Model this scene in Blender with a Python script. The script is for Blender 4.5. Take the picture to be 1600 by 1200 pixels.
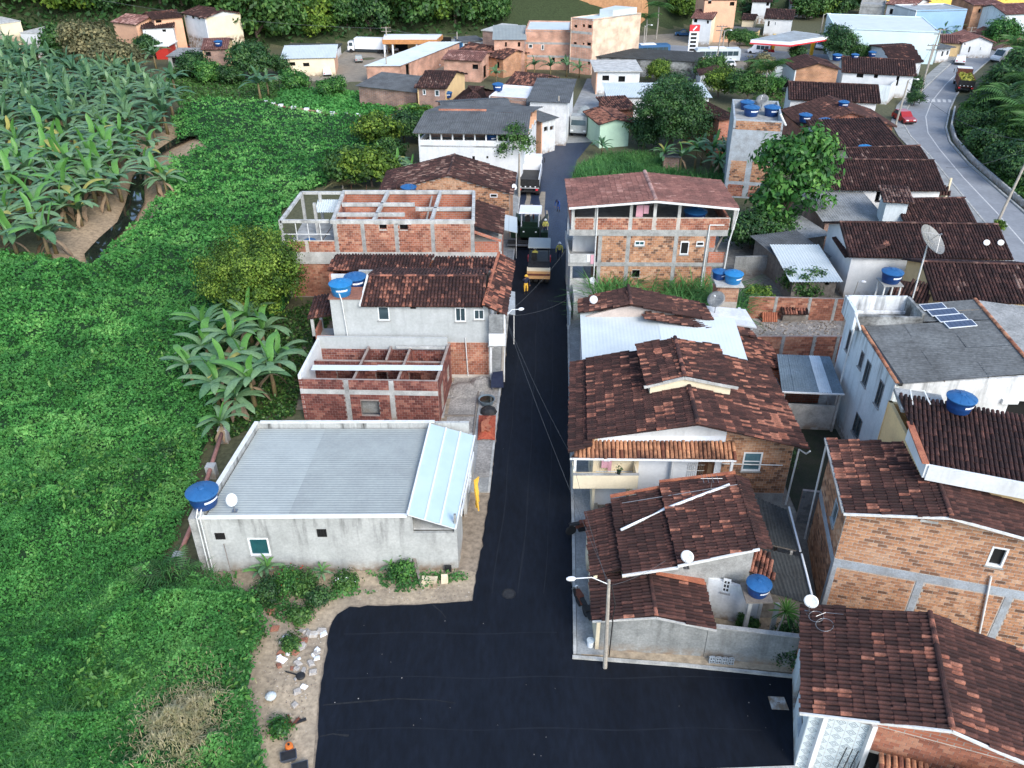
import bpy, bmesh, math, random
import numpy as np
from mathutils import Vector, Matrix, Euler
# ------------------------------------------------------------------ camera
for o in list(bpy.data.objects):
 bpy.data.objects.remove(o)
S = bpy.context.scene
COL = S.collection
CAM_H, PITCH, FPX = 32.0, math.radians(32.2), 1300.0
cd = bpy.data.cameras.new('camera'); cam = bpy.data.objects.new('camera', cd); COL.objects.link(cam)
cam.location = (0, 0, CAM_H); cam.rotation_euler = (math.pi/2 - PITCH, 0, 0)
cd.sensor_fit = 'HORIZONTAL'; cd.sensor_width = 36; cd.lens = 36*FPX/1600; cd.clip_end = 6000; cd.clip_start = .5
S.camera = cam
# ------------------------------------------------------------------ sky, sun, exposure
W = bpy.data.worlds.new('World'); S.world = W; W.use_nodes = True
SUN_EL, SUN_AZ = math.radians(38), math.radians(150)
nt = W.node_tree; bg = nt.nodes['Background']; sky = nt.nodes.new('ShaderNodeTexSky')
sky.sky_type = 'NISHITA'; sky.sun_disc = False; sky.sun_elevation = SUN_EL; sky.sun_rotation = SUN_AZ
sky.air_density = 1.0; sky.dust_density = 1.2; sky.ozone_density = 1.2
nt.links.new(sky.outputs[0], bg.inputs[0]); bg.inputs[1].default_value = 0.13
sl = bpy.data.lights.new('sun', 'SUN'); so = bpy.data.objects.new('sun', sl); COL.objects.link(so)
sl.energy = 1.2; sl.angle = math.radians(28); sl.color = (1, .97, .92)
so.rotation_euler = Vector((-math.sin(SUN_AZ)*math.cos(SUN_EL), -math.cos(SUN_AZ)*math.cos(SUN_EL), -math.sin(SUN_EL))).to_track_quat('-Z', 'Y').to_euler()
so.location = (0, 0, 80)
vs = S.view_settings; vs.view_transform = 'Standard'; vs.look = 'None'; vs.gamma = 1; vs.use_curve_mapping = False; vs.exposure = 1.35
S.render.engine = 'CYCLES'
S.cycles.max_bounces = 6; S.cycles.diffuse_bounces = 3; S.cycles.glossy_bounces = 2; S.cycles.transparent_max_bounces = 6; S.cycles.transmission_bounces = 4
# ------------------------------------------------------------------ photo pixel -> place
_fw = np.array([0, math.cos(PITCH), -math.sin(PITCH)]); _up = np.array([0, math.sin(PITCH), math.cos(PITCH)])
def ray(u, v): return _fw*FPX + np.array([u-800., 0, 0]) + _up*(600-v)
def P(u, v, z=0.):
 d = ray(u, v); t = (z-CAM_H)/d[2]; return np.array([0, 0, CAM_H]) + d*t
def Zat(y, v):
 d = ray(800, v); return CAM_H + d[2]*y/d[1]
def PY(u, v, y):
 d = ray(u, v); t = y/d[1]; return np.array([d[0]*t, y, CAM_H+d[2]*t])
def PW(u, v, p0, p1):
 "pixel -> (s, z) on the vertical plane through p0, p1"
 d = ray(u, v); e = np.array([p1[0]-p0[0], p1[1]-p0[1]]); L = np.hypot(*e); e = e/L
 n = np.array([e[1], -e[0]]); t = (n@np.array(p0[:2]))/(n@d[:2])
 q = d*t; return (q[:2]-np.array(p0[:2]))@e, CAM_H+q[2]
rng = np.random.default_rng(7); random.seed(7)
def A3(*a): return np.array(a, float)
# ------------------------------------------------------------------ materials
MATS = {}
def mat(name, c1, c2=None, scale=1.5, rough=.85, bump=0., ramp=None, thr=None, metal=0., spec=.35, stain=None, trans=0., fine=.0, alpha=1., stretch=(1, 1, 1), coat=0., bandz=None):
 """procedural: c1/c2 mixed by noise; ramp: [(pos,colour)] read from the 'tint' attribute; stain=(strength, top z)"""
 if name in MATS: return MATS[name]
 m = bpy.data.materials.new(name); m.use_nodes = True; MATS[name] = m
 n = m.node_tree.nodes; l = m.node_tree.links; b = n['Principled BSDF']
 def N(t, **k):
  x = n.new(t)
  for a, q in k.items(): setattr(x, a, q)
  return x
 tc = N('ShaderNodeTexCoord'); mp = N('ShaderNodeMapping'); mp.inputs['Scale'].default_value = stretch
 l.new(tc.outputs['Object'], mp.inputs[0])
 def noise(sc, det=5, src=None, ro=.6):
  x = N('ShaderNodeTexNoise'); x.inputs['Scale'].default_value = sc; x.inputs['Detail'].default_value = det; x.inputs['Roughness'].default_value = ro
  l.new((src or mp).outputs[0], x.inputs['Vector']); return x.outputs[0]
 def mix(f, a, c, mode='MIX'):
  x = N('ShaderNodeMix', data_type='RGBA', blend_type=mode)
  if isinstance(f, float): x.inputs[0].default_value = f
  else: l.new(f, x.inputs[0])
  for i, q in ((6, a), (7, c)):
   if isinstance(q, tuple): x.inputs[i].default_value = (*q, 1)
   else: l.new(q, x.inputs[i])
  return x.outputs[2]
 def rampn(f, lo, hi, a=0., c=1.):
  x = N('ShaderNodeMapRange'); l.new(f, x.inputs[0]); x.inputs[1].default_value = lo; x.inputs[2].default_value = hi
  x.inputs[3].default_value = a; x.inputs[4].default_value = c; return x.outputs[0]
 if ramp:
  at = N('ShaderNodeAttribute', attribute_name='tint'); cr = N('ShaderNodeValToRGB'); l.new(at.outputs['Fac'], cr.inputs[0])
  e = cr.color_ramp.elements
  while len(e) < len(ramp): e.new(.5)
  for i, (p, c) in enumerate(ramp): e[i].position = p; e[i].color = (*c, 1)
  col = cr.outputs[0]
  if c2: col = mix(rampn(noise(scale), .42, .68), col, c2)
 else:
  col = c1
  if c2: col = mix(rampn(noise(scale), *(thr or (.35, .65))), c1, c2)
 if fine:
  g = rampn(noise(scale*9, 4), .3, .7, 1-fine, 1+fine)
  hs = N('ShaderNodeHueSaturation'); l.new(g, hs.inputs['Value'])
  if isinstance(col, tuple): hs.inputs['Color'].default_value = (*col, 1)
  else: l.new(col, hs.inputs['Color'])
  col = hs.outputs[0]
 if stain:
  m2 = N('ShaderNodeMapping'); m2.inputs['Scale'].default_value = (1.3, 1.3, .16); l.new(tc.outputs['Object'], m2.inputs[0])
  st = rampn(noise(1.6, 6, m2), .50, .72)
  sx = N('ShaderNodeSeparateXYZ'); l.new(tc.outputs['Object'], sx.inputs[0])
  g = rampn(sx.outputs[2], stain[1]-2.4, stain[1], .25, 1.)
  mu = N('ShaderNodeMath', operation='MULTIPLY'); l.new(st, mu.inputs[0]); l.new(g, mu.inputs[1])
  m3 = N('ShaderNodeMath', operation='MULTIPLY'); l.new(mu.outputs[0], m3.inputs[0]); m3.inputs[1].default_value = stain[0]
  col = mix(m3.outputs[0], col, (.045, .045, .04))
  # splash dirt low on the wall
  lo = rampn(sx.outputs[2], .75, .0); ln = rampn(noise(2.2, 5), .35, .6)
  m4 = N('ShaderNodeMath', operation='MULTIPLY'); l.new(lo, m4.inputs[0]); l.new(ln, m4.inputs[1])
  col = mix(m4.outputs[0], col, (.24, .17, .11))
 if isinstance(col, tuple): b.inputs['Base Color'].default_value = (*col, 1)
 else: l.new(col, b.inputs['Base Color'])
 b.inputs['Roughness'].default_value = rough; b.inputs['Metallic'].default_value = metal
 b.inputs['Specular IOR Level'].default_value = spec
 if coat: b.inputs['Coat Weight'].default_value = coat
 if bump:
  bp = N('ShaderNodeBump'); bp.inputs['Strength'].default_value = bump; bp.inputs['Distance'].default_value = .05
  l.new(noise(scale*6, 6), bp.inputs['Height']); l.new(bp.outputs[0], b.inputs['Normal'])
 if trans:
  tr = N('ShaderNodeBsdfTranslucent'); ms = N('ShaderNodeMixShader'); ms.inputs[0].default_value = trans
  if isinstance(col, tuple): tr.inputs[0].default_value = (*col, 1)
  else: l.new(col, tr.inputs[0])
  l.new(b.outputs[0], ms.inputs[1]); l.new(tr.outputs[0], ms.inputs[2]); l.new(ms.outputs[0], n['Material Output'].inputs[0])
 if alpha < 1: b.inputs['Alpha'].default_value = alpha
 return m
def solid(name, c, rough=.6, **k): return mat(name, c, None, rough=rough, **k)
TILE_RAMP = [(0, (.026, .012, .011)), (.35, (.066, .028, .023)), (.7, (.128, .054, .041)), (.8, (.30, .112, .072)), (1, (.43, .185, .12))]
mat('tile', (0, 0, 0), (.028, .016, .014), scale=2.2, rough=.9, ramp=TILE_RAMP, fine=.35)
mat('tile_dark', (0, 0, 0), (.024, .014, .013), scale=1.6, rough=.9, ramp=[(0, (.026, .013, .012)), (.6, (.080, .036, .030)), (.8, (.15, .075, .058)), (1, (.30, .20, .16))], fine=.35)
mat('tile_pink', (0, 0, 0), (.11, .055, .048), scale=.8, rough=.85, ramp=[(0, (.15, .068, .058)), (.6, (.24, .115, .095)), (1, (.44, .27, .23))], fine=.25)
mat('tile_orange', (0, 0, 0), (.05, .02, .015), scale=1.8, rough=.85, ramp=[(0, (.36, .12, .06)), (1, (.62, .30, .16))], fine=.25)
mat('deck', (.045, .02, .016), (.02, .012, .01), scale=2)
mat('brick_red', (0, 0, 0), (.13, .05, .042), scale=.7, rough=.9, ramp=[(0, (.10, .032, .028)), (.6, (.25, .085, .065)), (1, (.40, .18, .13))], fine=.25)
mat('brick_orange', (0, 0, 0), (.26, .11, .07), scale=.55, rough=.9, ramp=[(0, (.20, .075, .05)), (.5, (.42, .165, .10)), (1, (.52, .28, .18))], fine=.25)
mat('brick_tan', (0, 0, 0), None, scale=.6, rough=.9, ramp=[(0, (.15, .085, .055)), (.2, (.34, .17, .095)), (.6, (.46, .235, .125)), (1, (.52, .32, .20))], fine=.3)
mat('mortar', (.56, .51, .45), (.42, .38, .33), scale=2.5, fine=.15)
mat('mortar_dark', (.26, .20, .17), (.36, .31, .28), scale=2.5, fine=.15)
mat('concrete', (.40, .40, .38), (.25, .25, .235), scale=1.6, fine=.2, bump=.25)
mat('concrete_light', (.56, .56, .53), (.36, .36, .34), scale=1.3, fine=.15, bump=.2, stain=(.5, 7.))
mat('concrete_blue', (.40, .45, .49), (.30, .32, .33), scale=1.5, fine=.2, bump=.2)
mat('render_grey', (.46, .47, .45), (.36, .37, .355), scale=.9, fine=.12, bump=.2, stain=(1., 3.9))
mat('render_grey2', (.46, .48, .475), (.39, .41, .40), scale=.7, fine=.08, bump=.12, stain=(.3, 6.))
mat('plaster_white', (.74, .75, .745), (.63, .65, .65), scale=.8, fine=.05, bump=.06, stain=(.18, 5.))
mat('plaster_white_old', (.76, .78, .79), (.58, .60, .60), scale=.8, fine=.08, bump=.12, stain=(.75, 7.6))
mat('plaster_blue', (.70, .76, .77), (.60, .67, .68), scale=.8, fine=.06, bump=.1, stain=(1., 7.6))
mat('plaster_cream', (.80, .70, .50), (.72, .62, .44), scale=.9, fine=.05, bump=.06, stain=(.15, 5.))
mat('plaster_yellow', (.76, .54, .27), (.66, .46, .24), scale=.8, fine=.06, bump=.06)
mat('plaster_peach', (.74, .44, .28), (.66, .38, .25), scale=.8, fine=.08)
mat('plaster_pink', (.68, .38, .32), (.58, .32, .27), scale=.8, fine=.08)
mat('plaster_green', (.55, .76, .58), (.48, .68, .52), scale=.8, fine=.05)
mat('paint_blue', (.14, .40, .68), (.12, .34, .60), scale=.8, fine=.05)
mat('paint_steel', (.30, .47, .64), (.27, .43, .60), scale=.4, fine=.03)
mat('paint_red', (.50, .04, .03), rough=.5)
mat('grey_wall', (.30, .31, .30), (.20, .21, .205), scale=1.1, fine=.2, bump=.3, stain=(.55, 2.2))
mat('fibre', (.115, .125, .13), (.075, .08, .083), scale=.8, rough=.9, fine=.25, bump=.2)
mat('fibre_light', (.30, .31, .31), (.18, .19, .19), scale=.7, rough=.9, fine=.25, bump=.2)
mat('fibre_dark', (.055, .06, .06), (.035, .037, .036), scale=.8, rough=.95, fine=.3)
mat('fibre_blue', (.15, .20, .235), (.11, .145, .17), scale=.8, rough=.8, fine=.2)
mat('zinc', (.33, .36, .345), (.285, .31, .30), scale=.7, rough=.6, fine=.06, spec=.25)
mat('zinc_white', (.58, .64, .65), (.52, .58, .59), scale=.5, rough=.6, fine=.03, spec=.2)
mat('zinc_old', (.42, .46, .47), (.28, .29, .28), scale=.8, rough=.6, metal=.15, fine=.15)
mat('poly', (.54, .68, .72), (.48, .62, .67), scale=.6, rough=.35, alpha=.86, spec=.35)
mat('white_metal', (.80, .82, .82), (.70, .72, .72), scale=2, rough=.45)
mat('pipe', (.74, .75, .73), (.60, .60, .57), scale=3, rough=.5)
mat('dark_hole', (.012, .012, .012), rough=.9)  # near-black colour stands in for the unlit inside of openings
mat('glass', (.03, .05, .06), (.05, .08, .09), scale=1, rough=.12, spec=.6)
mat('glass_teal', (.02, .10, .11), (.015, .07, .08), scale=3, rough=.15, spec=.6)
mat('wood', (.16, .10, .06), (.10, .065, .04), scale=3, fine=.2)
mat('wood_door', (.10, .045, .022), (.07, .03, .015), scale=4, fine=.2)
mat('wood_grey', (.24, .21, .18), (.15, .13, .11), scale=3, fine=.25)
mat('black', (.015, .015, .016), (.03, .03, .03), scale=4, rough=.55)
mat('rubber', (.02, .02, .02), rough=.8)
mat('steel', (.35, .36, .37), (.25, .25, .25), scale=5, rough=.4, metal=.8)
mat('tank_blue', (.010, .055, .20), (.010, .045, .16), scale=2, rough=.45, spec=.4)
mat('tank_lid', (.025, .125, .31), (.02, .10, .25), scale=2, rough=.45, spec=.4)
mat('tank_sky', (.025, .21, .46), (.02, .17, .40), scale=2, rough=.45, spec=.4)
mat('label_white', (.8, .82, .84), rough=.5)
mat('dish_white', (.80, .81, .80), (.70, .71, .70), scale=3, rough=.5)
mat('dish_mesh', (.30, .30, .28), (.20, .2, .19), scale=6, rough=.6, metal=.4)
mat('asphalt_new', (.0030, .0052, .0100), (.0058, .0088, .0155), scale=.5, rough=.72, fine=.3, bump=.25, spec=.22, stretch=(1, .3, 1))
mat('tack_coat', (.016, .026, .055), (.030, .042, .070), scale=.9, rough=.5, fine=.4, bump=.15, stretch=(1, .35, 1), spec=.45)
mat('old_paving', (.30, .26, .20), (.22, .19, .15), scale=1.2, fine=.2, bump=.3)
mat('asphalt_old', (.27, .285, .30), (.21, .22, .235), scale=.25, rough=.9, fine=.1, bump=.15)
mat('road_paint', (.62, .62, .60), (.45, .45, .44), scale=3, rough=.8)
mat('sidewalk', (.33, .34, .33), (.22, .225, .22), scale=.8, fine=.2, bump=.3)
mat('kerb', (.50, .50, .47), (.30, .30, .28), scale=1.5, fine=.15)
mat('dirt', (.45, .36, .25), (.29, .235, .17), scale=.45, fine=.3, bump=.6)
mat('gravel', (.34, .32, .29), (.20, .19, .175), scale=.8, fine=.35, bump=.7)
mat('ground', (.20, .155, .10), (.10, .115, .05), scale=.12, fine=.35, bump=.6)
mat('clay', (.50, .27, .13), (.38, .19, .09), scale=.25, fine=.2, bump=.6)
mat('golden', (.85, .52, .10), (.62, .40, .09), scale=.12, fine=.25, bump=.6)  # dry hill tone with low sunlight put into the colour
mat('rubble', (.42, .40, .37), (.26, .23, .20), scale=3, fine=.3)
mat('water', (.012, .014, .012), (.02, .022, .018), scale=.6, rough=.05, spec=.6)
GREEN = lambda a, b, c: [(0, a), (.5, b), (1, c)]
mat('vine', (0,)*3, (.060, .21, .052), scale=.10, rough=.6, spec=.2, ramp=GREEN((.018, .090, .022), (.085, .31, .066), (.26, .56, .15)), trans=.3)
mat('grass', (0,)*3, (.018, .09, .022), scale=.25, rough=.6, spec=.25, ramp=GREEN((.028, .11, .03), (.09, .26, .065), (.24, .44, .14)), trans=.3)
mat('grass_dry', (.34, .29, .15), (.22, .22, .10), scale=2, rough=.8, ramp=[(0, (.22, .20, .09)), (1, (.46, .40, .24))])
mat('field_floor', (.010, .045, .012), (.006, .028, .008), scale=.4, rough=.9, fine=.3, bump=.5)  # kept dark so shade in the gaps between leaves is in the colour
mat('leaf_dark', (0,)*3, None, rough=.5, spec=.3, ramp=GREEN((.012, .042, .014), (.038, .105, .028), (.11, .21, .055)), trans=.2)
mat('leaf_mid', (0,)*3, None, rough=.5, spec=.3, ramp=GREEN((.016, .055, .012), (.055, .14, .03), (.15, .27, .06)), trans=.2)
mat('leaf_bright', (0,)*3, None, rough=.5, spec=.3, ramp=GREEN((.015, .065, .016), (.06, .19, .035), (.17, .34, .07)), trans=.22)
mat('leaf_olive', (0,)*3, None, rough=.55, spec=.25, ramp=GREEN((.024, .062, .010), (.11, .20, .025), (.29, .40, .06)), trans=.25)
mat('leaf_dry', (0,)*3, None, rough=.7, ramp=GREEN((.06, .07, .03), (.16, .15, .07), (.30, .26, .12)), trans=.1)
mat('banana', (.10, .21, .085), (.19, .31, .15), scale=.9, rough=.42, spec=.35, trans=.25, fine=.25)
mat('banana_b', (.05, .14, .065), (.11, .22, .10), scale=.9, rough=.45, spec=.35, trans=.22, fine=.25)
mat('banana_young', (.11, .29, .055), (.16, .36, .09), scale=1.2, rough=.42, trans=.3, fine=.15)
mat('banana_dry', (.34, .24, .15), (.20, .13, .08), scale=2, rough=.85, fine=.3)
mat('banana_yellow', (.42, .38, .10), (.30, .30, .08), scale=2, rough=.6, trans=.2)
mat('pseudostem', (.16, .15, .06), (.20, .12, .07), scale=3, rough=.7, fine=.3)
mat('bark', (.17, .13, .10), (.09, .07, .055), scale=3, rough=.9, fine=.3, bump=.4)
mat('bark_pale', (.38, .35, .30), (.26, .23, .2), scale=3, rough=.9, fine=.2)
mat('skin', (.22, .11, .07), rough=.6)
mat('hivis', (.62, .56, .12), (.5, .45, .12), scale=6, rough=.7)
mat('yellow_cloth', (.80, .48, .06), (.66, .38, .05), scale=6, rough=.8)
mat('navy_cloth', (.015, .02, .05), (.02, .03, .06), scale=6, rough=.85)
mat('blue_cloth', (.02, .06, .22), (.02, .05, .16), scale=6, rough=.85)
mat('car_white', (.78, .79, .80), rough=.3, coat=.4)
mat('car_red', (.34, .02, .02), rough=.3, coat=.4)
mat('car_blue', (.04, .12, .26), (.05, .14, .28), scale=.5, rough=.35, coat=.3)
mat('truck_green', (.006, .022, .012), rough=.5)
mat('rust', (.18, .06, .035), (.10, .04, .03), scale=3, rough=.9, fine=.3)
mat('orange_paint', (.60, .28, .10), (.45, .20, .08), scale=2, rough=.5)
mat('machine_orange', (.62, .36, .16), (.50, .28, .12), scale=2, rough=.5)
mat('sign_red', (.62, .04, .05), rough=.5)
mat('station_yellow', (.80, .48, .03), rough=.5)
mat('lamp_white', (.85, .86, .86), rough=.4)
mat('solar', (.07, .095, .15), (.06, .08, .13), scale=.5, rough=.3, spec=.4)
mat('rug', (.30, .05, .03), (.45, .12, .06), scale=6, rough=.9)
mat('cloth_pink', (.70, .38, .44), (.6, .32, .38), scale=3, rough=.9)
mat('red_flower', (.5, .05, .03), rough=.6)
# ------------------------------------------------------------------ mesh helpers
class MB:
 "collects shapes in world coordinates; build() links them as one mesh object under its thing"
 def __init__(s): s.v = []; s.f = []; s.t = []
 def add(s, vs, fs, t=0.):
  n = len(s.v); s.v.extend([tuple(map(float, q)) for q in vs])
  for f in fs: s.f.append(tuple(i+n for i in f)); s.t.append(t)
  return s
 def hexa(s, b, tp, t=0.):       # 4 bottom corners CCW, 4 top corners
  return s.add(list(b)+list(tp), [(3, 2, 1, 0), (4, 5, 6, 7), (0, 1, 5, 4), (1, 2, 6, 5), (2, 3, 7, 6), (3, 0, 4, 7)], t)
 def box(s, x0, y0, z0, x1, y1, z1, t=0.):
  return s.hexa([(x0, y0, z0), (x1, y0, z0), (x1, y1, z0), (x0, y1, z0)], [(x0, y0, z1), (x1, y0, z1), (x1, y1, z1), (x0, y1, z1)], t)
 def bar(s, a, b, w, h, t=0., up=(0, 0, 1)):   # rectangular bar between two points
  a = A3(*a); b = A3(*b); d = (b-a)/max(1e-6, np.linalg.norm(b-a)); u = A3(*up)
  if abs(d@u) > .98: u = A3(0, 1, 0)
  sd = np.cross(d, u); sd /= np.linalg.norm(sd); u = np.cross(sd, d)
  q = lambda c: [c-sd*w/2-u*h/2, c+sd*w/2-u*h/2, c+sd*w/2+u*h/2, c-sd*w/2+u*h/2]
  A, B = q(a), q(b)
  return s.add(A+B, [(0, 1, 2, 3), (7, 6, 5, 4), (0, 4, 5, 1), (1, 5, 6, 2), (2, 6, 7, 3), (3, 7, 4, 0)], t)
 def tube(s, pts, r, n=6, t=0., cap=True):
  pts = [A3(*p) for p in pts]; rs = r if hasattr(r, '__len__') else [r]*len(pts); vs = []; fs = []
  for i, p in enumerate(pts):
   d = pts[min(i+1, len(pts)-1)]-pts[max(i-1, 0)]; d = d/max(1e-6, np.linalg.norm(d))
   u = A3(1, 0, 0) if abs(d[0]) < .9 else A3(0, 1, 0)
   a = np.cross(d, u); a /= np.linalg.norm(a); b = np.cross(d, a)
   for k in range(n):
    g = 2*math.pi*k/n; vs.append(p+rs[i]*(math.cos(g)*a+math.sin(g)*b))
  for i in range(len(pts)-1):
   for k in range(n):
    fs.append((i*n+k, i*n+(k+1) % n, (i+1)*n+(k+1) % n, (i+1)*n+k))
  if cap: fs.append(tuple(range(n-1, -1, -1))); fs.append(tuple((len(pts)-1)*n+k for k in range(n)))
  return s.add(vs, fs, t)
 def lathe(s, prof, n=20, c=(0, 0, 0), axis=None, t=0., closed=True):   # prof [(r,z)]
  vs = []; fs = []
  for r, z in prof:
   for k in range(n):
    g = 2*math.pi*k/n; vs.append(A3(r*math.cos(g), r*math.sin(g), z))
  for i in range(len(prof)-1):
   for k in range(n): fs.append((i*n+k, i*n+(k+1) % n, (i+1)*n+(k+1) % n, (i+1)*n+k))
  if closed:
   fs.append(tuple(range(n-1, -1, -1))); fs.append(tuple((len(prof)-1)*n+k for k in range(n)))
  if axis is not None:
   R = np.array(Vector(axis).to_track_quat('Z', 'Y').to_matrix()); vs = [R@q for q in vs]
  return s.add([q+A3(*c) for q in vs], fs, t)
 def prism(s, poly, d, t=0.):     # planar polygon extruded by vector d
  n = len(poly); a = [A3(*p) for p in poly]; b = [p+A3(*d) for p in a]
  return s.add(a+b, [tuple(range(n-1, -1, -1)), tuple(range(n, 2*n))]+[(i, (i+1) % n, n+(i+1) % n, n+i) for i in range(n)], t)
 def mesh(s, name, m, org=(0, 0, 0), smooth=False):
  me = bpy.data.meshes.new(name); o = A3(*org)
  me.from_pydata((np.array(s.v)-o).tolist() if len(s.v) else [], [], s.f)
  if any(s.t):
   at = me.attributes.new('tint', 'FLOAT', 'FACE'); at.data.foreach_set('value', np.array(s.t, np.float32))
  if m: me.materials.append(MATS[m])
  if smooth: me.polygons.foreach_set('use_smooth', np.ones(len(me.polygons), bool))
  me.update(); return me
 def build(s, name, m, parent=None, smooth=False, org=None, **k):
  r = parent
  while r is not None and r.parent is not None: r = r.parent
  if org is None: org = tuple(r.location) if r is not None else (0, 0, 0)
  o = bpy.data.objects.new(name, s.mesh(name, m, org, smooth)); COL.objects.link(o)
  if parent is not None: o.parent = parent
  else: o.location = org
  for a, b in k.items(): o[a] = b
  return o
def thing(name, label, cat, loc=(0, 0, 0), rz=0., group=None, sc=1.):
 o = bpy.data.objects.new(name, None); COL.objects.link(o); o.empty_display_size = .3
 o.location = tuple(map(float, loc)); o.rotation_euler = (0, 0, rz); o.scale = (sc,)*3
 o['label'] = label; o['category'] = cat
 if group: o['group'] = group
 return o
def inst(name, me, parent, loc=(0, 0, 0), rot=None, sc=None, mtx=None):
 o = bpy.data.objects.new(name, me); COL.objects.link(o); o.parent = parent
 if mtx is not None: o.matrix_local = mtx
 else:
  o.location = tuple(map(float, loc))
  if rot is not None: o.rotation_euler = rot
  if sc is not None: o.scale = sc if hasattr(sc, '__len__') else (sc,)*3
 return o
MC = {}
def cached(key, fn):
 if key not in MC: MC[key] = fn()
 return MC[key]
def structure(name, mb, m, **k): return mb.build(name, m, None, kind='structure', **k)
def quads_mesh(name, V, tint, m, smooth=False):
 "V (N,4,3)"
 N = len(V); me = bpy.data.meshes.new(name); me.vertices.add(N*4); me.loops.add(N*4); me.polygons.add(N)
 me.vertices.foreach_set('co', V.reshape(-1).astype(np.float32)); me.loops.foreach_set('vertex_index', np.arange(N*4, dtype=np.int32))
 me.polygons.foreach_set('loop_start', np.arange(0, N*4, 4, dtype=np.int32)); me.polygons.foreach_set('loop_total', np.full(N, 4, np.int32))
 at = me.attributes.new('tint', 'FLOAT', 'FACE'); at.data.foreach_set('value', tint.astype(np.float32))
 if m: me.materials.append(MATS[m])
 me.update(calc_edges=True); return me
def leaves(pts, size, up=.6, seed=0, asp=.5, nrm=None, jit=.6, droop=0.):
 "rhombus leaves at pts; returns (N,4,3)"
 r = np.random.default_rng(seed); N = len(pts)
 n = r.normal(size=(N, 3))*jit; n[:, 2] += up
 if nrm is not None: n += nrm
 n /= np.linalg.norm(n, axis=1, keepdims=True)+1e-9
 a = r.normal(size=(N, 3)); a -= (a*n).sum(1, keepdims=True)*n; a /= np.linalg.norm(a, axis=1, keepdims=True)+1e-9
 if droop: a[:, 2] -= droop
 b = np.cross(n, a); s = (size*(.65+.7*r.random(N)))[:, None] if not hasattr(size, '__len__') else (np.asarray(size)*(.7+.6*r.random(N)))[:, None]
 return np.stack([pts-a*s*.5, pts+b*s*asp*.5-a*s*.05, pts+a*s*.5, pts-b*s*asp*.5-a*s*.05], 1)
def vnoise(x, y, seed=0):
 "value noise 0..1"
 x = np.asarray(x, float); y = np.asarray(y, float)
 def h(i, j):
  k = np.sin(i*127.1+j*311.7+seed*74.7)*43758.5453; return k-np.floor(k)
 i = np.floor(x); j = np.floor(y); f = x-i; g = y-j; f = f*f*(3-2*f); g = g*g*(3-2*g)
 return (h(i, j)*(1-f)+h(i+1, j)*f)*(1-g)+(h(i, j+1)*(1-f)+h(i+1, j+1)*f)*g
def fbm(x, y, seed=0, o=3):
 r = 0; a = .5; t = 0
 for k in range(o): r = r+a*vnoise(np.asarray(x)*2**k, np.asarray(y)*2**k, seed+k*13); t += a; a *= .5
 return r/t
def inpoly(x, y, poly):
 x = np.asarray(x, float); y = np.asarray(y, float); ins = np.zeros(x.shape, bool); n = len(poly)
 for i in range(n):
  x0, y0 = poly[i][:2]; x1, y1 = poly[(i+1) % n][:2]
  if y0 == y1: continue
  c = ((y0 > y) != (y1 > y)) & (x < (x1-x0)*(y-y0)/(y1-y0)+x0); ins ^= c
 return ins
def sheet(name, poly, z, m, th=0., kind='structure', parent=None):
 b = MB()
 if th: b.prism([(p[0], p[1], z-th) for p in poly], (0, 0, th))
 else: b.add([(p[0], p[1], z) for p in poly], [tuple(range(len(poly)))])
 o = b.build(name, m, parent)
 if parent is None: o['kind'] = kind
 return o
def strip(name, path, w, z, m, th=0., parent=None):
 "ribbon along a 2-D path"
 b = MB(); pts = [A3(*p[:2], 0) for p in path]; Ls = []; Rs = []
 for i, p in enumerate(pts):
  d = pts[min(i+1, len(pts)-1)]-pts[max(i-1, 0)]; d /= np.linalg.norm(d); n = A3(-d[1], d[0], 0)
  ww = w[i] if hasattr(w, '__len__') else w
  Ls.append(p+n*ww/2); Rs.append(p-n*ww/2)
 for i in range(len(pts)-1):
  q = [Rs[i], Rs[i+1], Ls[i+1], Ls[i]]
  if th: b.hexa([(c[0], c[1], z-th) for c in q], [(c[0], c[1], z) for c in q])
  else: b.add([(c[0], c[1], z) for c in q], [(0, 1, 2, 3)])
 o = b.build(name, m, parent)
 if parent is None: o['kind'] = 'structure'
 return o
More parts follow.
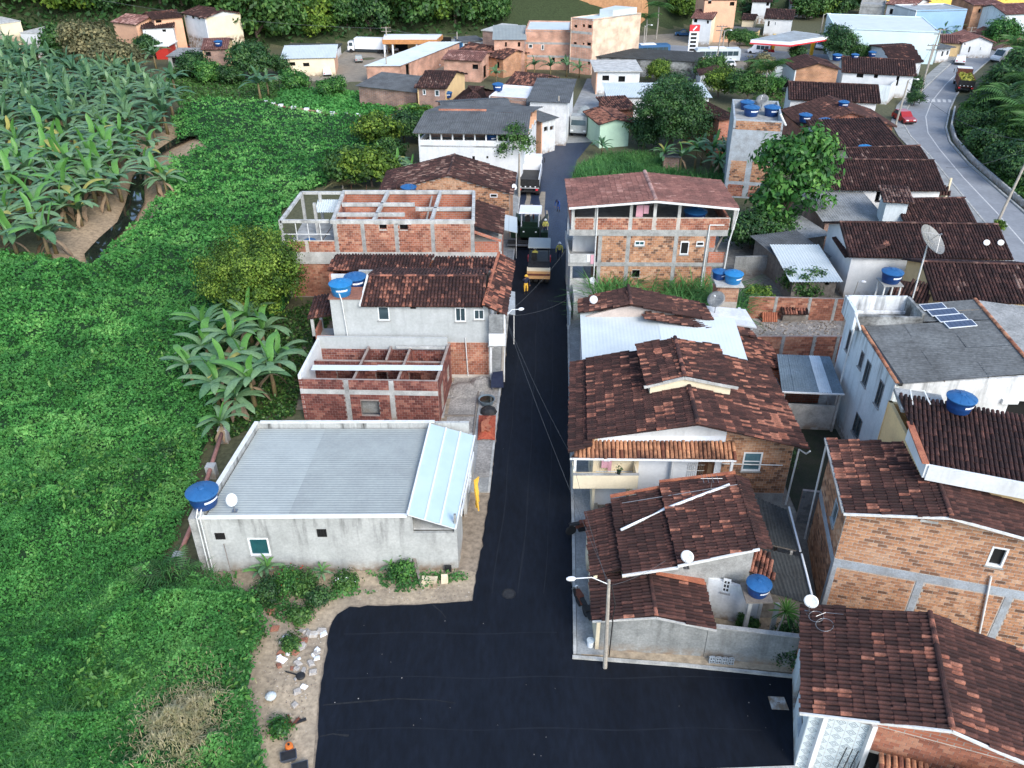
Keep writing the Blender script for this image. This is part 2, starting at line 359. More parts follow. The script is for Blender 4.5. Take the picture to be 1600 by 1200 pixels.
# ------------------------------------------------------------------ walls, bricks, windows
def wall(root, p0, p1, z0, z1, m, th=.18, holes=(), name='wall', start=None, zt=None):
 """p0->p1 seen from outside left to right; outer face on the line; holes (s0,s1,z0,z1).  zt: second top height at p1 end"""
 p0 = np.array(p0[:2], float); p1 = np.array(p1[:2], float); L = np.linalg.norm(p1-p0); e = (p1-p0)/L; n = np.array([e[1], -e[0]])
 st = th if start is None else start
 S_ = sorted(set([st, L]+[min(max(q, st), L) for h in holes for q in h[:2]])); Z_ = sorted(set([z0, z1]+[min(max(q, z0), z1) for h in holes for q in h[2:4]]))
 nx, nz = len(S_)-1, len(Z_)-1
 sol = np.ones((nx, nz), bool)
 for i in range(nx):
  for j in range(nz):
   cs, cz = (S_[i]+S_[i+1])/2, (Z_[j]+Z_[j+1])/2
   if any(h[0] < cs < h[1] and h[2] < cz < h[3] for h in holes): sol[i, j] = False
 zt = z1 if zt is None else zt
 def pt(s, z, d):
  if z == z1: z = z1+(zt-z1)*(s/L)
  q = p0+e*s-n*d; return (q[0], q[1], z)
 b = MB()
 for i in range(nx):
  for j in range(nz):
   if not sol[i, j]: continue
   a, c, u, w = S_[i], S_[i+1], Z_[j], Z_[j+1]
   b.add([pt(a, u, 0), pt(c, u, 0), pt(c, w, 0), pt(a, w, 0)], [(0, 1, 2, 3)])
   b.add([pt(a, u, th), pt(c, u, th), pt(c, w, th), pt(a, w, th)], [(3, 2, 1, 0)])
   if i == 0 or not sol[i-1, j]: b.add([pt(a, u, th), pt(a, u, 0), pt(a, w, 0), pt(a, w, th)], [(0, 1, 2, 3)])
   if i == nx-1 or not sol[i+1, j]: b.add([pt(c, u, 0), pt(c, u, th), pt(c, w, th), pt(c, w, 0)], [(0, 1, 2, 3)])
   if j == 0 or not sol[i, j-1]: b.add([pt(a, u, th), pt(c, u, th), pt(c, u, 0), pt(a, u, 0)], [(0, 1, 2, 3)])
   if j == nz-1 or not sol[i, j+1]: b.add([pt(a, w, 0), pt(c, w, 0), pt(c, w, th), pt(a, w, th)], [(0, 1, 2, 3)])
 return b.build(name, m, root)
def gable(root, p0, p1, z, sa, za, m, th=.18, name='gable', ze=None):
 p0 = np.array(p0[:2], float); p1 = np.array(p1[:2], float); L = np.linalg.norm(p1-p0); e = (p1-p0)/L; n = np.array([e[1], -e[0]])
 pl = [(0, z), (L, z), (sa, za)]
 return MB().prism([(*(p0+e*s), q) for s, q in pl][::-1], (*(-n*th), 0)).build(name, m, root)
BV = {}
def brick_mesh(m, bl, bh, k):
 def f():
  b = MB(); d = .03; x, z = bl/2, bh/2
  b.add([(-x, 0, -z), (x, 0, -z), (x, 0, z), (-x, 0, z), (-x, d, -z), (x, d, -z), (x, d, z), (-x, d, z)],
              [(0, 1, 2, 3), (0, 4, 5, 1), (1, 5, 6, 2), (2, 6, 7, 3), (3, 7, 4, 0)], (k+.5)/8)
  return b.mesh('brick', m)
 return cached(('brick', m, bl, bh, k), f)
def bricks(root, w, p0, p1, z0, z1, m, excl=(), bl=.38, bh=.19, jt=.018, indiv=0, seed=0, top=None, s0=0., s1=None, proud=.014, dark=0.):
 "brick courses proud of wall object w between excluded rectangles; the nearest become objects of their own"
 r = np.random.default_rng(seed); p0 = np.array(p0[:2], float); p1 = np.array(p1[:2], float); L = np.linalg.norm(p1-p0); e = (p1-p0)/L; n = np.array([e[1], -e[0]])
 s1 = L if s1 is None else s1; full = []; part = []; row = 0; z = z0
 while z < z1-.03:
  zt = min(z+bh-jt, z1); iv = [(s0, s1)]
  for h in excl:
   if h[2] < zt-.01 and h[3] > z+.01:
    ni = []
    for a, b in iv:
     if h[1] <= a or h[0] >= b: ni.append((a, b))
     else:
      if h[0] > a+.04: ni.append((a, h[0]))
      if h[1] < b-.04: ni.append((h[1], b))
    iv = ni
  off = (row % 2)*bl/2
  for a, b in iv:
   k = math.floor((a-off)/bl)
   while k*bl+off < b:
    x0 = max(a, k*bl+off); x1 = min(b, (k+1)*bl+off)-jt; k += 1
    if x1-x0 < .05: continue
    if top is not None and zt > min(top(x0), top(x1)): continue
    tn = min(.999, max(0, (fbm(x0*.5+seed, z*.5, seed)-.5)*1.2+.5+r.normal()*.30))
    if r.random() < dark: tn = 0.02
    (full if x1-x0 > bl-jt-.01 and zt-z > bh-jt-.01 else part).append((x0, x1, z, zt, tn))
  z += bh; row += 1
 R = np.column_stack([[*e, 0], [*(-n), 0], [0, 0, 1]])
 org = np.array(w.parent.location) if w.parent else np.array(w.location)
 if indiv and len(full):
  def dist(q): c = p0+e*(q[0]+q[1])/2; return (c[0]**2+c[1]**2+(CAM_H-q[2])**2)
  full.sort(key=dist); ind, full = full[:indiv], full[indiv:]
  for q in ind:
   c = p0+e*(q[0]+q[1])/2+n*proud; M = Matrix.Identity(4)
   M[0][:3] = R[0]; M[1][:3] = R[1]; M[2][:3] = R[2]
   M.translation = Vector((c[0]-org[0], c[1]-org[1], (q[2]+q[3])/2-org[2]))
   inst('brick', brick_mesh(m, bl-jt, bh-jt, int(q[4]*8)), w, mtx=M)
 b = MB()
 for x0, x1, za, zb, t in full+part:
  def pt(s, z, d): q = p0+e*s+n*(proud-d); return (q[0], q[1], z)
  d = .03
  b.add([pt(x0, za, 0), pt(x1, za, 0), pt(x1, zb, 0), pt(x0, zb, 0), pt(x0, za, d), pt(x1, za, d), pt(x1, zb, d), pt(x0, zb, d)],
              [(0, 1, 2, 3), (0, 4, 5, 1), (1, 5, 6, 2), (2, 6, 7, 3), (3, 7, 4, 0)], max(t, .001))
 if b.v:
  o = b.build('brickwork', m, w); o['kind'] = 'stuff'
def pole_on(root, p0, p1, s, z0, z1, w, m='concrete', proud=.022, name='column', wd=None):
 "concrete column or beam strip proud of a wall face"
 p0 = np.array(p0[:2], float); p1 = np.array(p1[:2], float); L = np.linalg.norm(p1-p0); e = (p1-p0)/L; n = np.array([e[1], -e[0]])
 a, c = s-w/2, s+w/2; q = lambda t, d: p0+e*t+n*d
 f = [q(a, proud), q(c, proud), q(c, -.03), q(a, -.03)]
 return MB().hexa([(*x, z0) for x in f], [(*x, z1) for x in f]).build(name, m, root)
def window(root, p0, p1, h, frame='white_metal', glass='glass', mull=1, inset=.04, fw=.05, sill=True, name='window', bars=0):
 p0 = np.array(p0[:2], float); p1 = np.array(p1[:2], float); L = np.linalg.norm(p1-p0); e = (p1-p0)/L; n = np.array([e[1], -e[0]])
 def q(s, d, z): t = p0+e*s+n*d; return (t[0], t[1], z)
 def bx(b, a, c, u, w, d0, d1): b.hexa([q(a, d1, u), q(c, d1, u), q(c, d0, u), q(a, d0, u)], [q(a, d1, w), q(c, d1, w), q(c, d0, w), q(a, d0, w)])
 a, c, u, w = h; b = MB(); o = .03
 bx(b, a-.02, a+fw, u-.02, w+.02, -inset-.06, o); bx(b, c-fw, c+.02, u-.02, w+.02, -inset-.06, o)
 bx(b, a+fw, c-fw, u-.02, u+fw, -inset-.06, o-.002); bx(b, a+fw, c-fw, w-fw, w+.02, -inset-.06, o-.002)
 for k in range(mull):
  x = a+(c-a)*(k+1)/(mull+1); bx(b, x-.022, x+.022, u+fw, w-fw, -inset-.04, o-.012)
 for k in range(bars):
  x = u+(w-u)*(k+1)/(bars+1); bx(b, a+fw, c-fw, x-.02, x+.02, -inset-.03, o-.02)
 f = b.build(name, frame, root)
 g = MB(); bx(g, a+fw*.6, c-fw*.6, u+fw*.6, w-fw*.6, -inset-.03, -inset); g.build('pane', glass, f)
 if sill:
  k = MB(); bx(k, a-.08, c+.08, u-.09, u-.022, -.02, .09); k.build('sill', 'concrete', f)
 return f
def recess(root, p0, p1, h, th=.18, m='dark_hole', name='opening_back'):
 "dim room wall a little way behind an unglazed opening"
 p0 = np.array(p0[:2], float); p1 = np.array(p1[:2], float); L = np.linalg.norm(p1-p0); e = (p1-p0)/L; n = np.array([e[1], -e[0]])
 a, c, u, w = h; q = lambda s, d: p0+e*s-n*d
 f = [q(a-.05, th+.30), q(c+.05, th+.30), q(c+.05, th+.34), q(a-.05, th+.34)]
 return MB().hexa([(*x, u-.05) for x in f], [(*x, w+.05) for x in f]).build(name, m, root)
def pxhole(p0, p1, u0, v0, u1, v1):
 s0, za = PW(u0, v1, p0, p1); s1, zb = PW(u1, v0, p0, p1); return (min(s0, s1), max(s0, s1), min(za, zb), max(za, zb))
# ------------------------------------------------------------------ roofs
def tile_template(w, l):
 vs = []; n = 4
 for y, sc, zo in ((0, 1.0, .022), (l*1.1, .88, 0.)):
  for k in range(n+1):
   g = math.pi*k/n; vs.append((-w*.45*sc*math.cos(g), y, zo+w*.52*sc*math.sin(g)))
 fs = [(k, k+1, n+2+k, n+1+k) for k in range(n)]+[tuple(range(n, -1, -1))]
 return np.array(vs), fs
def tile_roof(root, c, m='tile', orange=.12, indiv=0, w=.22, l=.42, seed=0, poly=None, deck=True, name='roof', th=.05, over=0., wav=.25):
 """c: eave left, eave right, ridge right, ridge left (world, seen looking up the slope). Real barrel tiles on a deck."""
 c = [A3(*p) for p in c]; r = np.random.default_rng(seed+5)
 e = c[1]-c[0]; L = np.linalg.norm(e); e /= L; up = (c[3]-c[0]+c[2]-c[1])/2; nrm = np.cross(e, up); nrm /= np.linalg.norm(nrm); t = np.cross(nrm, e)
 ST = [((p-c[0])@e, (p-c[0])@t) for p in c]
 dk = MB().prism([p-nrm*(th+.03) for p in c], nrm*th).build(name, 'deck', root)
 s0 = min(p[0] for p in ST); s1 = max(p[0] for p in ST); t1 = max(p[1] for p in ST)
 nc = int((s1-s0)/w)+1; nr = max(1, int(round((t1+over)/l)))
 ll = (t1+over)/nr; tv, tf = tile_template(w, ll); org = np.array(root.location); out = []
 for i in range(nc):
  dx = r.normal()*.008
  for j in range(nr):
   s = s0+(i+.5)*w; tt = j*ll-over
   if not inpoly([s], [max(.02, tt+ll*.5)], ST)[0]: continue
   a = fbm(s*.35+seed*3.1, tt*.6, seed, 2); q = r.random()
   tn = min(.74, max(.01, .05+.55*a+r.normal()*.20))
   if a*.55+q*.6 > 1.03-orange*1.15: tn = .78+.22*r.random()
   out.append((s+dx+r.normal()*.008, tt+r.normal()*.022, tn, r.normal()*.022))
 def pos(q): return c[0]+e*q[0]+t*q[1]-nrm*.03
 ind = []
 if indiv:
  out.sort(key=lambda q: np.sum((pos(q)-A3(0, 0, CAM_H))**2)); ind, out = out[:indiv], out[indiv:]
 R = np.column_stack([e, t, nrm])
 for q in ind:
  k = min(7, int(q[2]*8));
  def f(k=k):
   b = MB(); b.add(tv, tf, max(.01, (k+.5)/8)); return b.mesh('roof_tile', m)
  me = cached(('tile', m, round(ll, 3), w, k), f)
  M = Matrix([[*R[i], 0] for i in range(3)]+[[0, 0, 0, 1]]) @ Matrix.Rotation(q[3], 4, 'Z'); M.translation = Vector(pos(q)-org)
  inst('roof_tile', me, dk, mtx=M)
 if out:
  T = tv@R.T; V = np.concatenate([T+pos(q) for q in out]); nv = len(tv)
  F = [tuple(i+k*nv for i in f) for k in range(len(out)) for f in tf]
  b = MB(); b.v = V.tolist(); b.f = F; b.t = [q[2] for q in out for _ in tf]
  o = b.build('roof_tiling', m, dk); o['kind'] = 'stuff'
 return dk
def ridge(root, a, b, m='tile', r=.13, name='ridge', seed=0, tnt=None):
 a = A3(*a); b = A3(*b); L = np.linalg.norm(b-a); d = (b-a)/L; n = max(1, int(L/.42)); mb = MB(); rr = np.random.default_rng(seed)
 sd = np.cross(d, A3(0, 0, 1)); sd /= np.linalg.norm(sd); u = np.cross(sd, d)
 for k in range(n):
  p, q = a+d*L*k/n, a+d*L*(k+1.08)/n; vs = []
  for c, sc in ((p, 1.05), (q, .92)):
   for j in range(6): g = math.pi*j/5; vs.append(c+sd*r*sc*math.cos(g)+u*(r*.8*sc*math.sin(g)+.02))
  mb.add(vs, [(j, j+1, 7+j, 6+j) for j in range(5)]+[tuple(range(5, -1, -1))], tnt if tnt is not None else float(rr.choice([.2, .4, .6, .85])))
 return mb.build(name, m, root)
def corr_mesh(c, pitch, amp, ax=0):
 "corrugated quad c: c0,c1,c2,c3; waves vary along c0->c1 (ax 0)"
 c = [A3(*p) for p in c]; L = np.linalg.norm(c[1]-c[0]); n = max(4, int(L/pitch*4)); nrm = np.cross(c[1]-c[0], c[3]-c[0]); nrm /= np.linalg.norm(nrm); vs = []; fs = []
 for i in range(n+1):
  f = i/n; o = nrm*amp*math.sin(2*math.pi*f*L/pitch)
  vs += [c[0]+(c[1]-c[0])*f+o, c[3]+(c[2]-c[3])*f+o]
 for i in range(n): fs.append((2*i, 2*i+2, 2*i+3, 2*i+1))
 return vs, fs
def sheet_roof(root, c, nx, ny, m, pitch=.18, amp=.03, name='roof', part='roof_sheet', mats=None, gap=.0):
 "roof of corrugated sheets, each an object; c: eaveL, eaveR, ridgeR, ridgeL; sheets lap by a few mm in height"
 c = [A3(*p) for p in c]; nrm = np.cross(c[1]-c[0], c[3]-c[0]); nrm /= np.linalg.norm(nrm)
 bl = lambda s, t: (c[0]*(1-s)+c[1]*s)*(1-t)+(c[3]*(1-s)+c[2]*s)*t
 fr = MB()
 for k in range(max(2, ny+1)):
  t = .03+.94*k/max(1, ny); fr.bar(bl(.01, t)-nrm*.1, bl(.99, t)-nrm*.1, .06, .08)
 base = fr.build(name, 'wood_grey', root)
 for j in range(ny):
  for i in range(nx):
   o = nrm*(.012*((i+j) % 2)+.008*j+rng.normal()*.003)
   a, b2, t0, t1 = i/nx, (i+1)/nx+.006*(i < nx-1), j/ny-(.012 if j else 0), (j+1)/ny
   vs, fs = corr_mesh([bl(a, t0)+o, bl(b2, t0)+o, bl(b2, t1)+o, bl(a, t1)+o], pitch, amp)
   MB().add(vs, fs).build(part, (mats[(i+j*nx) % len(mats)] if mats else m), base, smooth=True)
 return base
def slab(root, c, th, m, name='slab', parent=None):
 c = [A3(*p) for p in c]; return MB().hexa([p-A3(0, 0, th) for p in c], c).build(name, m, parent or root)
def post(root, x, y, z0, z1, w=.2, m='concrete', name='post'):
 return MB().box(x-w/2, y-w/2, z0, x+w/2, y+w/2, z1).build(name, m, root)
# ------------------------------------------------------------------ repeated things
def tank_meshes(lid, body):
 def f():
  b = MB().lathe([(.60, 0), (.62, .03), (.68, .32), (.69, .34), (.69, .38), (.74, .72), (.78, .78), (.78, .84)], 28).mesh('tank_body', body, smooth=True)
  l = MB().lathe([(.82, 0), (.83, .06), (.78, .09), (.50, .20), (.16, .27), (.14, .30), (.02, .31)], 28)
  for k in range(10):
   g = 2*math.pi*k/10; l.bar((.16*math.cos(g), .16*math.sin(g), .285), (.77*math.cos(g), .77*math.sin(g), .105), .045, .03)
  lb = MB()
  for k in range(5):
   g = -math.pi/2-.5+k*.22; h = g+.22
   lb.add([(.735*math.cos(g), .735*math.sin(g), .48), (.735*math.cos(h), .735*math.sin(h), .48), (.757*math.cos(h), .757*math.sin(h), .62), (.757*math.cos(g), .757*math.sin(g), .62)], [(0, 1, 2, 3)])
  return b, l.mesh('lid', lid), lb.mesh('maker_plate', 'label_white')
 return cached(('tank', lid, body), f)
def tank(loc, label, sc=1., rz=0., lid='tank_lid', body='tank_blue', tilt=0.):
 b, l, lb = tank_meshes(lid, body); t = thing('water_tank', label, 'water tank', loc, rz, 'blue water tanks on the roofs', sc)
 inst('tank_body', b, t); inst('lid', l, t, (0, 0, .80)); inst('maker_plate', lb, t)
 return t
def dish(loc, aim, label, sc=1., mesh=False):
 def f():
  pr = [(.001, 0), (.18, .012), (.36, .05), (.48, .09), (.50, .10)]
  d = MB().lathe(pr+[(.50, .115), (.36, .07), (.18, .03), (.001, .018)], 24, closed=False).mesh('reflector', 'dish_mesh' if mesh else 'dish_white', smooth=True)
  a = MB().tube([(0, -.42, .04), (0, -.30, .35), (0, -.02, .46)], .014, 6).tube([(.3, .2, .06), (0, -.02, .46)], .008, 5).mesh('arm', 'steel')
  e = MB().lathe([(.03, .40), (.045, .43), (.045, .52), (.02, .55)], 10).mesh('receiver_horn', 'dish_white')
  return d, a, e
 d, a, e = cached(('dish', mesh), f)
 t = thing('satellite_dish', label, 'satellite dish', loc, 0, 'satellite dishes', 1.)
 q = Vector(aim).to_track_quat('Z', 'Y').to_matrix().to_4x4()
 M = q @ Matrix.Scale(sc, 4); M.translation = Vector((0, 0, .55*sc+.35))
 for nm, me in (('reflector', d), ('arm', a), ('receiver_horn', e)): inst(nm, me, t, mtx=M)
 mm = cached(('dishm',), lambda: MB().tube([(0, 0, -.02), (0, 0, .5)], .03, 8).tube([(0, 0, .5), (0, -.02, .86)], .03, 8).box(-.14, -.14, -.02, .14, .14, .01).mesh('mount', 'steel'))
 inst('mount', mm, t, sc=(1, 1, sc*.9+.05))
 return t
# ------------------------------------------------------------------ terrain
STREAM = [P(u, v)[:2] for u, v in ((308, 200), (285, 212), (262, 224), (238, 240), (215, 272), (210, 312), (195, 342), (165, 368), (147, 390), (150, 428))]
STREAM = np.array(STREAM)
def seg_dist(X, Y, path):
 d = np.full(np.shape(X), 1e9)
 for a, b in zip(path[:-1], path[1:]):
  ab = b-a; t = np.clip(((X-a[0])*ab[0]+(Y-a[1])*ab[1])/(ab@ab), 0, 1)
  d = np.minimum(d, np.hypot(X-a[0]-t*ab[0], Y-a[1]-t*ab[1]))
 return d
RR_L = [P(u, v)[:2] for u, v in ((1640, 500), (1600, 432), (1560, 372), (1500, 300), (1455, 245), (1425, 215), (1412, 193), (1420, 168), (1440, 144), (1470, 115), (1488, 99), (1494, 89))]
RR_R = [P(u, v)[:2] for u, v in ((1700, 430), (1602, 336), (1555, 295), (1510, 255), (1482, 222), (1476, 200), (1482, 172), (1492, 150), (1515, 120), (1535, 102), (1548, 92), (1556, 84))]
RRc = np.array(RR_R)
def hz(x, y):
 x = np.asarray(x, float); y = np.asarray(y, float)
 y0 = np.interp(x, [-400, -130, -95, -55, 0, 30, 50, 80, 110, 400], [160, 165, 170, 176, 192, 198, 206, 226, 234, 234])
 d = np.maximum(0, y-y0); h = 36*(1-np.exp(-d/55.)) + d*.05
 h = h*(.82+.36*fbm(x*.016, y*.016, 3))
 # bank beyond the curving road
 xr = np.interp(y, RRc[::-1][:, 1][::-1], RRc[::-1][:, 0][::-1], left=RRc[0, 0], right=RRc[-1, 0])
 b = np.clip((x-xr-1.5)*.28, 0, 9)*np.clip((210-y)/40, 0, 1)*np.clip((y-20)/40, 0, 1)
 s = seg_dist(x, y, STREAM); g = -.9*np.exp(-(s/2.2)**2)
 return h+b+g
def axis(lo, hi, st, far):
 a = list(np.arange(lo, hi+.01, st)); g = st; b = hi
 while b < far: g *= 1.35; b += g; a.append(b)
 g = st; b = lo
 while b > -far: g *= 1.35; b -= g; a.insert(0, b)
 return np.array(a)
GX = axis(-125, 150, 1.25, 2500); GY = axis(-20, 275, 1.25, 2600)
X, Y = np.meshgrid(GX, GY, indexing='ij'); Z = hz(X, Y)+.10*(fbm(X*.15, Y*.15, 5)-.6)*np.clip((Y-150)/30+np.clip((-12-X)/6, 0, 1), 0, 1)
b = MB(); nx, ny = X.shape
V = np.stack([X, Y, Z], -1).reshape(-1, 3)
I, J = np.meshgrid(np.arange(nx-1), np.arange(ny-1), indexing='ij'); I = I.ravel(); J = J.ravel()
F = np.stack([I*ny+J, (I+1)*ny+J, (I+1)*ny+J+1, I*ny+J+1], 1)
cx = (X[:-1, :-1]+X[1:, 1:]).ravel()/2; cy = (Y[:-1, :-1]+Y[1:, 1:]).ravel()/2
sd = seg_dist(cx, cy, STREAM); tz = np.full(len(cx), .1)
nz_ = fbm(cx*.3, cy*.3, 77); tz[sd < 2.6+4.5*nz_] = .5
tz[(cx > -17+4*nz_) & (cx < 3) & (cy < 80)] = .46
tz[(cx > 3) & (cx < 45) & (cy < 80) & (cy > 20)] = .4
tz[hz(cx, cy) > .25] = .02
tz[(cx > 84) & (cy > 232) & (cx < 210)] = 1.  # far right hill: warm sunlight painted into the ground colour
b.v = V.tolist(); b.f = [tuple(q) for q in F.tolist()]; b.t = tz.tolist()
MATS.pop('ground')
mat('ground', (0, 0, 0), None, scale=.35, rough=.95, bump=.5, fine=.35, ramp=[(0, (.022, .042, .012)), (.2, (.17, .15, .09)), (.42, (.20, .185, .16)), (.5, (.34, .25, .16)), (.8, (.46, .25, .12)), (1, (.80, .50, .10))])  # last ramp stop: dry grass with sunlight put into the colour
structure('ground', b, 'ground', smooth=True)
# water of the stream, with its dark bed showing
strip('stream_water', [tuple(p) for p in STREAM], [1.8, 2.0, 1.3, 1.1, 1.3, 2.0, 1.7, 1.6, 1.9, 1.0], -.30, 'water')
# ------------------------------------------------------------------ roads
ST_L = [(-2.0, 30.0), (-1.3, 38.6), (-.9, 47.5), (-.5, 54.5), (0, 68.1), (.5, 80), (1.1, 94.1), (2.8, 103.8), (5.1, 110.8)]
ST_R = [(2.9, 26.6), (3.35, 35), (3.7, 43.1), (4.3, 56), (4.8, 66.7), (5.6, 80), (6.7, 94.1), (8.2, 103.8), (10.7, 111.7)]
yc = 75.4      # fresh mat laid up to the paver
def lerp_at(path, y):
 p = np.array(path); return (np.interp(y, p[:, 1], p[:, 0]), y)
fresh = [(-8.2, 20.8), (-7.6, 15), (2.5, 15), (4.5, 20.6), (12.0, 20.9), (13.2, 25.45), (2.9, 26.6)]+[p for p in ST_R[1:] if p[1] < yc]+[lerp_at(ST_R, yc), lerp_at(ST_L, yc)]+[p for p in ST_L[::-1] if p[1] < yc]+[(-4.5, 29.75), (-8.2, 29.6), (-8.75, 29.1), (-8.95, 28.2), (-8.7, 24.6)]
# ragged hand-raked edge
rag = []
for i, p in enumerate(fresh):
 q = fresh[(i+1) % len(fresh)]; L = math.hypot(q[0]-p[0], q[1]-p[1]); n = max(1, int(L/.45))
 for k in range(n):
  j = .035 if k else 0; rag.append((p[0]+(q[0]-p[0])*k/n+random.gauss(0, j), p[1]+(q[1]-p[1])*k/n+random.gauss(0, j)))
b = MB(); b.prism([(x, y, -.02) for x, y in rag], (0, 0, .075)); structure('asphalt_road', b, 'asphalt_new')
prep = [lerp_at(ST_R, yc+.02)]+[p for p in ST_R if p[1] > yc]+[p for p in ST_L[::-1] if p[1] > yc]+[lerp_at(ST_L, yc+.02)]
sheet('primed_road', prep, .012, 'tack_coat')
for k, (o, w, y1) in enumerate(((.9, .55, 92), (1.35, .3, 88), (2.5, .6, 92), (3.05, .25, 86))):
 path = []
 for y in np.arange(yc+2.5, y1, 2.):
  x = lerp_at(ST_L, y)[0]+o+.06*math.sin(y*1.7+k); path.append((x, y))
 strip('wheel_track', path, [w*(.7+.5*random.random()) for _ in path], .018+.003*k, 'old_paving')
upper = [(5.1, 110.8), (10.7, 111.7), (13.2, 118), (16, 132), (20, 150), (13, 150), (9, 128), (7, 118)]
sheet('upper_street', upper, .01, 'sidewalk')
# scuffs and dust on the fresh asphalt
b = MB()
for k in range(45):
 x = random.uniform(-8, 12); y = random.uniform(21.2, 29) if random.random() < .75 else random.uniform(29, 60)
 if not inpoly([x], [y], fresh)[0]: continue
 s = random.uniform(.008, .03); a = random.random()*3
 b.add([(x+s*math.cos(a+g)*random.uniform(.6, 1.2), y+s*math.sin(a+g), .0595) for g in (0, 1.2, 2.5, 3.6, 5)], [(0, 1, 2, 3, 4)])
o = b.build('road_grit', 'rubble'); o['kind'] = 'stuff'; o['label'] = 'pale grit and crumbs scattered on the fresh black asphalt'; o['category'] = 'grit'
mat('seam', (.0075, .011, .018), (.0045, .007, .012), scale=2, rough=.8)
for o_, w_ in ((.95, .06), (2.3, .09), (3.6, .05)):
 strip('roller_seam', [(np.interp(y, [p[1] for p in ST_L], [p[0] for p in ST_L])+o_+.05*math.sin(y*.7+o_), y) for y in np.arange(30.5, 64, 1.5)], [w_*(.4+random.random()) for _ in range(23)], .0572, 'seam')
for y_, x0_, x1_ in ((22.6, -7.6, 11.6), (25.3, -8.2, 11.8), (27.9, -8.2, 2.6)):
 strip('roller_seam', [(x, y_+.06*math.sin(x)) for x in np.arange(x0_, x1_, .8)], [.06*(.4+random.random()) for _ in np.arange(x0_, x1_, .8)], .0566, 'seam')
mat('scuff', (.022, .024, .027), (.006, .008, .011), scale=3, rough=.9)
for k, (pts, w) in enumerate((([P(u, v)[:2] for u, v in ((505, 1103), (560, 1098), (620, 1093), (680, 1095), (712, 1100))], .07), ([P(u, v)[:2] for u, v in ((675, 945), (690, 958), (697, 967))], .05), ([P(u, v)[:2] for u, v in ((500, 1152), (520, 1148), (545, 1151))], .10))):
 strip('scuff_mark', pts, [w*(.5+random.random()) for _ in pts], .0585, 'scuff')
# pavements and kerbs of the new street
def offset(path, d):
 out = []
 for i, p in enumerate(path):
  a = np.array(path[max(i-1, 0)]); c = np.array(path[min(i+1, len(path)-1)]); t = (c-a)/np.linalg.norm(c-a); out.append((p[0]+t[1]*d, p[1]-t[0]*d))
 return out
RS = [q for q in ST_R if q[1] < 100]
strip('kerb', offset(RS, .09), .16, .15, 'kerb', .17)
strip('pavement', offset(RS, .87), 1.36, .13, 'sidewalk', .15)
LS = [q for q in ST_L if 33 < q[1] < 104]
strip('kerb', offset(LS, -.09), .14, .10, 'kerb', .12)
strip('pavement', offset(LS, -.80), 1.26, .085, 'sidewalk', .10)
strip('kerb', [(2.86, 26.42), (8, 25.95), (13.1, 25.3)], .16, .16, 'kerb', .18)
sheet('verge', [(3.1, 26.6), (13.2, 25.5), (13.4, 26.1), (9, 26.6), (3.3, 27.3)], .12, 'dirt', .14)
strip('kerb', [(4.4, 20.45), (12.0, 20.75)], .18, .14, 'kerb', .16)
sheet('verge', [(4.4, 20.3), (12.0, 20.6), (11.5, 16), (3, 16)], .05, 'dirt', .07)
sheet('dirt_verge', [(-2.05, 29.95), (-4.5, 29.85), (-8.3, 29.75), (-9.1, 28.2), (-8.8, 24.6), (-8.3, 20.8), (-7.7, 15), (-12, 15), (-12, 22), (-12.4, 27), (-13, 30.6), (-15.8, 31.4), (-15.8, 32.05), (-2.5, 32.25), (-1.85, 32)], .006, 'dirt')
sheet('building_plot', [(-4.6, 41), (-1.35, 41), (-.75, 52), (-4.2, 52)], .02, 'gravel')
sheet('gravel_strip', [(-2.3, 40.0), (-1.4, 40.0), (-.9, 52), (-1.9, 52)], .105, 'gravel', .09)
# old asphalt road on the right
b = MB(); n = len(RR_L)
for i in range(n-1):
 b.add([(*RR_L[i], .012), (*RR_R[i], .012), (*RR_R[i+1], .012), (*RR_L[i+1], .012)], [(0, 1, 2, 3)])
structure('curving_road', b, 'asphalt_old')
e0, e1 = RR_L[-1], RR_R[-1]
sheet('curving_road_end', [e0, e1, P(1640, 70)[:2], P(1640, 52)[:2], P(1560, 62)[:2], P(1500, 84)[:2]], .008, 'asphalt_old')
mid = [tuple((np.array(a)*.52+np.array(c)*.48)) for a, c in zip(RR_L, RR_R)]
strip('lane_line', mid[:10], .13, .017, 'road_paint')
for k in range(7):
 f = .06+.135*k; a, c = np.array(P(1430, 157)[:2]), np.array(P(1492, 158)[:2]); q = a+(c-a)*f
 strip('crossing_bar', [tuple(q+A3(-.35, -.9, 0)[:2]), tuple(q+A3(.35, .9, 0)[:2])], .45, .018, 'road_paint')
strip('kerb', offset([tuple(q) for q in RR_R], .15), .22, .16, 'kerb', .2)
strip('kerb', offset([tuple(q) for q in RR_L], -.12), .18, .13, 'kerb', .15)
strip('pavement', offset([tuple(q) for q in RR_L], -1.0), 1.5, .11, 'sidewalk', .12)
lw = thing('retaining_wall', 'low white painted wall curving along the outer edge of the road', 'wall', (*RR_R[4], 0))
pw = offset([tuple(q) for q in RR_R[1:7]], .75)
for i in range(len(pw)-1):
 MB().bar((*pw[i], .35), (*pw[i+1], .35), .22, .7).build('wall_segment', 'concrete_light', lw)
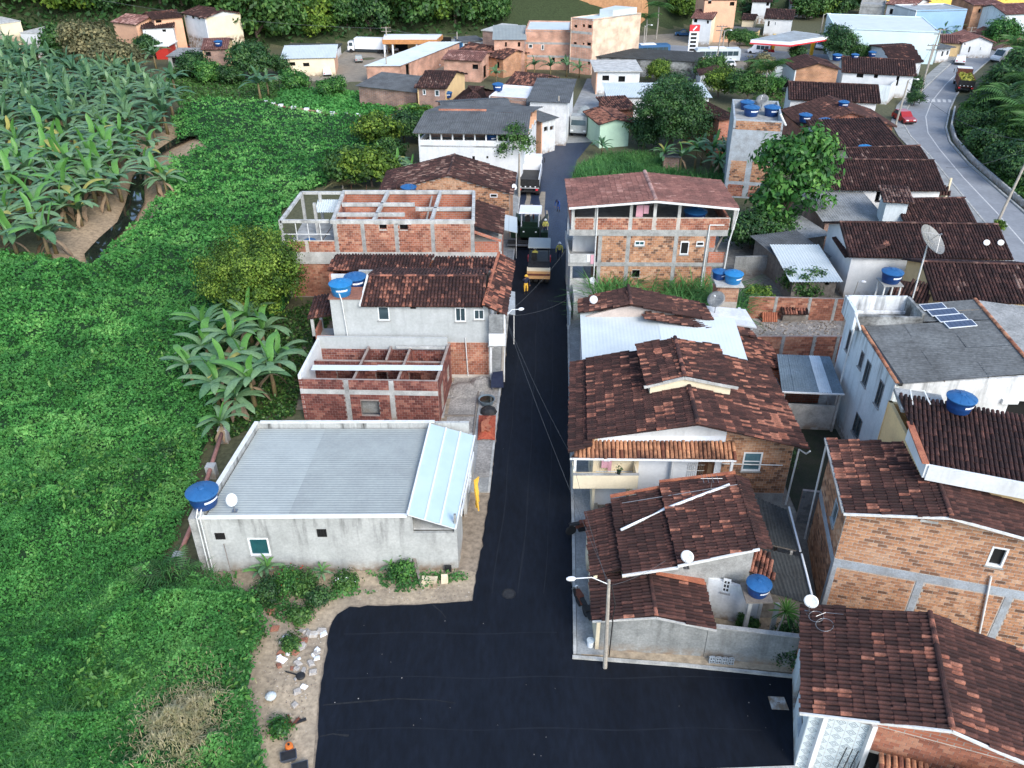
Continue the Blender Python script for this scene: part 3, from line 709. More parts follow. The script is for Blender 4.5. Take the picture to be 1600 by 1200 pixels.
# yards, forecourts and the road past the filling station
sheet('forecourt', [P(u, v)[:2] for u, v in ((420, 122), (560, 132), (700, 122), (760, 100), (1000, 100), (1110, 118), (1320, 108), (1330, 84), (1200, 70), (1060, 52), (900, 62), (720, 60), (560, 62), (520, 96))], .012, 'old_paving')
sheet('highway', [P(u, v)[:2] for u, v in ((560, 74), (720, 70), (1000, 86), (1180, 96), (1320, 100), (1330, 88), (1190, 78), (1000, 68), (720, 58), (560, 60))], .02, 'asphalt_old')
sheet('ramp_road', [P(u, v)[:2] for u, v in ((268, 66), (300, 76), (352, 50), (356, 40), (338, 46), (300, 54), (278, 52))], .02, 'fibre_light')
sheet('yard', [P(u, v)[:2] for u, v in ((1165, 470), (1325, 468), (1310, 530), (1175, 532))], .05, 'gravel', .04)
sheet('sand_patch', [P(u, v)[:2] for u, v in ((600, 193), (612, 178), (640, 172), (652, 182), (645, 195), (620, 200))], .03, 'clay')
# ------------------------------------------------------------------ left side of the street
def fitrect(*a): return a
def L1():
 t = thing('grey_house', 'single storey grey rendered house with silver corrugated roof at the road corner', 'house', (-9.3, 36, 0))
 A, B, C, D = (-15.9, 32.1), (-2.85, 32.25), (-2.35, 40.3), (-15.1, 40.25); H = 3.78
 hw = pxhole(A, B, 393, 841, 418, 867); v1 = pxhole(A, B, 338, 833, 350, 842); v2 = pxhole(A, B, 497, 827, 509, 838)
 op = pxhole(A, B, 646, 814, 709, 833)
 wall(t, A, B, 0, H, 'render_grey', holes=[hw, v1, v2, (op[0], op[1], op[2], H)])
 wall(t, B, C, 0, 3.2, 'render_grey', holes=[(2.2, 4.2, 0, 2.6), (5.2, 6.6, 1.0, 2.2)])
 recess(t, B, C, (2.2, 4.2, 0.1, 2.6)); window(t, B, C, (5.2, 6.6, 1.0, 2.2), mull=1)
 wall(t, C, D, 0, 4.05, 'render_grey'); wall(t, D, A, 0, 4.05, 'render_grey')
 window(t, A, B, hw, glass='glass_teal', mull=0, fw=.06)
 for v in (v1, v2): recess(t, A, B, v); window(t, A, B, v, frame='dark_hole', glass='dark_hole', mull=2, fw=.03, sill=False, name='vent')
 mb = MB()
 mb.bar((*A, H+.02), (B[0]-2.5, B[1]-.02, H+.02), .26, .06); mb.build('wall_capping', 'white_metal', t)
 mb = MB(); mb.bar((D[0]+.09, D[1]-.05, 4.07), (A[0]+.12, A[1]+.3, 4.07), .24, .05); mb.build('wall_capping', 'pipe', t)
 mb = MB(); mb.bar((D[0]+.3, D[1]-.09, 4.075), (C[0]-2.2, C[1]-.09, 4.075), .24, .05); mb.build('wall_capping', 'pipe', t)
 xm = -5.3
 # sheets run left-right: waves across the depth
 y0, y1 = 32.28, 40.0
 for i, (xa, xb) in enumerate(((-15.55, -11.35), (-11.4, xm))):
  for j in range(8):
   ya, yb = y0+(y1-y0)*j/8, y0+(y1-y0)*(j+1)/8; sk = .085
   sh = lambda x, y: x+(y-32.2)*sk*(1 if x < -15 else .65)
   o = .004*i; z = 3.70
   zz = lambda y: z+o+.08*(1-(y-y0)/(y1-y0)); vs, fs = corr_mesh([(sh(xa, yb), yb, zz(yb)), (sh(xa, ya), ya, zz(ya)), (sh(xb, ya), ya, zz(ya)), (sh(xb, yb), yb, zz(yb))], .9651/5, .02)
   MB().add(vs, [f[::-1] for f in fs]).build('roof_sheet', 'zinc' if i else 'zinc_white2', t, smooth=True)
 # translucent canopy
 q = [P(637, 804, 3.95), P(712, 826, 3.15), P(742, 681, 3.35), P(672, 662, 4.08)]
 bl = lambda s, u: (q[0]*(1-s)+q[1]*s)*(1-u)+(q[3]*(1-s)+q[2]*s)*u
 cn = MB()
 for s in (0, .36, .68, 1): cn.bar(bl(s, 0)+A3(0, 0, .03), bl(s, 1)+A3(0, 0, .03), .09, .07)
 for u in (0.004, .33, .66, .996): cn.bar(bl(0, u)-A3(0, 0, .04), bl(1, u)-A3(0, 0, .04), .06, .05)
 cf = cn.build('canopy_frame', 'white_metal', t)
 for i, (s0, s1) in enumerate(((0, .36), (.36, .68), (.68, 1))):
  for j in range(3):
   u0, u1 = j/3, (j+1)/3
   MB().hexa([bl(s0, u0), bl(s1, u0), bl(s1, u1), bl(s0, u1)], [p+A3(0, 0, .012) for p in (bl(s0, u0), bl(s1, u0), bl(s1, u1), bl(s0, u1))]).build('translucent_panel', 'poly', cf)
 f0, f1 = bl(1, .15), bl(1, .80)
 MB().bar(f0+A3(.12, 0, -.1), f1+A3(.12, 0, -.1), .05, .30).build('fascia_board', 'white_metal', t)
 MB().box(-5.2, 32.5, 2.6, -3.0, 40.0, 2.68).build('porch_ceiling', 'concrete_light', t)
 post(t, B[0]-.15, B[1]+.3, 3.15, 3.28, .16, 'white_metal'); post(t, -5.3, 32.4, 3.7, 3.95, .14, 'white_metal')
 for k, x in enumerate((-16.0, -15.8)):
  MB().tube([(x, 31.98-.05*k, 0), (x+.05, 31.98-.05*k, 3.9), (x+.1, 32.3, 4.3)], .035).build('drain_pipe', 'pipe', t)
 MB().box(-3.55, 31.98, .1, -3.2, 32.09, .5).build('meter_box', 'black', t)
 MB().box(-16.5, 32.2, 0, -15.92, 33.6, 3.6).build('tank_pillar', 'concrete', t)
 tank((-15.75, 32.85, 4.04), 'big blue water tank on the corner of the silver roofed grey house', 1.0, .9)
 dish((-14.2, 32.6, 3.80), (-.25, -.75, .55), 'white satellite dish on the front edge of the silver roof', .68)
 c = thing('yellow_hammock', 'yellow cloth bundle hanging on the street side of the grey house', 'cloth', (-2.0, 36.5, .2))
 mb = MB()
 for k in range(5): mb.tube([(-2.12+.06*k, 36.6+.07*k, 2.6), (-2.02+.08*math.sin(k), 36.4+.1*k, 1.7), (-2.0+.1*math.cos(k*2), 36.3+.16*k, .6+.1*k)], [.04, .09, .05], 6)
 mb.build('cloth', 'yellow_cloth', c)
 MB().tube([(-2.2, 36.7, 2.65), (-2.36, 36.7, 2.65)], .02).build('hook', 'steel', c)
mat('zinc_white2', (.37, .405, .39), (.325, .355, .345), scale=.6, rough=.6, fine=.05, spec=.25)
L1()
def L2():
 t = thing('unfinished_house', 'roofless red brick house with bare partition walls behind the silver roof', 'house', (-9.3, 49, 0))
 A, B, C, D = (-14.0, 46.3), (-4.85, 46.0), (-4.35, 51.1), (-13.7, 51.35); H = 3.22
 hw = pxhole(A, B, 566, 627, 592, 650)
 w = wall(t, A, B, 0, H, 'mortar_dark', holes=[hw]); L = 9.15
 bz = (PW(600, 617, A, B)[1], PW(600, 610, A, B)[1]); c1 = PW(542, 610, A, B)[0]; c2 = PW(612, 610, A, B)[0]
 ex = [hw, (0, L, *bz), (c1-.17, c1+.17, 0, H), (c2-.17, c2+.17, 0, H)]
 bricks(t, w, A, B, .02, H, 'brick_red', ex, bl=.36, bh=.19, indiv=300, seed=2)
 pole_on(t, A, B, c1, 0, H, .3, 'concrete'); pole_on(t, A, B, c2, 0, H, .3, 'concrete_light')
 pole_on(t, A, B, L/2+.01, *bz, L-.03, 'concrete_light', .016, name='tie_beam')
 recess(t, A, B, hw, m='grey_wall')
 w = wall(t, B, C, 0, H+.02, 'mortar_dark', holes=[(.9, 1.8, .2, 2.2), (3.4, 4.2, 1.0, 2.1)])
 bricks(t, w, B, C, .02, H, 'brick_red', [(.9, 1.8, .2, 2.2), (3.4, 4.2, 1.0, 2.1)], bl=.36, seed=4)
 w = wall(t, C, D, 0, 3.7, 'render_grey2', name='rear_wall');
 bricks(t, w, (D[0]+.2, D[1]-.185), (C[0]-.2, C[1]-.185), .0, 2.75, 'brick_red', bl=.36, seed=5, proud=.012)
 w = wall(t, D, A, 0, 3.55, 'plaster_white', name='side_wall')
 for k, (a, c_, z) in enumerate(((P(550, 592, 3.1), P(575, 540, 3.1), 3.1), (P(619, 594, 3.1), P(641, 538, 3.1), 3.1), (P(602, 561, 3.1), P(610, 538, 3.1), 3.1))):
  a[1] = max(a[1], 46.25); c_[1] = min(c_[1], 50.9)
  w = wall(t, c_, a, 0, z, 'mortar_dark', th=.13, name='partition_wall', start=0.)
  bricks(t, w, c_, a, .02, z-.1, 'brick_red', bl=.36, seed=6+k)
  w2 = wall(t, a+A3(.14, 0, 0), c_+A3(.14, 0, 0), 0, z-.01, 'mortar_dark', th=.005, name='partition_face', start=0.)
  bricks(t, w2, a+A3(.14, 0, 0), c_+A3(.14, 0, 0), .02, z-.1, 'brick_red', bl=.36, seed=16+k)
 y = 48.9
 w = wall(t, (-13.6, y+.3), (-4.7, y), 0, 2.95, 'mortar_dark', th=.13, name='partition_wall', holes=[(1.5, 2.4, 0, 2.1), (4.2, 5.0, 0, 2.1), (6.5, 7.3, 0, 2.1)])
 bricks(t, w, (-13.6, y+.3), (-4.7, y), .02, 2.9, 'brick_red', [(1.5, 2.4, 0, 2.1), (4.2, 5.0, 0, 2.1), (6.5, 7.3, 0, 2.1)], bl=.36, seed=9)
 for i in range(2):
  xa, xb = -13.4+4.35*i, -9.0+4.35*i; vs, fs = corr_mesh([(xa, 48.1, 3.24), (xa, 47.4, 3.24), (xb, 47.3, 3.26), (xb, 48.0, 3.26)], .14, .016)
  MB().add(vs, [f[::-1] for f in fs]).build('loose_roof_sheet', 'zinc_white', t, smooth=True)
 MB().bar((-8.1, 50.7, 3.12), (-4.7, 50.6, 3.12), .16, .14).build('beam', 'concrete_light', t)
 MB().box(-13.7, 46.5, .0, -4.6, 50.9, .04).build('floor_slab', 'concrete', t)
L2()
def L3():
 t = thing('two_storey_house', 'grey rendered two storey house with dark tiled roof and balcony onto the street', 'house', (-6.5, 54, 0))
 A, B, C, D = (-11.75, 51.75), (-1.65, 51.65), (-1.35, 57.3), (-11.5, 57.5); H = 5.95
 hs = [pxhole(A, B, 592, 479, 607, 500), pxhole(A, B, 712, 481, 727, 502), pxhole(A, B, 741, 484, 756, 499), pxhole(A, B, 642, 477, 649, 482)]
 w = wall(t, A, B, 3.0, H, 'render_grey2', holes=hs)
 for h, g, mu in zip(hs[:3], ('glass', 'glass', 'glass'), (0, 1, 1)): window(t, A, B, h, glass=g, mull=mu)
 window(t, A, B, hs[3], frame='dark_hole', glass='dark_hole', mull=0, sill=False, name='vent')
 w = wall(t, A, B, 0, 3.0, 'mortar', name='lower_wall')
 bricks(t, w, A, B, .3, 2.95, 'brick_orange', bl=.36, seed=21, s0=6.5)
 wall(t, B, C, 0, H, 'plaster_white', holes=[(.5, 2.0, 3.2, 5.4), (3, 4.2, 0, 2.2)]); recess(t, B, C, (.5, 2., 3.2, 5.4)); recess(t, B, C, (3, 4.2, .1, 2.2))
 wall(t, C, D, 0, H, 'render_grey2'); wall(t, D, A, 0, H, 'render_grey2')
 xr = -2.0
 tile_roof(t, [(-10.5, 51.45, 5.95), (xr, 51.35, 5.95), (xr+.1, 54.4, 6.85), (-10.3, 54.5, 6.85)], seed=31, orange=.19, indiv=300, w=.24)
 tile_roof(t, [(xr+.3, 57.5, 6.0), (-10.2, 57.6, 6.0), (-10.3, 54.5, 6.85), (xr+.1, 54.4, 6.85)], seed=32, orange=.15, w=.24)
 ridge(t, (-10.3, 54.45, 6.86), (xr, 54.4, 6.86), seed=1)
 MB().bar((-10.5, 51.4, 5.99), (-10.3, 54.5, 6.92), .12, .14).build('verge_board', 'pipe', t)
 # street-side roof plane
 tile_roof(t, [(-.35, 51.0, 5.5), (.25, 60.0, 5.5), (-.95, 60.0, 6.25), (-1.95, 51.0, 6.25)], seed=33, orange=.32, w=.24, m='tile')
 MB().bar((-1.95, 51.0, 6.3), (-1.0, 60, 6.3), .2, .1).build('verge_board', 'tile_orange2', t)
 # balcony
 MB().box(-1.7, 51.0, 2.95, -.45, 55.6, 3.1).build('balcony_floor', 'concrete', t)
 MB().box(-1.62, 50.9, 3.1, -.45, 51.0, 4.05).box(-.55, 51.0, 3.1, -.45, 55.6, 4.05).build('balcony_parapet', 'plaster_white', t)
 post(t, -.52, 51.05, 4.05, 5.6, .12, 'white_metal'); MB().box(-1.6, 51.06, 4.06, -.6, 51.09, 5.5).build('balcony_screen', 'fibre_light', t)
 post(t, -.6, 51.1, 0, 2.95, .18, 'plaster_white'); post(t, -1.5, 51.1, 0, 2.95, .14, 'pipe')
 MB().tube([(-3.2, 51.6, 0.2), (-3.3, 51.58, 3.4)], .04).build('drain_pipe', 'pipe', t)
 # corner tower that carries the tanks
 MB().box(-12.6, 51.76, 0, -10.55, 53.4, 6.35).build('tank_tower', 'render_grey2', t)
 MB().box(-12.7, 51.66, 6.35, -10.45, 53.5, 6.43).build('tower_slab', 'brick_dull', t)
 MB().tube([(-11.9, 51.7, 6.9), (-11.75, 51.62, 6.3), (-11.5, 51.62, .3)], .04).build('drain_pipe', 'pipe', t)
 tank((-11.85, 52.35, 6.43), 'bright blue water tank at the front of the tower on the grey two storey house', 1.0, .2, lid='tank_sky', body='tank_sky')
 tank((-11.2, 54.3, 6.05), 'dark blue water tank behind the brighter tank on the grey house', .98, .4)
 MB().box(-12.0, 53.5, 5.7, -10.4, 55.2, 6.04).build('tank_base', 'concrete', t)
 # side lean-to
 tile_roof(t, [(-14.6, 52.6, 4.35), (-12.62, 52.6, 4.7), (-12.62, 55.6, 5.0), (-14.6, 55.6, 4.65)], seed=35, orange=.1, w=.24)
 for x, y in ((-14.3, 52.8), (-14.3, 55.3)): post(t, x, y, 0, 4.35, .2, 'concrete_light')
 MB().box(-14.4, 52.7, 2.1, -12.62, 52.85, 2.9).box(-14.4, 52.86, 2.1, -14.25, 55.3, 2.9).build('terrace_parapet', 'brick_flat', t)
 MB().box(-14.4, 52.7, 0, -12.62, 55.4, 2.08).build('terrace_base', 'render_grey2', t)
mat('tile_orange2', (.46, .17, .09), (.30, .10, .06), scale=2, fine=.3)
mat('brick_dull', (.32, .14, .09), (.22, .10, .07), scale=3, fine=.3)
def brick_mat(name, c1, c2, mo, sc=1., bw=.36, bh=.19):
 m = bpy.data.materials.new(name); m.use_nodes = True; MATS[name] = m; n = m.node_tree.nodes; l = m.node_tree.links; b = n['Principled BSDF']
 tc = n.new('ShaderNodeTexCoord'); sx = n.new('ShaderNodeSeparateXYZ'); l.new(tc.outputs['Object'], sx.inputs[0])
 ad = n.new('ShaderNodeMath'); l.new(sx.outputs[0], ad.inputs[0]); l.new(sx.outputs[1], ad.inputs[1])
 cb = n.new('ShaderNodeCombineXYZ'); l.new(ad.outputs[0], cb.inputs[0]); l.new(sx.outputs[2], cb.inputs[1])
 bt = n.new('ShaderNodeTexBrick'); l.new(cb.outputs[0], bt.inputs[0]); bt.inputs['Scale'].default_value = sc
 bt.inputs['Color1'].default_value = (*c1, 1); bt.inputs['Color2'].default_value = (*c2, 1); bt.inputs['Mortar'].default_value = (*mo, 1)
 bt.inputs['Brick Width'].default_value = bw; bt.inputs['Row Height'].default_value = bh; bt.inputs['Mortar Size'].default_value = .012; bt.inputs['Bias'].default_value = -.2
 ns = n.new('ShaderNodeTexNoise'); ns.inputs['Scale'].default_value = .7; ns.inputs['Detail'].default_value = 5; l.new(tc.outputs['Object'], ns.inputs[0])
 hs = n.new('ShaderNodeHueSaturation'); mr = n.new('ShaderNodeMapRange'); l.new(ns.outputs[0], mr.inputs[0]); mr.inputs[1].default_value = .3; mr.inputs[2].default_value = .7; mr.inputs[3].default_value = .6; mr.inputs[4].default_value = 1.2
 l.new(mr.outputs[0], hs.inputs['Value']); l.new(bt.outputs[0], hs.inputs['Color']); l.new(hs.outputs[0], b.inputs['Base Color']); b.inputs['Roughness'].default_value = .9
brick_mat('brick_flat', (.50, .18, .10), (.36, .11, .065), (.36, .33, .29))
brick_mat('brick_flat_tan', (.52, .25, .12), (.40, .18, .09), (.40, .36, .31))
brick_mat('brick_flat_grey', (.36, .21, .15), (.25, .15, .12), (.36, .34, .32))
brick_mat('brick_flat_pink', (.58, .30, .20), (.48, .24, .16), (.5, .44, .38))
L3()
def L3b():
 t = thing('low_house', 'narrow house with dark tiled roof strip squeezed behind the grey two storey house', 'house', (-8, 60, 0))
 A, B, C, D = (-14.2, 59.0), (-1.2, 58.8), (-1.0, 61.8), (-14, 62.)
 w = wall(t, A, B, 0, 4.85, 'plaster_white');
 for a, b_ in ((B, C), (C, D), (D, A)): wall(t, a, b_, 0, 4.8, 'brick_flat')
 xm = -6.6
 tile_roof(t, [(-14.4, 59.5, 5.0), (xm, 59.4, 5.0), (xm+.3, 62.0, 5.2), (-14.2, 62.1, 5.2)], seed=41, orange=.2, w=.24)
 tile_roof(t, [(xm+.15, 59.2, 4.85), (-1.1, 59.1, 4.85), (-1.0, 61.9, 5.05), (xm+.4, 62.0, 5.05)], seed=42, orange=.25, w=.24)
 MB().box(-12.3, 58.65, 4.4, -1.2, 58.79, 5.05).build('white_parapet', 'plaster_white', t)
 MB().box(-1.0, 59, 0, -.7, 62, 4.6).build('street_wall', 'concrete', t)
L3b()
def L4():
 t = thing('concrete_frame_house', 'unfinished two storey brick house with open concrete roof beams', 'house', (-9, 68, 0))
 y0, y1 = 64.9, 72.3; xl, xm, xr = -14.75, -3.15, -.9; H = 7.0
 A, B, C, D = (xl, y0), (xm, y0), (xm-.2, y1), (xl-.3, y1)
 zb = Zat(y0, 394); hs = [pxhole(A, B, 593, 351, 604, 359), pxhole(A, B, 625, 351, 637, 360)]
 w = wall(t, A, B, zb, H-.3, 'mortar', holes=hs); L = xm-xl
 cols = [.15]+[PW(u, 360, A, B)[0] for u in (567, 619, 676)]+[L-.12]
 ex = hs+[(c-.16, c+.16, 0, 9) for c in cols]
 bricks(t, w, A, B, zb+.02, H-.32, 'brick_orange', ex, bl=.36, seed=51, dark=.04)
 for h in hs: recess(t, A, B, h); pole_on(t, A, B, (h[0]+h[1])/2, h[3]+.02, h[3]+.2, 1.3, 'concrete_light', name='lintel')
 for c in cols: pole_on(t, A, B, c, 0.2, H-.3, .3, 'concrete')
 zl = Zat(y0, 412)
 MB().box(-19.0, y0-.06, zl, -.85, y0+.2, zb).build('floor_beam', 'concrete_light', t)
 w = wall(t, (xl-4.1, y0+.05), (-1., y0+.05), 0, zl, 'mortar_dark', name='lower_wall')
 bricks(t, w, (xl-4.1, y0+.05), (-1., y0+.05), .1, zl-.02, 'brick_orange', bl=.36, seed=52)
 wall(t, (-1., y0), (-.8, y1), 0, zl, 'brick_flat', name='lower_wall', holes=[(2, 4, .1, 2.4)]); wall(t, (xl-4.1, y1), (xl-4.1, y0), 0, zl, 'brick_flat', name='lower_wall')
 wall(t, (-.8, y1), (xl-4.1, y1), 0, zl, 'brick_flat', name='lower_wall')
 slab(t, [(-19, y0+.2, zb-.02), (-.9, y0+.2, zb-.02), (-.8, y1, zb-.02), (-19, y1, zb-.02)], .2, 'concrete', 'floor_slab')
 for a, c_ in ((B, C), (C, D), (D, A)):
  w = wall(t, a, c_, zb, H-.3, 'brick_flat')
 # inner walls
 for x0, x1 in ((595, 620), (675, 690)):
  p = P(x0-6, 335, H); q = P(x1-16, 299, H)
  wall(t, (q[0], min(q[1], y1-.2)), (p[0]-.2, y0+.25), zb, H-.35, 'brick_flat', name='partition_wall', th=.14)
 wall(t, (xl+.2, 69.0), (-8.2, 69.0), zb, H-.35, 'brick_flat', name='partition_wall', th=.14)
 wall(t, (-8.0, 67.9), (xm-.3, 67.9), zb, H-.35, 'brick_flat', name='partition_wall', th=.14)
 wall(t, (-9.8, 66.4), (-8.3, 66.4), zb, H-.9, 'brick_flat', name='partition_wall', th=.14)
 # open beam grid
 def beam(a, b_, w_=.26, h=.3): MB().bar((*a, H-.15), (*b_, H-.15), w_, h).build('roof_beam', 'concrete_light', t)
 beam((xl-.2, y0+.12), (xm+.1, y0+.12)); beam((xl-.4, y1-.15), (xm-.2, y1-.15)); beam((xl, y0+.3), (xl-.3, y1-.3)); beam((xm-.05, y0+.3), (xm-.25, y1-.3))
 for u0, u1 in ((587, 606), (676, 688)):
  p, q = P(u0, 334, H), P(u1, 299, H); beam((p[0], y0+.3), (q[0], y1-.3))
 beam((xl+.1, 69.0), (-8.4, 69.0), .22); beam((xl+.1, 66.6), (-9.0, 66.6), .22); beam((-8.2, 67.9), (xm-.3, 67.9), .22)
 # open terrace frame on the field side
 x0 = -19.05
 for x, y in ((x0, y0+.1), (x0+.3, y1-.5), (x0+1.9, y1-.5), (x0+2.0, 69)): post(t, x, y, 0, H-.02, .24, 'concrete_light', 'column')
 MB().bar((x0, y0+.1, H-.12), (xl-.3, y0+.1, H-.12), .24, .24).build('terrace_beam', 'concrete_light', t)
 MB().bar((x0+.05, y0+.25, H-.12), (x0+.3, y1-.5, H-.12), .24, .24).build('terrace_beam', 'concrete_light', t)
 MB().bar((x0+.3, y1-.4, H-.12), (xl-.4, y1-.4, H-.12), .24, .24).build('terrace_beam', 'concrete_light', t)
 MB().bar((x0, y0, zb+1.6), (xl-.3, y0, zb+1.6), .05, .06).build('rail', 'pipe', t)
 for k in range(3): MB().bar((x0+1.2+k, y0+.1, zb+.9), (x0+1.2+k, y0+.1, H-.2), .06, .06).build('prop', 'pipe', t)
 MB().bar((x0+2.6, 66, zb), (xl-.4, 68.4, zb+1.6), .06, .06).build('prop', 'wood_grey', t)
 w = wall(t, (x0+.1, y0+.02), (xl-.02, y0+.02), zb, zb+1.0, 'mortar', name='terrace_parapet')
 bricks(t, w, (x0+.1, y0+.02), (xl-.02, y0+.02), zb+.02, zb+.98, 'brick_orange', [(1.7, 2.0, 0, 9)], bl=.36, seed=55)
 MB().add(*corr_mesh([(x0+1.6, 70.2, zb+1.5), (x0+4.0, 70.2, zb+1.5), (x0+4.0, 72.1, zb+2.0), (x0+1.6, 72.1, zb+2.0)], .2, .03)).build('loose_roof_sheet', 'zinc_white', t)
 tank((x0+1.9, 66.2, zb), 'small blue water drum on the bare terrace of the concrete frame house', .62, .3)
 # street end with a dark tiled porch
 tile_roof(t, [(-.75, y0+1.5, 5.2), (-.6, y1, 5.2), (xm-.1, y1, 6.0), (xm-.05, y0+1.5, 6.0)], seed=57, m='tile_dark', w=.24)
 for y in (y0+.15, y0+3.6, y1-.2): post(t, -1.05, y, zb, 5.1, .24, 'concrete_light', 'column')
 MB().box(-3.1, y0-.02, zb, -1.1, y0+.13, zb+.9).build('porch_parapet', 'brick_flat', t)
 MB().bar((xm, y0+.1, 5.95), (-.9, y0+.1, 5.15), .16, .2).build('porch_beam', 'brick_flat', t)
 for k in range(9): MB().tube([(xl+.4+k*1.35, y1-.15, H), (xl+.4+k*1.35+.03, y1-.15, H+.55)], .012, 5).build('rebar', 'rust', t)
L4()
def L5():
 t = thing('brick_gable_house', 'tan brick house with wide brown gable roof and a tank beside it', 'house', (-6.5, 79, 0))
 A, B, C, D = (-12.4, 78.2), (-.25, 77.6), (.1, 83.5), (-12.0, 84.)
 za, xa = 6.55, -6.1
 L = math.hypot(B[0]-A[0], B[1]-A[1]); sa = xa-A[0]; ze = 4.9
 w = wall(t, A, B, 0, ze, 'mortar'); g = gable(t, A, B, ze, sa, za, 'mortar')
 top = lambda s: ze+(za-ze)*(s/sa if s < sa else (L-s)/(L-sa))-.05
 h = pxhole(A, B, 766, 303, 777, 308)
 bricks(t, w, A, B, 2.5, za, 'brick_tan', [h], bl=.36, seed=61, top=top); window(t, A, B, h, glass='dark_hole', mull=0, inset=-.02, sill=False)
 wall(t, B, C, 0, ze, 'brick_flat_tan', holes=[(1.5, 2.5, 0, 2.1)]); wall(t, C, D, 0, ze, 'brick_flat_tan'); wall(t, D, A, 0, ze, 'brick_flat_tan')
 f, k = .35, .3
 tile_roof(t, [(A[0]-.5, D[1]+f, ze-.05), (A[0]-.5, A[1]-k, ze-.05), (xa, A[1]-.2-k, za+.02), (xa+.25, D[1]+f, za+.02)], seed=62, orange=.18, w=.25, m='tile_dark')
 tile_roof(t, [(B[0]+.4, B[1]-k, ze-.05), (C[0]+.4, C[1]+f, ze-.05), (xa+.25, D[1]+f, za+.02), (xa, A[1]-.2-k, za+.02)], seed=63, orange=.18, w=.25, m='tile_dark')
 ridge(t, (xa, A[1]-.5, za+.05), (xa+.25, D[1]+.3, za+.05), m='tile_dark')
 MB().box(-10.9, 76.9, 4.6, -8.9, 78.15, 4.72).build('tank_shelf', 'concrete_light', t)
 for x in (-10.7, -9.1): post(t, x, 77.05, 0, 4.6, .2, 'concrete_light')
 tank((-9.9, 77.5, 4.72), 'blue water tank on a concrete shelf beside the wide gable roof', .95, .2)
 dish((.2, 79.0, 4.3), (.6, -.6, .5), 'white satellite dish on the street corner of the tan gable house', .6)
L5()
def L6():
 t = thing('white_hall', 'long white building with open upper floor under a dark corrugated roof', 'building', (-4, 94, 0))
 y0, y1 = 93.0, 104.; A, B, C, D = (-10.5, y0+.6), (1.0, y0), (3.0, y1), (-8.6, y1+.4); zt = Zat(y0, 221); ze = Zat(y0, 208)
 hs = [pxhole(A, B, 738, 244, 742, 250), pxhole(A, B, 760, 244, 763, 248)]
 wall(t, A, B, 0, zt, 'plaster_white', holes=hs); wall(t, D, A, 0, zt, 'plaster_white')
 for h in hs: recess(t, A, B, h)
 wall(t, B, C, 0, zt-.4, 'plaster_white', holes=[(1.5, 3, 0, 2.3), (5, 6.5, 0, 2.3), (8, 9, .9, 2)]); wall(t, C, D, 0, ze, 'brick_flat')
 slab(t, [(*A, zt-.6), (*B, zt-.6), (*C, zt-.6), (*D, zt-.6)], .15, 'concrete', 'floor_slab')
 wall(t, (-9.6, y0+3.5), (1.6, y0+3.2), zt-.5, ze, 'brick_flat_grey', name='inner_wall')
 L = math.hypot(B[0]-A[0], B[1]-A[1])
 for s in np.linspace(.1, L-.15, 10):
  x = A[0]+(B[0]-A[0])*s/L; y = A[1]+(B[1]-A[1])*s/L+.1; post(t, x, y, zt-.05, ze, .16, 'plaster_white')
 for f in np.linspace(.12, .98, 6): post(t, B[0]+(C[0]-B[0])*f-.1, B[1]+(C[1]-B[1])*f, zt-.5, ze, .3, 'plaster_peach')
 sheet_roof(t, [(A[0]-.6, A[1]-.6, ze), (B[0]+.8, B[1]-.6, ze), (B[0]+1.2, y0+5.2, ze+.9), (A[0]+.3, y0+5.6, ze+.9)], 6, 3, 'fibre', .25, .04)
 sheet_roof(t, [(C[0]+.9, C[1]+.5, ze+.1), (D[0]-.3, D[1]+.5, ze+.1), (A[0]+.3, y0+5.62, ze+.9), (B[0]+1.2, y0+5.22, ze+.9)], 6, 3, 'fibre', .25, .04)
 wall(t, (-8.8, y0+6.5), (-3, y0+6.3), ze, ze+1.0, 'brick_flat', name='raised_wall', th=.2)
 tank((-2.2, y0+1.5, zt-.45), 'blue water tank standing behind the posts of the white hall', .95, .3)
L6()
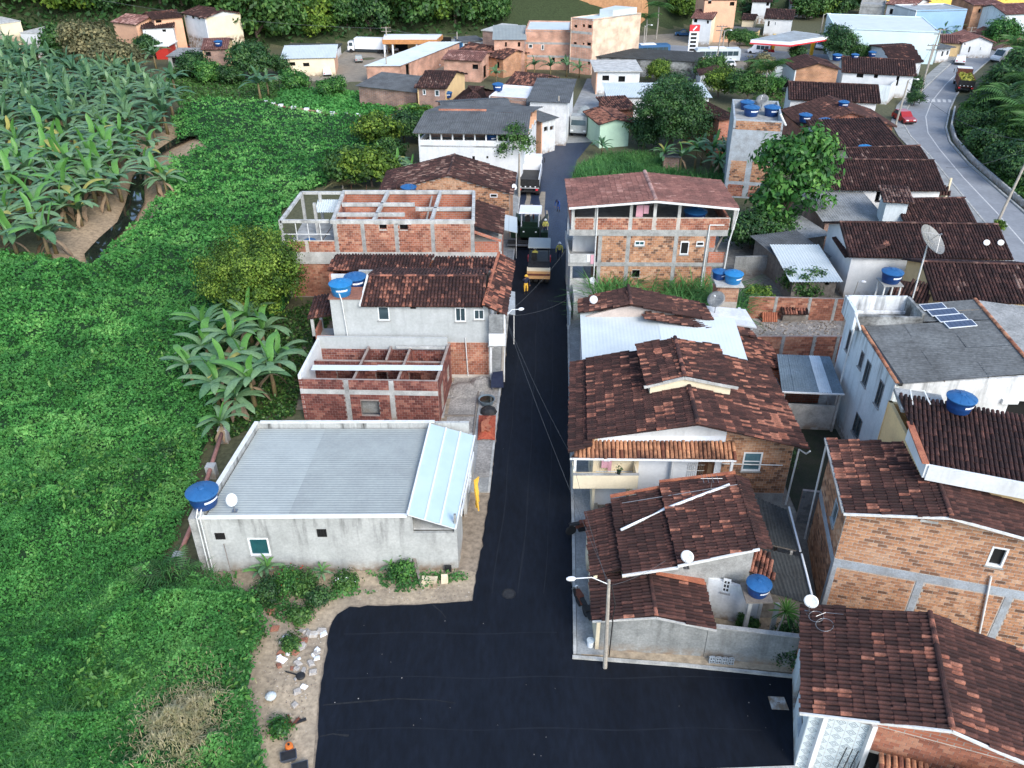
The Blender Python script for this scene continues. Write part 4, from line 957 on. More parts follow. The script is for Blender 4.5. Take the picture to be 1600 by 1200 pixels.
# ------------------------------------------------------------------ right side of the street
def R6():
 t = thing('three_storey_house', 'three storey brick house with open top terrace under a pink tiled gable roof', 'house', (11, 65.5, 0))
 y0 = 63.0; A, B, C, D = (7.0, y0), (15.9, y0-.1), (16.4, 68.7), (7.1, 68.9); L = B[0]-A[0]
 z2, z2b, z3, z3b = 3.80, 4.12, 6.45, 6.95
 h1 = [pxhole(A, B, 992, 377, 1007, 383), pxhole(A, B, 1062, 378, 1077, 397), pxhole(A, B, 1088, 378, 1100, 384)]
 h0 = [pxhole(A, B, 987, 422, 1000, 434)]
 cs = [.12, PW(981, 390, A, B)[0], PW(1055, 390, A, B)[0], L-.12]; ex = [(c-.16, c+.16, -1, 20) for c in cs]
 w = wall(t, A, B, 0, z2, 'mortar', holes=h0, name='lower_wall'); bricks(t, w, A, B, .1, z2-.02, 'brick_tan', h0+ex, bl=.36, seed=71, dark=.02); recess(t, A, B, h0[0])
 w = wall(t, A, B, z2b, z3, 'mortar', holes=h1); bricks(t, w, A, B, z2b+.02, z3-.02, 'brick_tan', h1+ex, bl=.36, seed=72, dark=.015)
 window(t, A, B, h1[0], glass='glass_teal', mull=1); recess(t, A, B, h1[1]); window(t, A, B, h1[1], glass='dark_hole', mull=0); window(t, A, B, h1[2], glass='dark_hole', mull=0)
 for c in cs: pole_on(t, A, B, c, .05, z2, .3); pole_on(t, A, B, c, z2b, z3, .3)
 for a, c_ in ((B, C), (C, D), (D, A)): wall(t, a, c_, 0, z3, 'brick_flat_tan')
 slab(t, [(4.6, y0-.05, z2b), (17.3, y0-.15, z2b), (17.4, 68.9, z2b), (4.8, 69., z2b)], z2b-z2, 'concrete', 'floor_slab')
 slab(t, [(4.6, y0-.05, z3b), (17.3, y0-.15, z3b), (17.4, 68.9, z3b), (4.8, 69., z3b)], z3b-z3, 'concrete', 'floor_slab')
 # balcony bay towards the street
 wall(t, (4.9, 65.2), (6.95, 65.2), z2b, z3, 'plaster_white', name='balcony_wall'); wall(t, (4.8, 68.9), (4.8, y0), 0, z2, 'concrete_light', name='street_wall', holes=[(1.5, 3.5, .1, 2.4)]); wall(t, (4.8, y0+.05), (6.9, y0+.05), 0, 2.6, 'concrete_light', name='street_wall')
 MB().box(4.7, y0-.1, z2b, 6.7, y0, z2b+.75).box(4.6, y0, z2b, 4.7, 68, z2b+.75).build('balcony_parapet', 'concrete_light', t)
 c = thing('hung_clothes', 'small pale clothes hung over the balcony of the three storey house', 'clothes', (6.4, y0-.14, z2b)); MB().box(6.1, y0-.15, z2b+.1, 6.35, y0-.11, z2b+.72).build('shirt', 'label_white', c); MB().box(6.42, y0-.15, z2b-.1, 6.66, y0-.11, z2b+.70).build('towel', 'cloth_pink', c)
 # open bay with stairs on the far side
 MB().box(16.0, y0-.12, z2b, 17.3, y0, z2b+.9).build('stair_parapet', 'brick_flat', t); MB().box(16.0, 66, 0, 17.2, 66.15, z3).build('stair_wall', 'brick_flat', t)
 MB().bar((16.3, y0+.3, z2b+.1), (17.1, y0+.4, z3-.1), .1, .14).build('stair_string', 'wood_grey', t)
 MB().box(15.95, 68, 0, 17.2, 68.2, z3).build('stair_wall', 'brick_flat', t)
 # top terrace
 TA, TB = (4.7, y0-.02), (17.35, y0-.12); px_ = [(895, 350), (931, 350), (985, 350), (1022, 350), (1060, 350), (1147, 350)]
 ss = [PW(u, v, TA, TB)[0] for u, v in px_]; ze = 8.95
 w = wall(t, TA, TB, z3b, 7.95, 'mortar', name='terrace_parapet'); bricks(t, w, TA, TB, z3b+.02, 7.95, 'brick_orange', [(s-.15, s+.15, 0, 20) for s in ss], bl=.36, seed=73)
 xa = PY(1024, 311, 62.6)[0]; za = 9.55
 for i, s in enumerate(ss):
  x = TA[0]+s; zz = ze+(za-ze)*max(0, 1-abs(x-xa)/6.3)-.12; post(t, x, y0+.06, z3b, zz, .24, 'concrete_light', 'column')
 wall(t, (17.1, 68.6), (4.9, 68.6), z3b, 8.9, 'grey_wall', name='terrace_rear_wall', start=0); wall(t, (4.75, 68.5), (4.75, y0+.2), z3b, 7.95, 'brick_flat', name='terrace_parapet'); wall(t, (17.3, y0+.1), (17.3, 68.5), z3b, 7.95, 'brick_flat', name='terrace_parapet')
 MB().box(10.9, 66.5, z3b, 11.05, 68.5, 8.9).build('terrace_partition', 'brick_flat_tan', t)
 for x in (4.9, 17.1): post(t, x, 68.3, z3b, 8.9, .24, 'concrete_light', 'column')
 fy, by = 62.35, 69.2
 tile_roof(t, [(4.5, by, 8.95), (4.4, fy, 9.0), (xa, fy-.1, za+.06), (xa+.05, by, za+.1)], m='tile_pink', seed=75, orange=.05, w=.3, l=.45)
 tile_roof(t, [(17.75, fy-.1, 8.95), (17.75, by, 8.9), (xa+.05, by, za+.1), (xa, fy-.1, za+.06)], m='tile_pink', seed=76, orange=.05, w=.3, l=.45)
 ridge(t, (xa, fy-.1, za+.1), (xa+.05, by, za+.14), m='tile_pink', r=.17, tnt=.99)
 MB().bar((4.45, fy-.05, 8.96), (xa, fy-.15, za), .06, .16).bar((xa, fy-.15, za), (17.75, fy-.15, 8.92), .06, .16).build('verge_board', 'pipe', t)
 MB().tube([(17.7, fy, 8.8), (17.75, 62.5, 8.4), (17.45, 62.7, 6), (17.3, 62.7, .3)], .06).build('drain_pipe', 'pipe', t)
 MB().tube([(6.75, y0-.12, 9.0), (6.75, y0-.12, .2)], .05).build('drain_pipe', 'pipe', t)
 MB().tube([(15.75, y0-.2, 7.4), (16.9, y0-.2, 7.4)], .05).tube([(15.75, y0-.2, 7.4), (15.65, y0-.2, .4)], .05).build('drain_pipe', 'pipe', t)
 tank((14.9, 64.6, z3b), 'dark blue water tank under the pink roof on the open terrace', 1.15, .1)
 c = thing('hung_clothes', 'pink cloth hanging between the posts of the open terrace', 'clothes', (10.2, y0+.5, 8.)); MB().box(9.9, y0+.45, 7.7, 10.45, y0+.49, 8.8).box(10.5, y0+.46, 8.1, 10.9, y0+.5, 8.8).build('sheet', 'cloth_pink', c); MB().tube([(9.2, y0+.48, 8.82), (11.6, y0+.48, 8.82)], .015, 4).build('clothes_line', 'steel', c)
 # wet wall and side steps below the balcony
 MB().box(5.0, 60.5, 0, 6.9, 62.9, 2.2).build('street_annex', 'concrete_light', t)
 dish((6.6, 62.2, 2.2), (-.5, -.7, .4), 'white satellite dish low on the street corner of the three storey house', .55)
R6()
def R5():
 t = thing('white_metal_roof_house', 'house under a broad plain white metal roof', 'house', (10.5, 51, 0))
 q = [P(911, 565, 4.0), P(1169, 561, 4.0), P(1142, 504, 4.0), P(904, 488, 4.0)]; q[2][0] += .0
 q = [A3(4.65, 47.2, 3.75), A3(15.7, 47.5, 3.75), A3(15.9, 52.9, 4.25), A3(4.95, 54.2, 4.25)]
 sheet_roof(t, q, 2, 1, 'zinc_white', .25, .006, mats=['zinc_white', 'zinc_white3'])
 A, B, C, D = (4.9, 47.6), (15.4, 47.8), (15.5, 52.6), (5.1, 53.8)
 for a, b_ in ((A, B), (B, C), (C, D)): wall(t, a, b_, 0, 3.7, 'plaster_white_old')
 wall(t, D, A, 0, 3.7, 'plaster_white_old', holes=[(2, 3, 0, 2.2), (4, 5.2, .9, 2)]); recess(t, D, A, (2, 3, .1, 2.2)); window(t, D, A, (4, 5.2, .9, 2))
 t2 = thing('brown_roof_house', 'low house with patched brown gable roof between white metal roof and tall grass', 'house', (10, 56, 0))
 xa = 8.55
 tile_roof(t2, [(4.9, 55.7, 4.4), (4.75, 53.5, 4.4), (xa-.1, 52.8, 5.35), (xa, 55.6, 5.5)], seed=81, orange=.14, w=.23, m='tile_dark2')
 tile_roof(t2, [(14.4, 52.6, 4.2), (14.2, 55.2, 4.3), (xa, 55.6, 5.5), (xa-.1, 52.8, 5.35)], seed=82, orange=.16, w=.23, m='tile_dark2')
 ridge(t2, (xa-.1, 52.8, 5.4), (xa, 55.6, 5.55), m='tile_dark2')
 tile_roof(t2, [(17.2, 51.3, 3.6), (16.9, 52.9, 3.6), (9.5, 53.1, 4.7), (9.3, 52.1, 4.7)], seed=83, orange=.2, w=.23, m='tile_dark2')
 A, B, C, D = (5.2, 53.9), (14.0, 53.6), (14.0, 54.9), (5.2, 55.4)
 for a, b_ in ((A, B), (B, C), (C, D), (D, A)): wall(t2, a, b_, 0, 4.2, 'plaster_pinkish')
 gable(t2, (5.3, 53.2), (12.5, 53.2), 4.2, 3.2, 5.2, 'plaster_pinkish')
 slab(t2, [(13.6, 53.2, 4.0), (17.4, 52.2, 3.9), (17.2, 54.8, 4.0), (13.4, 55.4, 4.1)], .12, 'plaster_white_old', 'roof_slab')
 wall(t2, (14.2, 53.5), (17.2, 52.4), 0, 3.8, 'plaster_white_old'); wall(t2, (17.2, 52.4), (17, 55.5), 0, 3.8, 'plaster_white_old')
 tile_roof(t2, [(18.4, 47.9, 2.9), (18.3, 51.8, 2.9), (15.9, 52.2, 3.7), (15.8, 47.9, 3.7)], seed=84, orange=.3, w=.23)
 wall(t2, (16, 48.1), (18.2, 48.1), 0, 2.8, 'brick_flat'); wall(t2, (18.2, 48.1), (18.2, 51.6), 0, 2.8, 'brick_flat')
 p = thing('tank_pedestal', 'brick pedestal with concrete cap carrying two blue tanks beside the tall grass', 'pedestal', (16.2, 57.4, 0))
 w = wall(p, (15.5, 56.9), (17.1, 56.8), 0, 4.9, 'mortar'); bricks(p, w, (15.5, 56.9), (17.1, 56.8), 3.6, 4.85, 'brick_flat_b', bl=.36, seed=85)
 for a, b_ in (((17.1, 56.8), (17.1, 58.2)), ((17.1, 58.2), (15.5, 58.3)), ((15.5, 58.3), (15.5, 56.9))): wall(p, a, b_, 0, 4.9, 'brick_flat')
 slab(p, [(15.3, 56.6, 5.05), (17.35, 56.5, 5.05), (17.3, 58.4, 5.05), (15.3, 58.5, 5.05)], .14, 'concrete_light', 'cap_slab')
 tank((16.65, 57.2, 5.05), 'bright blue water tank at the front of the brick pedestal', .88, .6, lid='tank_sky', body='tank_sky')
 tank((15.75, 57.9, 5.05), 'half hidden dark blue tank behind the bright one on the brick pedestal', .7, .6)
 dish((14.8, 54.2, 4.0), (-.4, -.5, .75), 'large round mesh dish on the white slab roof', 1.3, True)
 dish((5.9, 54.0, 4.5), (-.35, -.8, .45), 'white satellite dish on the left slope of the patched brown roof', .6)
mat('plaster_pinkish', (.62, .52, .45), (.5, .42, .37), scale=.8, fine=.08)
mat('zinc_white3', (.66, .72, .73), (.60, .66, .67), scale=.5, rough=.5, fine=.02)
mat('tile_dark2', (0, 0, 0), (.04, .021, .018), scale=2.0, rough=.9, ramp=[(0, (.036, .018, .016)), (.6, (.085, .04, .033)), (.78, (.22, .09, .06)), (1, (.34, .16, .11))], fine=.35)
mat('brick_flat_b', (0, 0, 0), None, rough=.9, ramp=[(0, (.30, .15, .10)), (1, (.55, .32, .2))], fine=.2)
R5()
def R4():
 t = thing('big_tiled_house', 'large two storey house with wide mottled brown gable roof and raised centre', 'house', (9.7, 41, 0))
 za = 6.6; fy, by = 36.6, 45.4; xa0, xa1 = 9.9, 10.35
 eL0, eL1 = A3(4.15, 37.0, 5.15), A3(4.7, 45.7, 5.15); eR0, eR1 = A3(16.1, 36.3, 5.0), A3(16.2, 45.1, 5.0); r0, r1 = A3(xa0, 36.3, za), A3(xa1, 45.1, za)
 tile_roof(t, [eL1, eL0, r0, r1], seed=91, orange=.19, indiv=300, w=.21, l=.55)
 tile_roof(t, [eR0, eR1, r1, r0], seed=92, orange=.19, indiv=280, w=.21, l=.55)
 ridge(t, r0+A3(0, 0, .04), r1+A3(0, 0, .04), seed=3)
 tile_roof(t, [(3.7, 45.9, 4.75), (3.05, 36.4, 4.7), (4.35, 36.6, 5.0), (4.9, 45.8, 5.05)], seed=93, orange=.1, w=.21, l=.5)
 # raised roof in the middle
 m0, m1 = 40.1, 44.3
 for x0, x1, z0, z1, s in ((7.6, 9.75, 6.75, 7.3, 0), (12.75, 9.75, 6.7, 7.3, 1)):
  c = [A3(x0, m1+.4, z0), A3(x0, m0-.2, z0), A3(x1, m0, z1), A3(x1+.2, m1+.2, z1)]
  if s: c = [c[1], c[0], c[3], c[2]]
  tile_roof(t, c, seed=94+s, orange=.24, w=.21, l=.5)
 ridge(t, (9.75, m0-.1, 7.36), (9.95, m1+.2, 7.36), seed=5)
 gb = [(7.9, m0, 5.6), (12.5, m0, 5.6), (12.5, m0, 6.62), (9.75, m0, 7.2), (7.9, m0, 6.68)]
 MB().prism(gb, (0, .15, 0)).build('raised_wall', 'plaster_cream', t); MB().prism([(p[0], p[1]+3.9, p[2]) for p in gb], (0, .15, 0)).build('raised_wall', 'plaster_cream', t)
 MB().box(7.9, m0+.2, 5.4, 8.05, m1-.4, 6.6).box(12.35, m0+.2, 5.4, 12.5, m1-.4, 6.55).build('raised_wall', 'plaster_cream', t)
 MB().bar((7.5, m0-.22, 6.66), (9.75, m0-.12, 7.22), .07, .16).bar((9.75, m0-.12, 7.22), (12.85, m0-.22, 6.6), .07, .16).build('verge_board', 'concrete_light', t)
 # walls
 y0 = 37.55; A, M_, B, C, D = (4.6, y0), (11.9, y0), (15.75, y0-.1), (15.8, 44.8), (4.9, 45.2); H = 4.95
 hd = pxhole(A, M_, 1086, 719, 1118, 756); hd = (hd[0], hd[1], 1.1, 3.2); hb = pxhole(A, M_, 906, 713, 925, 742); hb = (.35, 1.15, 2.55, 4.5)
 wall(t, A, M_, 0, H, 'plaster_white_r4', holes=[hd, hb])
 recess(t, A, M_, hb);
 d = MB(); x0, x1 = A[0]+hd[0], A[0]+hd[1]
 d.box(x0, y0+.05, hd[2], (x0+x1)/2-.01, y0+.1, hd[3]).box((x0+x1)/2+.01, y0+.05, hd[2], x1, y0+.1, hd[3]); dd = d.build('door', 'wood_door', t)
 for k in range(4): MB().box(x0+.1+(k % 2)*(x1-x0)/2, y0+.02, hd[2]+.25+(k//2)*.95, x0+(x1-x0)/2-.12+(k % 2)*(x1-x0)/2, y0+.055, hd[2]+.95+(k//2)*.95).build('door_panel', 'wood', dd)
 MB().box(x1-.55, y0-.02, hd[2]+1.0, x1-.5, y0+.04, hd[2]+1.1).build('handle', 'steel', dd)
 MB().box(A[0]+.02, y0-.012, 2.5, A[0]+2.6, y0-.004, 4.5).build('cream_panel', 'plaster_cream', t)
 hw = pxhole(M_, B, 1158, 707, 1192, 735); L = B[0]-M_[0]
 w = wall(t, M_, B, .9, H+.1, 'mortar', holes=[hw], start=.0); top = lambda s: H+.1
 bricks(t, w, M_, B, .95, H+.08, 'brick_tan', [hw], bl=.34, bh=.17, indiv=300, seed=95); window(t, M_, B, hw, glass='glass_blue', mull=0, bars=1, fw=.07)
 wall(t, M_, B, 0, .9, 'concrete', name='plinth', start=0.)
 # gable: white part and brick part
 gp = lambda x: 5.15+(za-5.2)*(x-4.15)/(xa0-4.15) if x < xa0 else za-.05-(za-5.05)*(x-xa0)/(16.1-xa0)
 MB().prism([(4.9, y0-.001, H), (11.9, y0-.001, H), (11.9, y0-.001, gp(11.9)-.08), (xa0, y0-.001, za-.16), (4.9, y0-.001, gp(4.9)-.1)], (0, .18, 0)).build('gable', 'plaster_white', t)
 MB().prism([(11.92, y0-.03, H+.1), (15.7, y0-.09, H+.1), (15.7, y0-.09, gp(15.7)-.04), (11.92, y0-.03, gp(11.92)-.1)], (0, .18, 0)).build('gable', 'brick_flat_tan', t)
 wall(t, B, C, 0, H, 'brick_flat_tan'); wall(t, C, D, 0, H, 'brick_flat_tan'); wall(t, D, A, 0, H, 'plaster_cream', holes=[(3, 4, .1, 2.2), (5.2, 6.4, 1, 2)]); recess(t, D, A, (3, 4, .1, 2.2))
 # front awning of clay tiles, grey with age at the lip
 tile_roof(t, [(3.2, 36.75, 4.05), (12.35, 36.55, 4.05), (12.3, 37.4, 4.6), (4.2, 37.52, 4.6)], m='tile_awning', seed=96, w=.23, l=.55, orange=.6)
 MB().bar((3.2, 36.7, 4.0), (12.35, 36.5, 4.0), .07, .1).build('gutter', 'white_metal', t)
 # balcony with cream parapet
 slab(t, [(3.4, 36.3, 2.45), (7.0, 36.4, 2.45), (7.0, 37.5, 2.45), (3.4, 37.5, 2.45)], .18, 'plaster_cream', 'balcony_floor')
 MB().box(3.4, 36.2, 2.3, 7.0, 36.32, 3.25).box(3.4, 36.33, 2.46, 3.52, 37.5, 3.25).box(6.88, 36.33, 2.46, 7.0, 37.5, 3.25).build('balcony_parapet', 'plaster_cream', t)
 MB().box(3.38, 36.17, 3.25, 7.02, 36.35, 3.29).build('parapet_cap', 'concrete', t)
 for x in (3.5, 12.2): post(t, x, 36.7, 2.5 if x < 5 else .2, 3.95, .14, 'white_metal')
 MB().box(9.0, 37.2, 1, 9.12, 37.54, 3.5).build('pilaster', 'plaster_white', t)
 g = MB()
 for k in range(9): g.tube([(10.0+.11*k, 37.5, 1.3), (10.0+.11*k, 37.5, 3.1)], .010, 4)
 for k in range(5): g.tube([(9.95, 37.5, 1.35+.4*k), (10.95, 37.5, 1.35+.4*k)], .010, 4)
 g.build('security_grille', 'steel', t)
 MB().box(4.55, y0-.85, 0, 4.7, y0-.1, 2.25).build('support_wall', 'plaster_cream', t); MB().box(6.6, 36.5, 0, 6.8, 37.4, 2.25).build('support_wall', 'plaster_cream', t)
 MB().tube([(16.15, 36.2, 4.9), (16.1, 36.5, 4.5), (16.0, 37.3, 4.2), (15.95, 37.3, .2)], .05).build('drain_pipe', 'pipe', t)
 MB().tube([(11.9, y0-.12, 3.1), (15.3, y0-.2, 3.05)], .035).build('water_pipe', 'pipe', t)
 c = thing('hung_clothes', 'patterned pink and white clothes hanging in the balcony doorway', 'clothes', (5.1, 37.3, 3)); MB().box(5.05, 37.3, 2.9, 5.4, 37.34, 4.0).box(5.42, 37.31, 2.7, 5.62, 37.35, 3.8).build('cloth', 'cloth_pink', c); MB().box(5.15, 37.25, 3.4, 5.5, 37.29, 4.1).build('cloth', 'label_white', c)
 c = thing('potted_plant', 'small dark potted plant standing on the cream balcony parapet', 'plant', (5.9, 36.27, 3.29)); MB().lathe([(.09, 0), (.13, .2)], 10, (5.9, 36.27, 3.29)).build('pot', 'black', c)
 pts = np.array([5.9, 36.27, 3.62])+rng.normal(size=(60, 3))*.13; o = bpy.data.objects.new('foliage', quads_mesh('foliage', leaves(pts-np.array([5.9, 36.27, 3.29]), .12, seed=1), rng.random(60)*.5, 'leaf_dark')); COL.objects.link(o); o.parent = c
mat('plaster_white_r4', (.80, .84, .88), (.74, .78, .82), scale=.6, fine=.04)
mat('glass_blue', (.10, .19, .23), (.05, .10, .12), scale=1.5, rough=.15, spec=.6)
mat('tile_awning', (0, 0, 0), (.07, .03, .022), scale=1.0, rough=.9, ramp=[(0, (.10, .04, .03)), (.6, (.26, .10, .06)), (1, (.56, .28, .15))], fine=.3)
R4()
def R3():
 t = thing('stepped_roof_house', 'low house with brown tiled roofs stepping down to the pavement beside the lamp post', 'house', (7, 30, 0))
 tile_roof(t, [(3.85, 33.5, 2.85), (3.75, 29.0, 2.85), (5.35, 28.9, 3.35), (5.35, 33.8, 3.35)], seed=101, orange=.08, indiv=150, w=.21, l=.5)
 tile_roof(t, [(5.2, 33.9, 3.5), (5.2, 28.45, 3.5), (7.9, 28.55, 4.0), (7.95, 34.1, 4.0)], seed=102, orange=.08, indiv=300, w=.21, l=.5)
 tile_roof(t, [(7.75, 34.4, 4.15), (7.75, 28.4, 4.15), (11.55, 28.9, 4.75), (11.7, 34.3, 4.75)], seed=103, orange=.14, indiv=300, w=.21, l=.5)
 # rear slope behind the ridge
 tile_roof(t, [(12.3, 29.1, 4.5), (12.4, 34.3, 4.5), (11.7, 34.3, 4.78), (11.55, 28.9, 4.78)], seed=104, w=.21, l=.4)
 MB().bar((5.2, 28.4, 3.42), (7.8, 28.42, 3.92), .08, .12).bar((7.75, 28.35, 4.08), (11.6, 28.85, 4.68), .08, .12).build('verge_board', 'pipe', t)
 MB().bar((5.2, 34.1, 3.5), (7.9, 34.2, 4.05), .12, .16).bar((7.8, 34.5, 4.15), (11.7, 34.4, 4.85), .12, .16).build('verge_board', 'tile_orange2', t)
 # walls of the main block
 A, B, C, D = (5.3, 28.9), (11.5, 29.2), (11.6, 33.9), (5.4, 33.7)
 wall(t, A, B, 0, 3.45, 'concrete', name='wall'); wall(t, B, C, 0, 4.4, 'concrete'); wall(t, C, D, 0, 3.4, 'plaster_white_old'); wall(t, D, A, 0, 3.3, 'plaster_cream')
 MB().prism([(5.35, 28.92, 3.45), (7.7, 28.95, 3.45), (7.7, 28.95, 3.85)], (0, .15, 0)).prism([(7.72, 28.95, 3.45), (11.5, 29.2, 3.45), (11.5, 29.2, 4.55), (7.72, 28.95, 3.95)], (0, .15, 0)).build('gable', 'concrete', t)
 wall(t, (3.95, 33.2), (3.95, 29.1), 0, 2.8, 'plaster_cream', name='street_wall', holes=[(1.2, 2.1, .1, 2.2)]); recess(t, (3.95, 33.2), (3.95, 29.1), (1.2, 2.1, .1, 2.2), m='wood_door')
 # front block with its own gable
 r0, r1 = A3(6.55, 26.35, 2.95), A3(6.6, 29.3, 3.05)
 tile_roof(t, [(3.75, 29.4, 2.4), (3.65, 26.6, 2.4), r0, r1], seed=105, orange=.15, indiv=200, w=.21, l=.48)
 tile_roof(t, [(9.3, 26.1, 2.35), (9.35, 29.0, 2.35), r1, r0], seed=106, orange=.12, indiv=200, w=.21, l=.48)
 ridge(t, r0+A3(0, 0, .03), r1+A3(0, 0, .03), r=.1)
 MB().bar((6.9, 29.0, 3.1), (9.3, 28.9, 2.5), .35, .06).build('flashing', 'tile_orange2', t)
 fA, fB = (3.95, 26.85), (9.05, 26.45)
 wall(t, fA, fB, 0, 2.3, 'grey_wall', name='front_wall'); L = math.hypot(5.1, .4)
 gable(t, fA, fB, 2.3, 2.6, 2.86, 'grey_wall'); wall(t, (3.95, 29.0), fA, 0, 2.35, 'plaster_cream', name='street_wall'); wall(t, fB, (9.1, 28.9), 0, 2.25, 'grey_wall', name='side_wall')
 MB().bar((3.7, 26.55, 2.36), (6.55, 26.3, 2.88), .06, .1).bar((6.55, 26.3, 2.88), (9.3, 26.05, 2.32), .06, .1).build('verge_board', 'concrete_light', t)
 # white rear room
 wA, wB = (9.35, 29.15), (12.1, 28.3); h = pxhole(wA, wB, 1128, 908, 1142, 924)
 wall(t, wA, wB, 0, 2.6, 'plaster_white_old', name='rear_room_wall', holes=[h], zt=2.3); recess(t, wA, wB, h)
 window(t, wA, wB, h, mull=1, bars=2, fw=.04, glass='dark_hole', name='vent_window')
 wall(t, wB, (12.3, 29.4), 0, 2.3, 'plaster_white_old', name='rear_room_wall')
 MB().box(5.6, 29.1, .05, 11.4, 33.6, .09).build('floor', 'concrete', t)
 # antenna and the white pipe lying on the tiles
 p = thing('loose_pipe', 'long bent white plastic pipe lying across the brown stepped roof', 'pipe', P(1060, 790, 4.1)); MB().tube([P(970, 828, 3.75), P(1005, 812, 3.9), P(1036, 796, 4.05), P(1060, 787, 4.35), P(1105, 770, 4.55), P(1140, 757, 4.85)], .075, 8).build('pipe', 'white_metal', p, smooth=True)
 a = thing('roof_antenna', 'thin aluminium antenna boom on the ridge of the stepped brown roof', 'antenna', P(1110, 762, 4.4)); MB().tube([P(972, 786, 3.8), P(1152, 757, 4.95)], .02, 5).build('boom', 'steel', a)
 mb = MB(); q = P(1110, 768, 4.6)
 mb.tube([q, q+A3(0, 0, .9)], .02, 5)
 for k in range(4): mb.tube([q+A3(-.5+.25*k, -.35, .85), q+A3(-.5+.25*k, .35, .85)], .01, 4)
 mb.tube([q+A3(-.6, 0, .85), q+A3(.5, 0, .85)], .015, 4); mb.build('mast', 'steel', a)
 dish(P(1072, 886, 3.95), (-.45, -.8, .35), 'white satellite dish at the front edge of the stepped brown roof', .62)
 # dark lean-tos with white gutters
 for lab, c, mm, n, pipe in (('dark corrugated lean-to roof behind the stepped house', [(11.8, 31.4, 3.0), (14.3, 30.8, 2.75), (14.6, 33.9, 2.75), (12.3, 35.2, 3.0)], 'fibre_dark', (2, 2), ((14.4, 30.7, 2.8), (14.75, 34.0, 2.85))),
        ('dark corrugated shelter roof above the blue tank on posts', [(11.9, 28.1, 2.75), (14.0, 27.4, 2.55), (14.3, 30.4, 2.7), (11.6, 31.1, 2.95)], 'fibre_dark', (2, 2), ((14.1, 27.3, 2.6), (14.4, 30.5, 2.8)))):
  s = thing('lean_to', lab, 'shelter', (np.mean([q[0] for q in c]), np.mean([q[1] for q in c]), 0))
  sheet_roof(s, c, *n, mm, .18, .03)
  for q in c[:2]: post(s, q[0]+(.1 if q[0] < 13 else -.2), q[1]+.25, 0, q[2]-.12, .14, 'concrete_light')
  for q in c[2:]: post(s, q[0]+(.1 if q[0] < 13 else -.2), q[1]-.25, 0, q[2]-.12, .14, 'wood_grey')
  MB().tube(pipe, .055, 8).build('gutter_pipe', 'white_metal', s)
 tile_roof(s, [(11.2, 29.3, 2.95), (12.6, 28.7, 2.8), (12.8, 30.2, 2.95), (11.3, 31., 3.1)], seed=107, orange=.5, w=.21, name='tile_patch')
 p = thing('tank_stand', 'two concrete posts carrying the blue tank beside the white rear room', 'stand', (11.6, 27.7, 0))
 post(p, 11.25, 27.75, 0, 2.85, .18, 'concrete_light', 'leg'); post(p, 12.5, 27.6, 0, 2.4, .18, 'concrete_light', 'leg')
 MB().box(10.85, 27.2, 2.85, 12.1, 28.45, 2.93).build('platform', 'wood_grey', p)
 tank((11.5, 27.8, 2.94), 'blue water tank on concrete posts beside the white rear room', .72, .4)
 # boundary wall
 bw = thing('boundary_wall', 'grey stained concrete block wall along the side street', 'wall', (11, 26.2, 0)); wall(bw, (9.06, 26.42), (13.3, 25.75), 0, 2.15, 'grey_wall', name='wall_panel', start=0)
 MB().bar((9.06, 26.5, 2.18), (13.3, 25.83, 2.18), .24, .05).build('wall_cap', 'concrete', bw)
 MB().box(9.5, 26.8, .01, 13.4, 28.9, .03).build('yard_floor', 'dirt', bw)
 cb = thing('concrete_block_screen', 'small stack of hollow concrete blocks against the grey boundary wall', 'blocks', (*P(1125, 1038)[:2], .13))
 for i in range(4):
  for j in range(2):
   o = P(1125, 1038); x, y, z = o[0]-.55+.29*i, o[1]-.05-.03*i, .13+.2*j
   MB().box(x, y, z, x+.27, y+.03, z+.03).box(x, y, z+.16, x+.27, y+.03, z+.19).box(x, y, z+.03, x+.04, y+.12, z+.16).box(x+.23, y, z+.03, x+.27, y+.12, z+.16).box(x+.115, y, z+.03, x+.155, y+.1, z+.16).box(x+.03, y+.1, z+.01, x+.24, y+.12, z+.18).build('block', 'concrete_blue', cb)
R3()
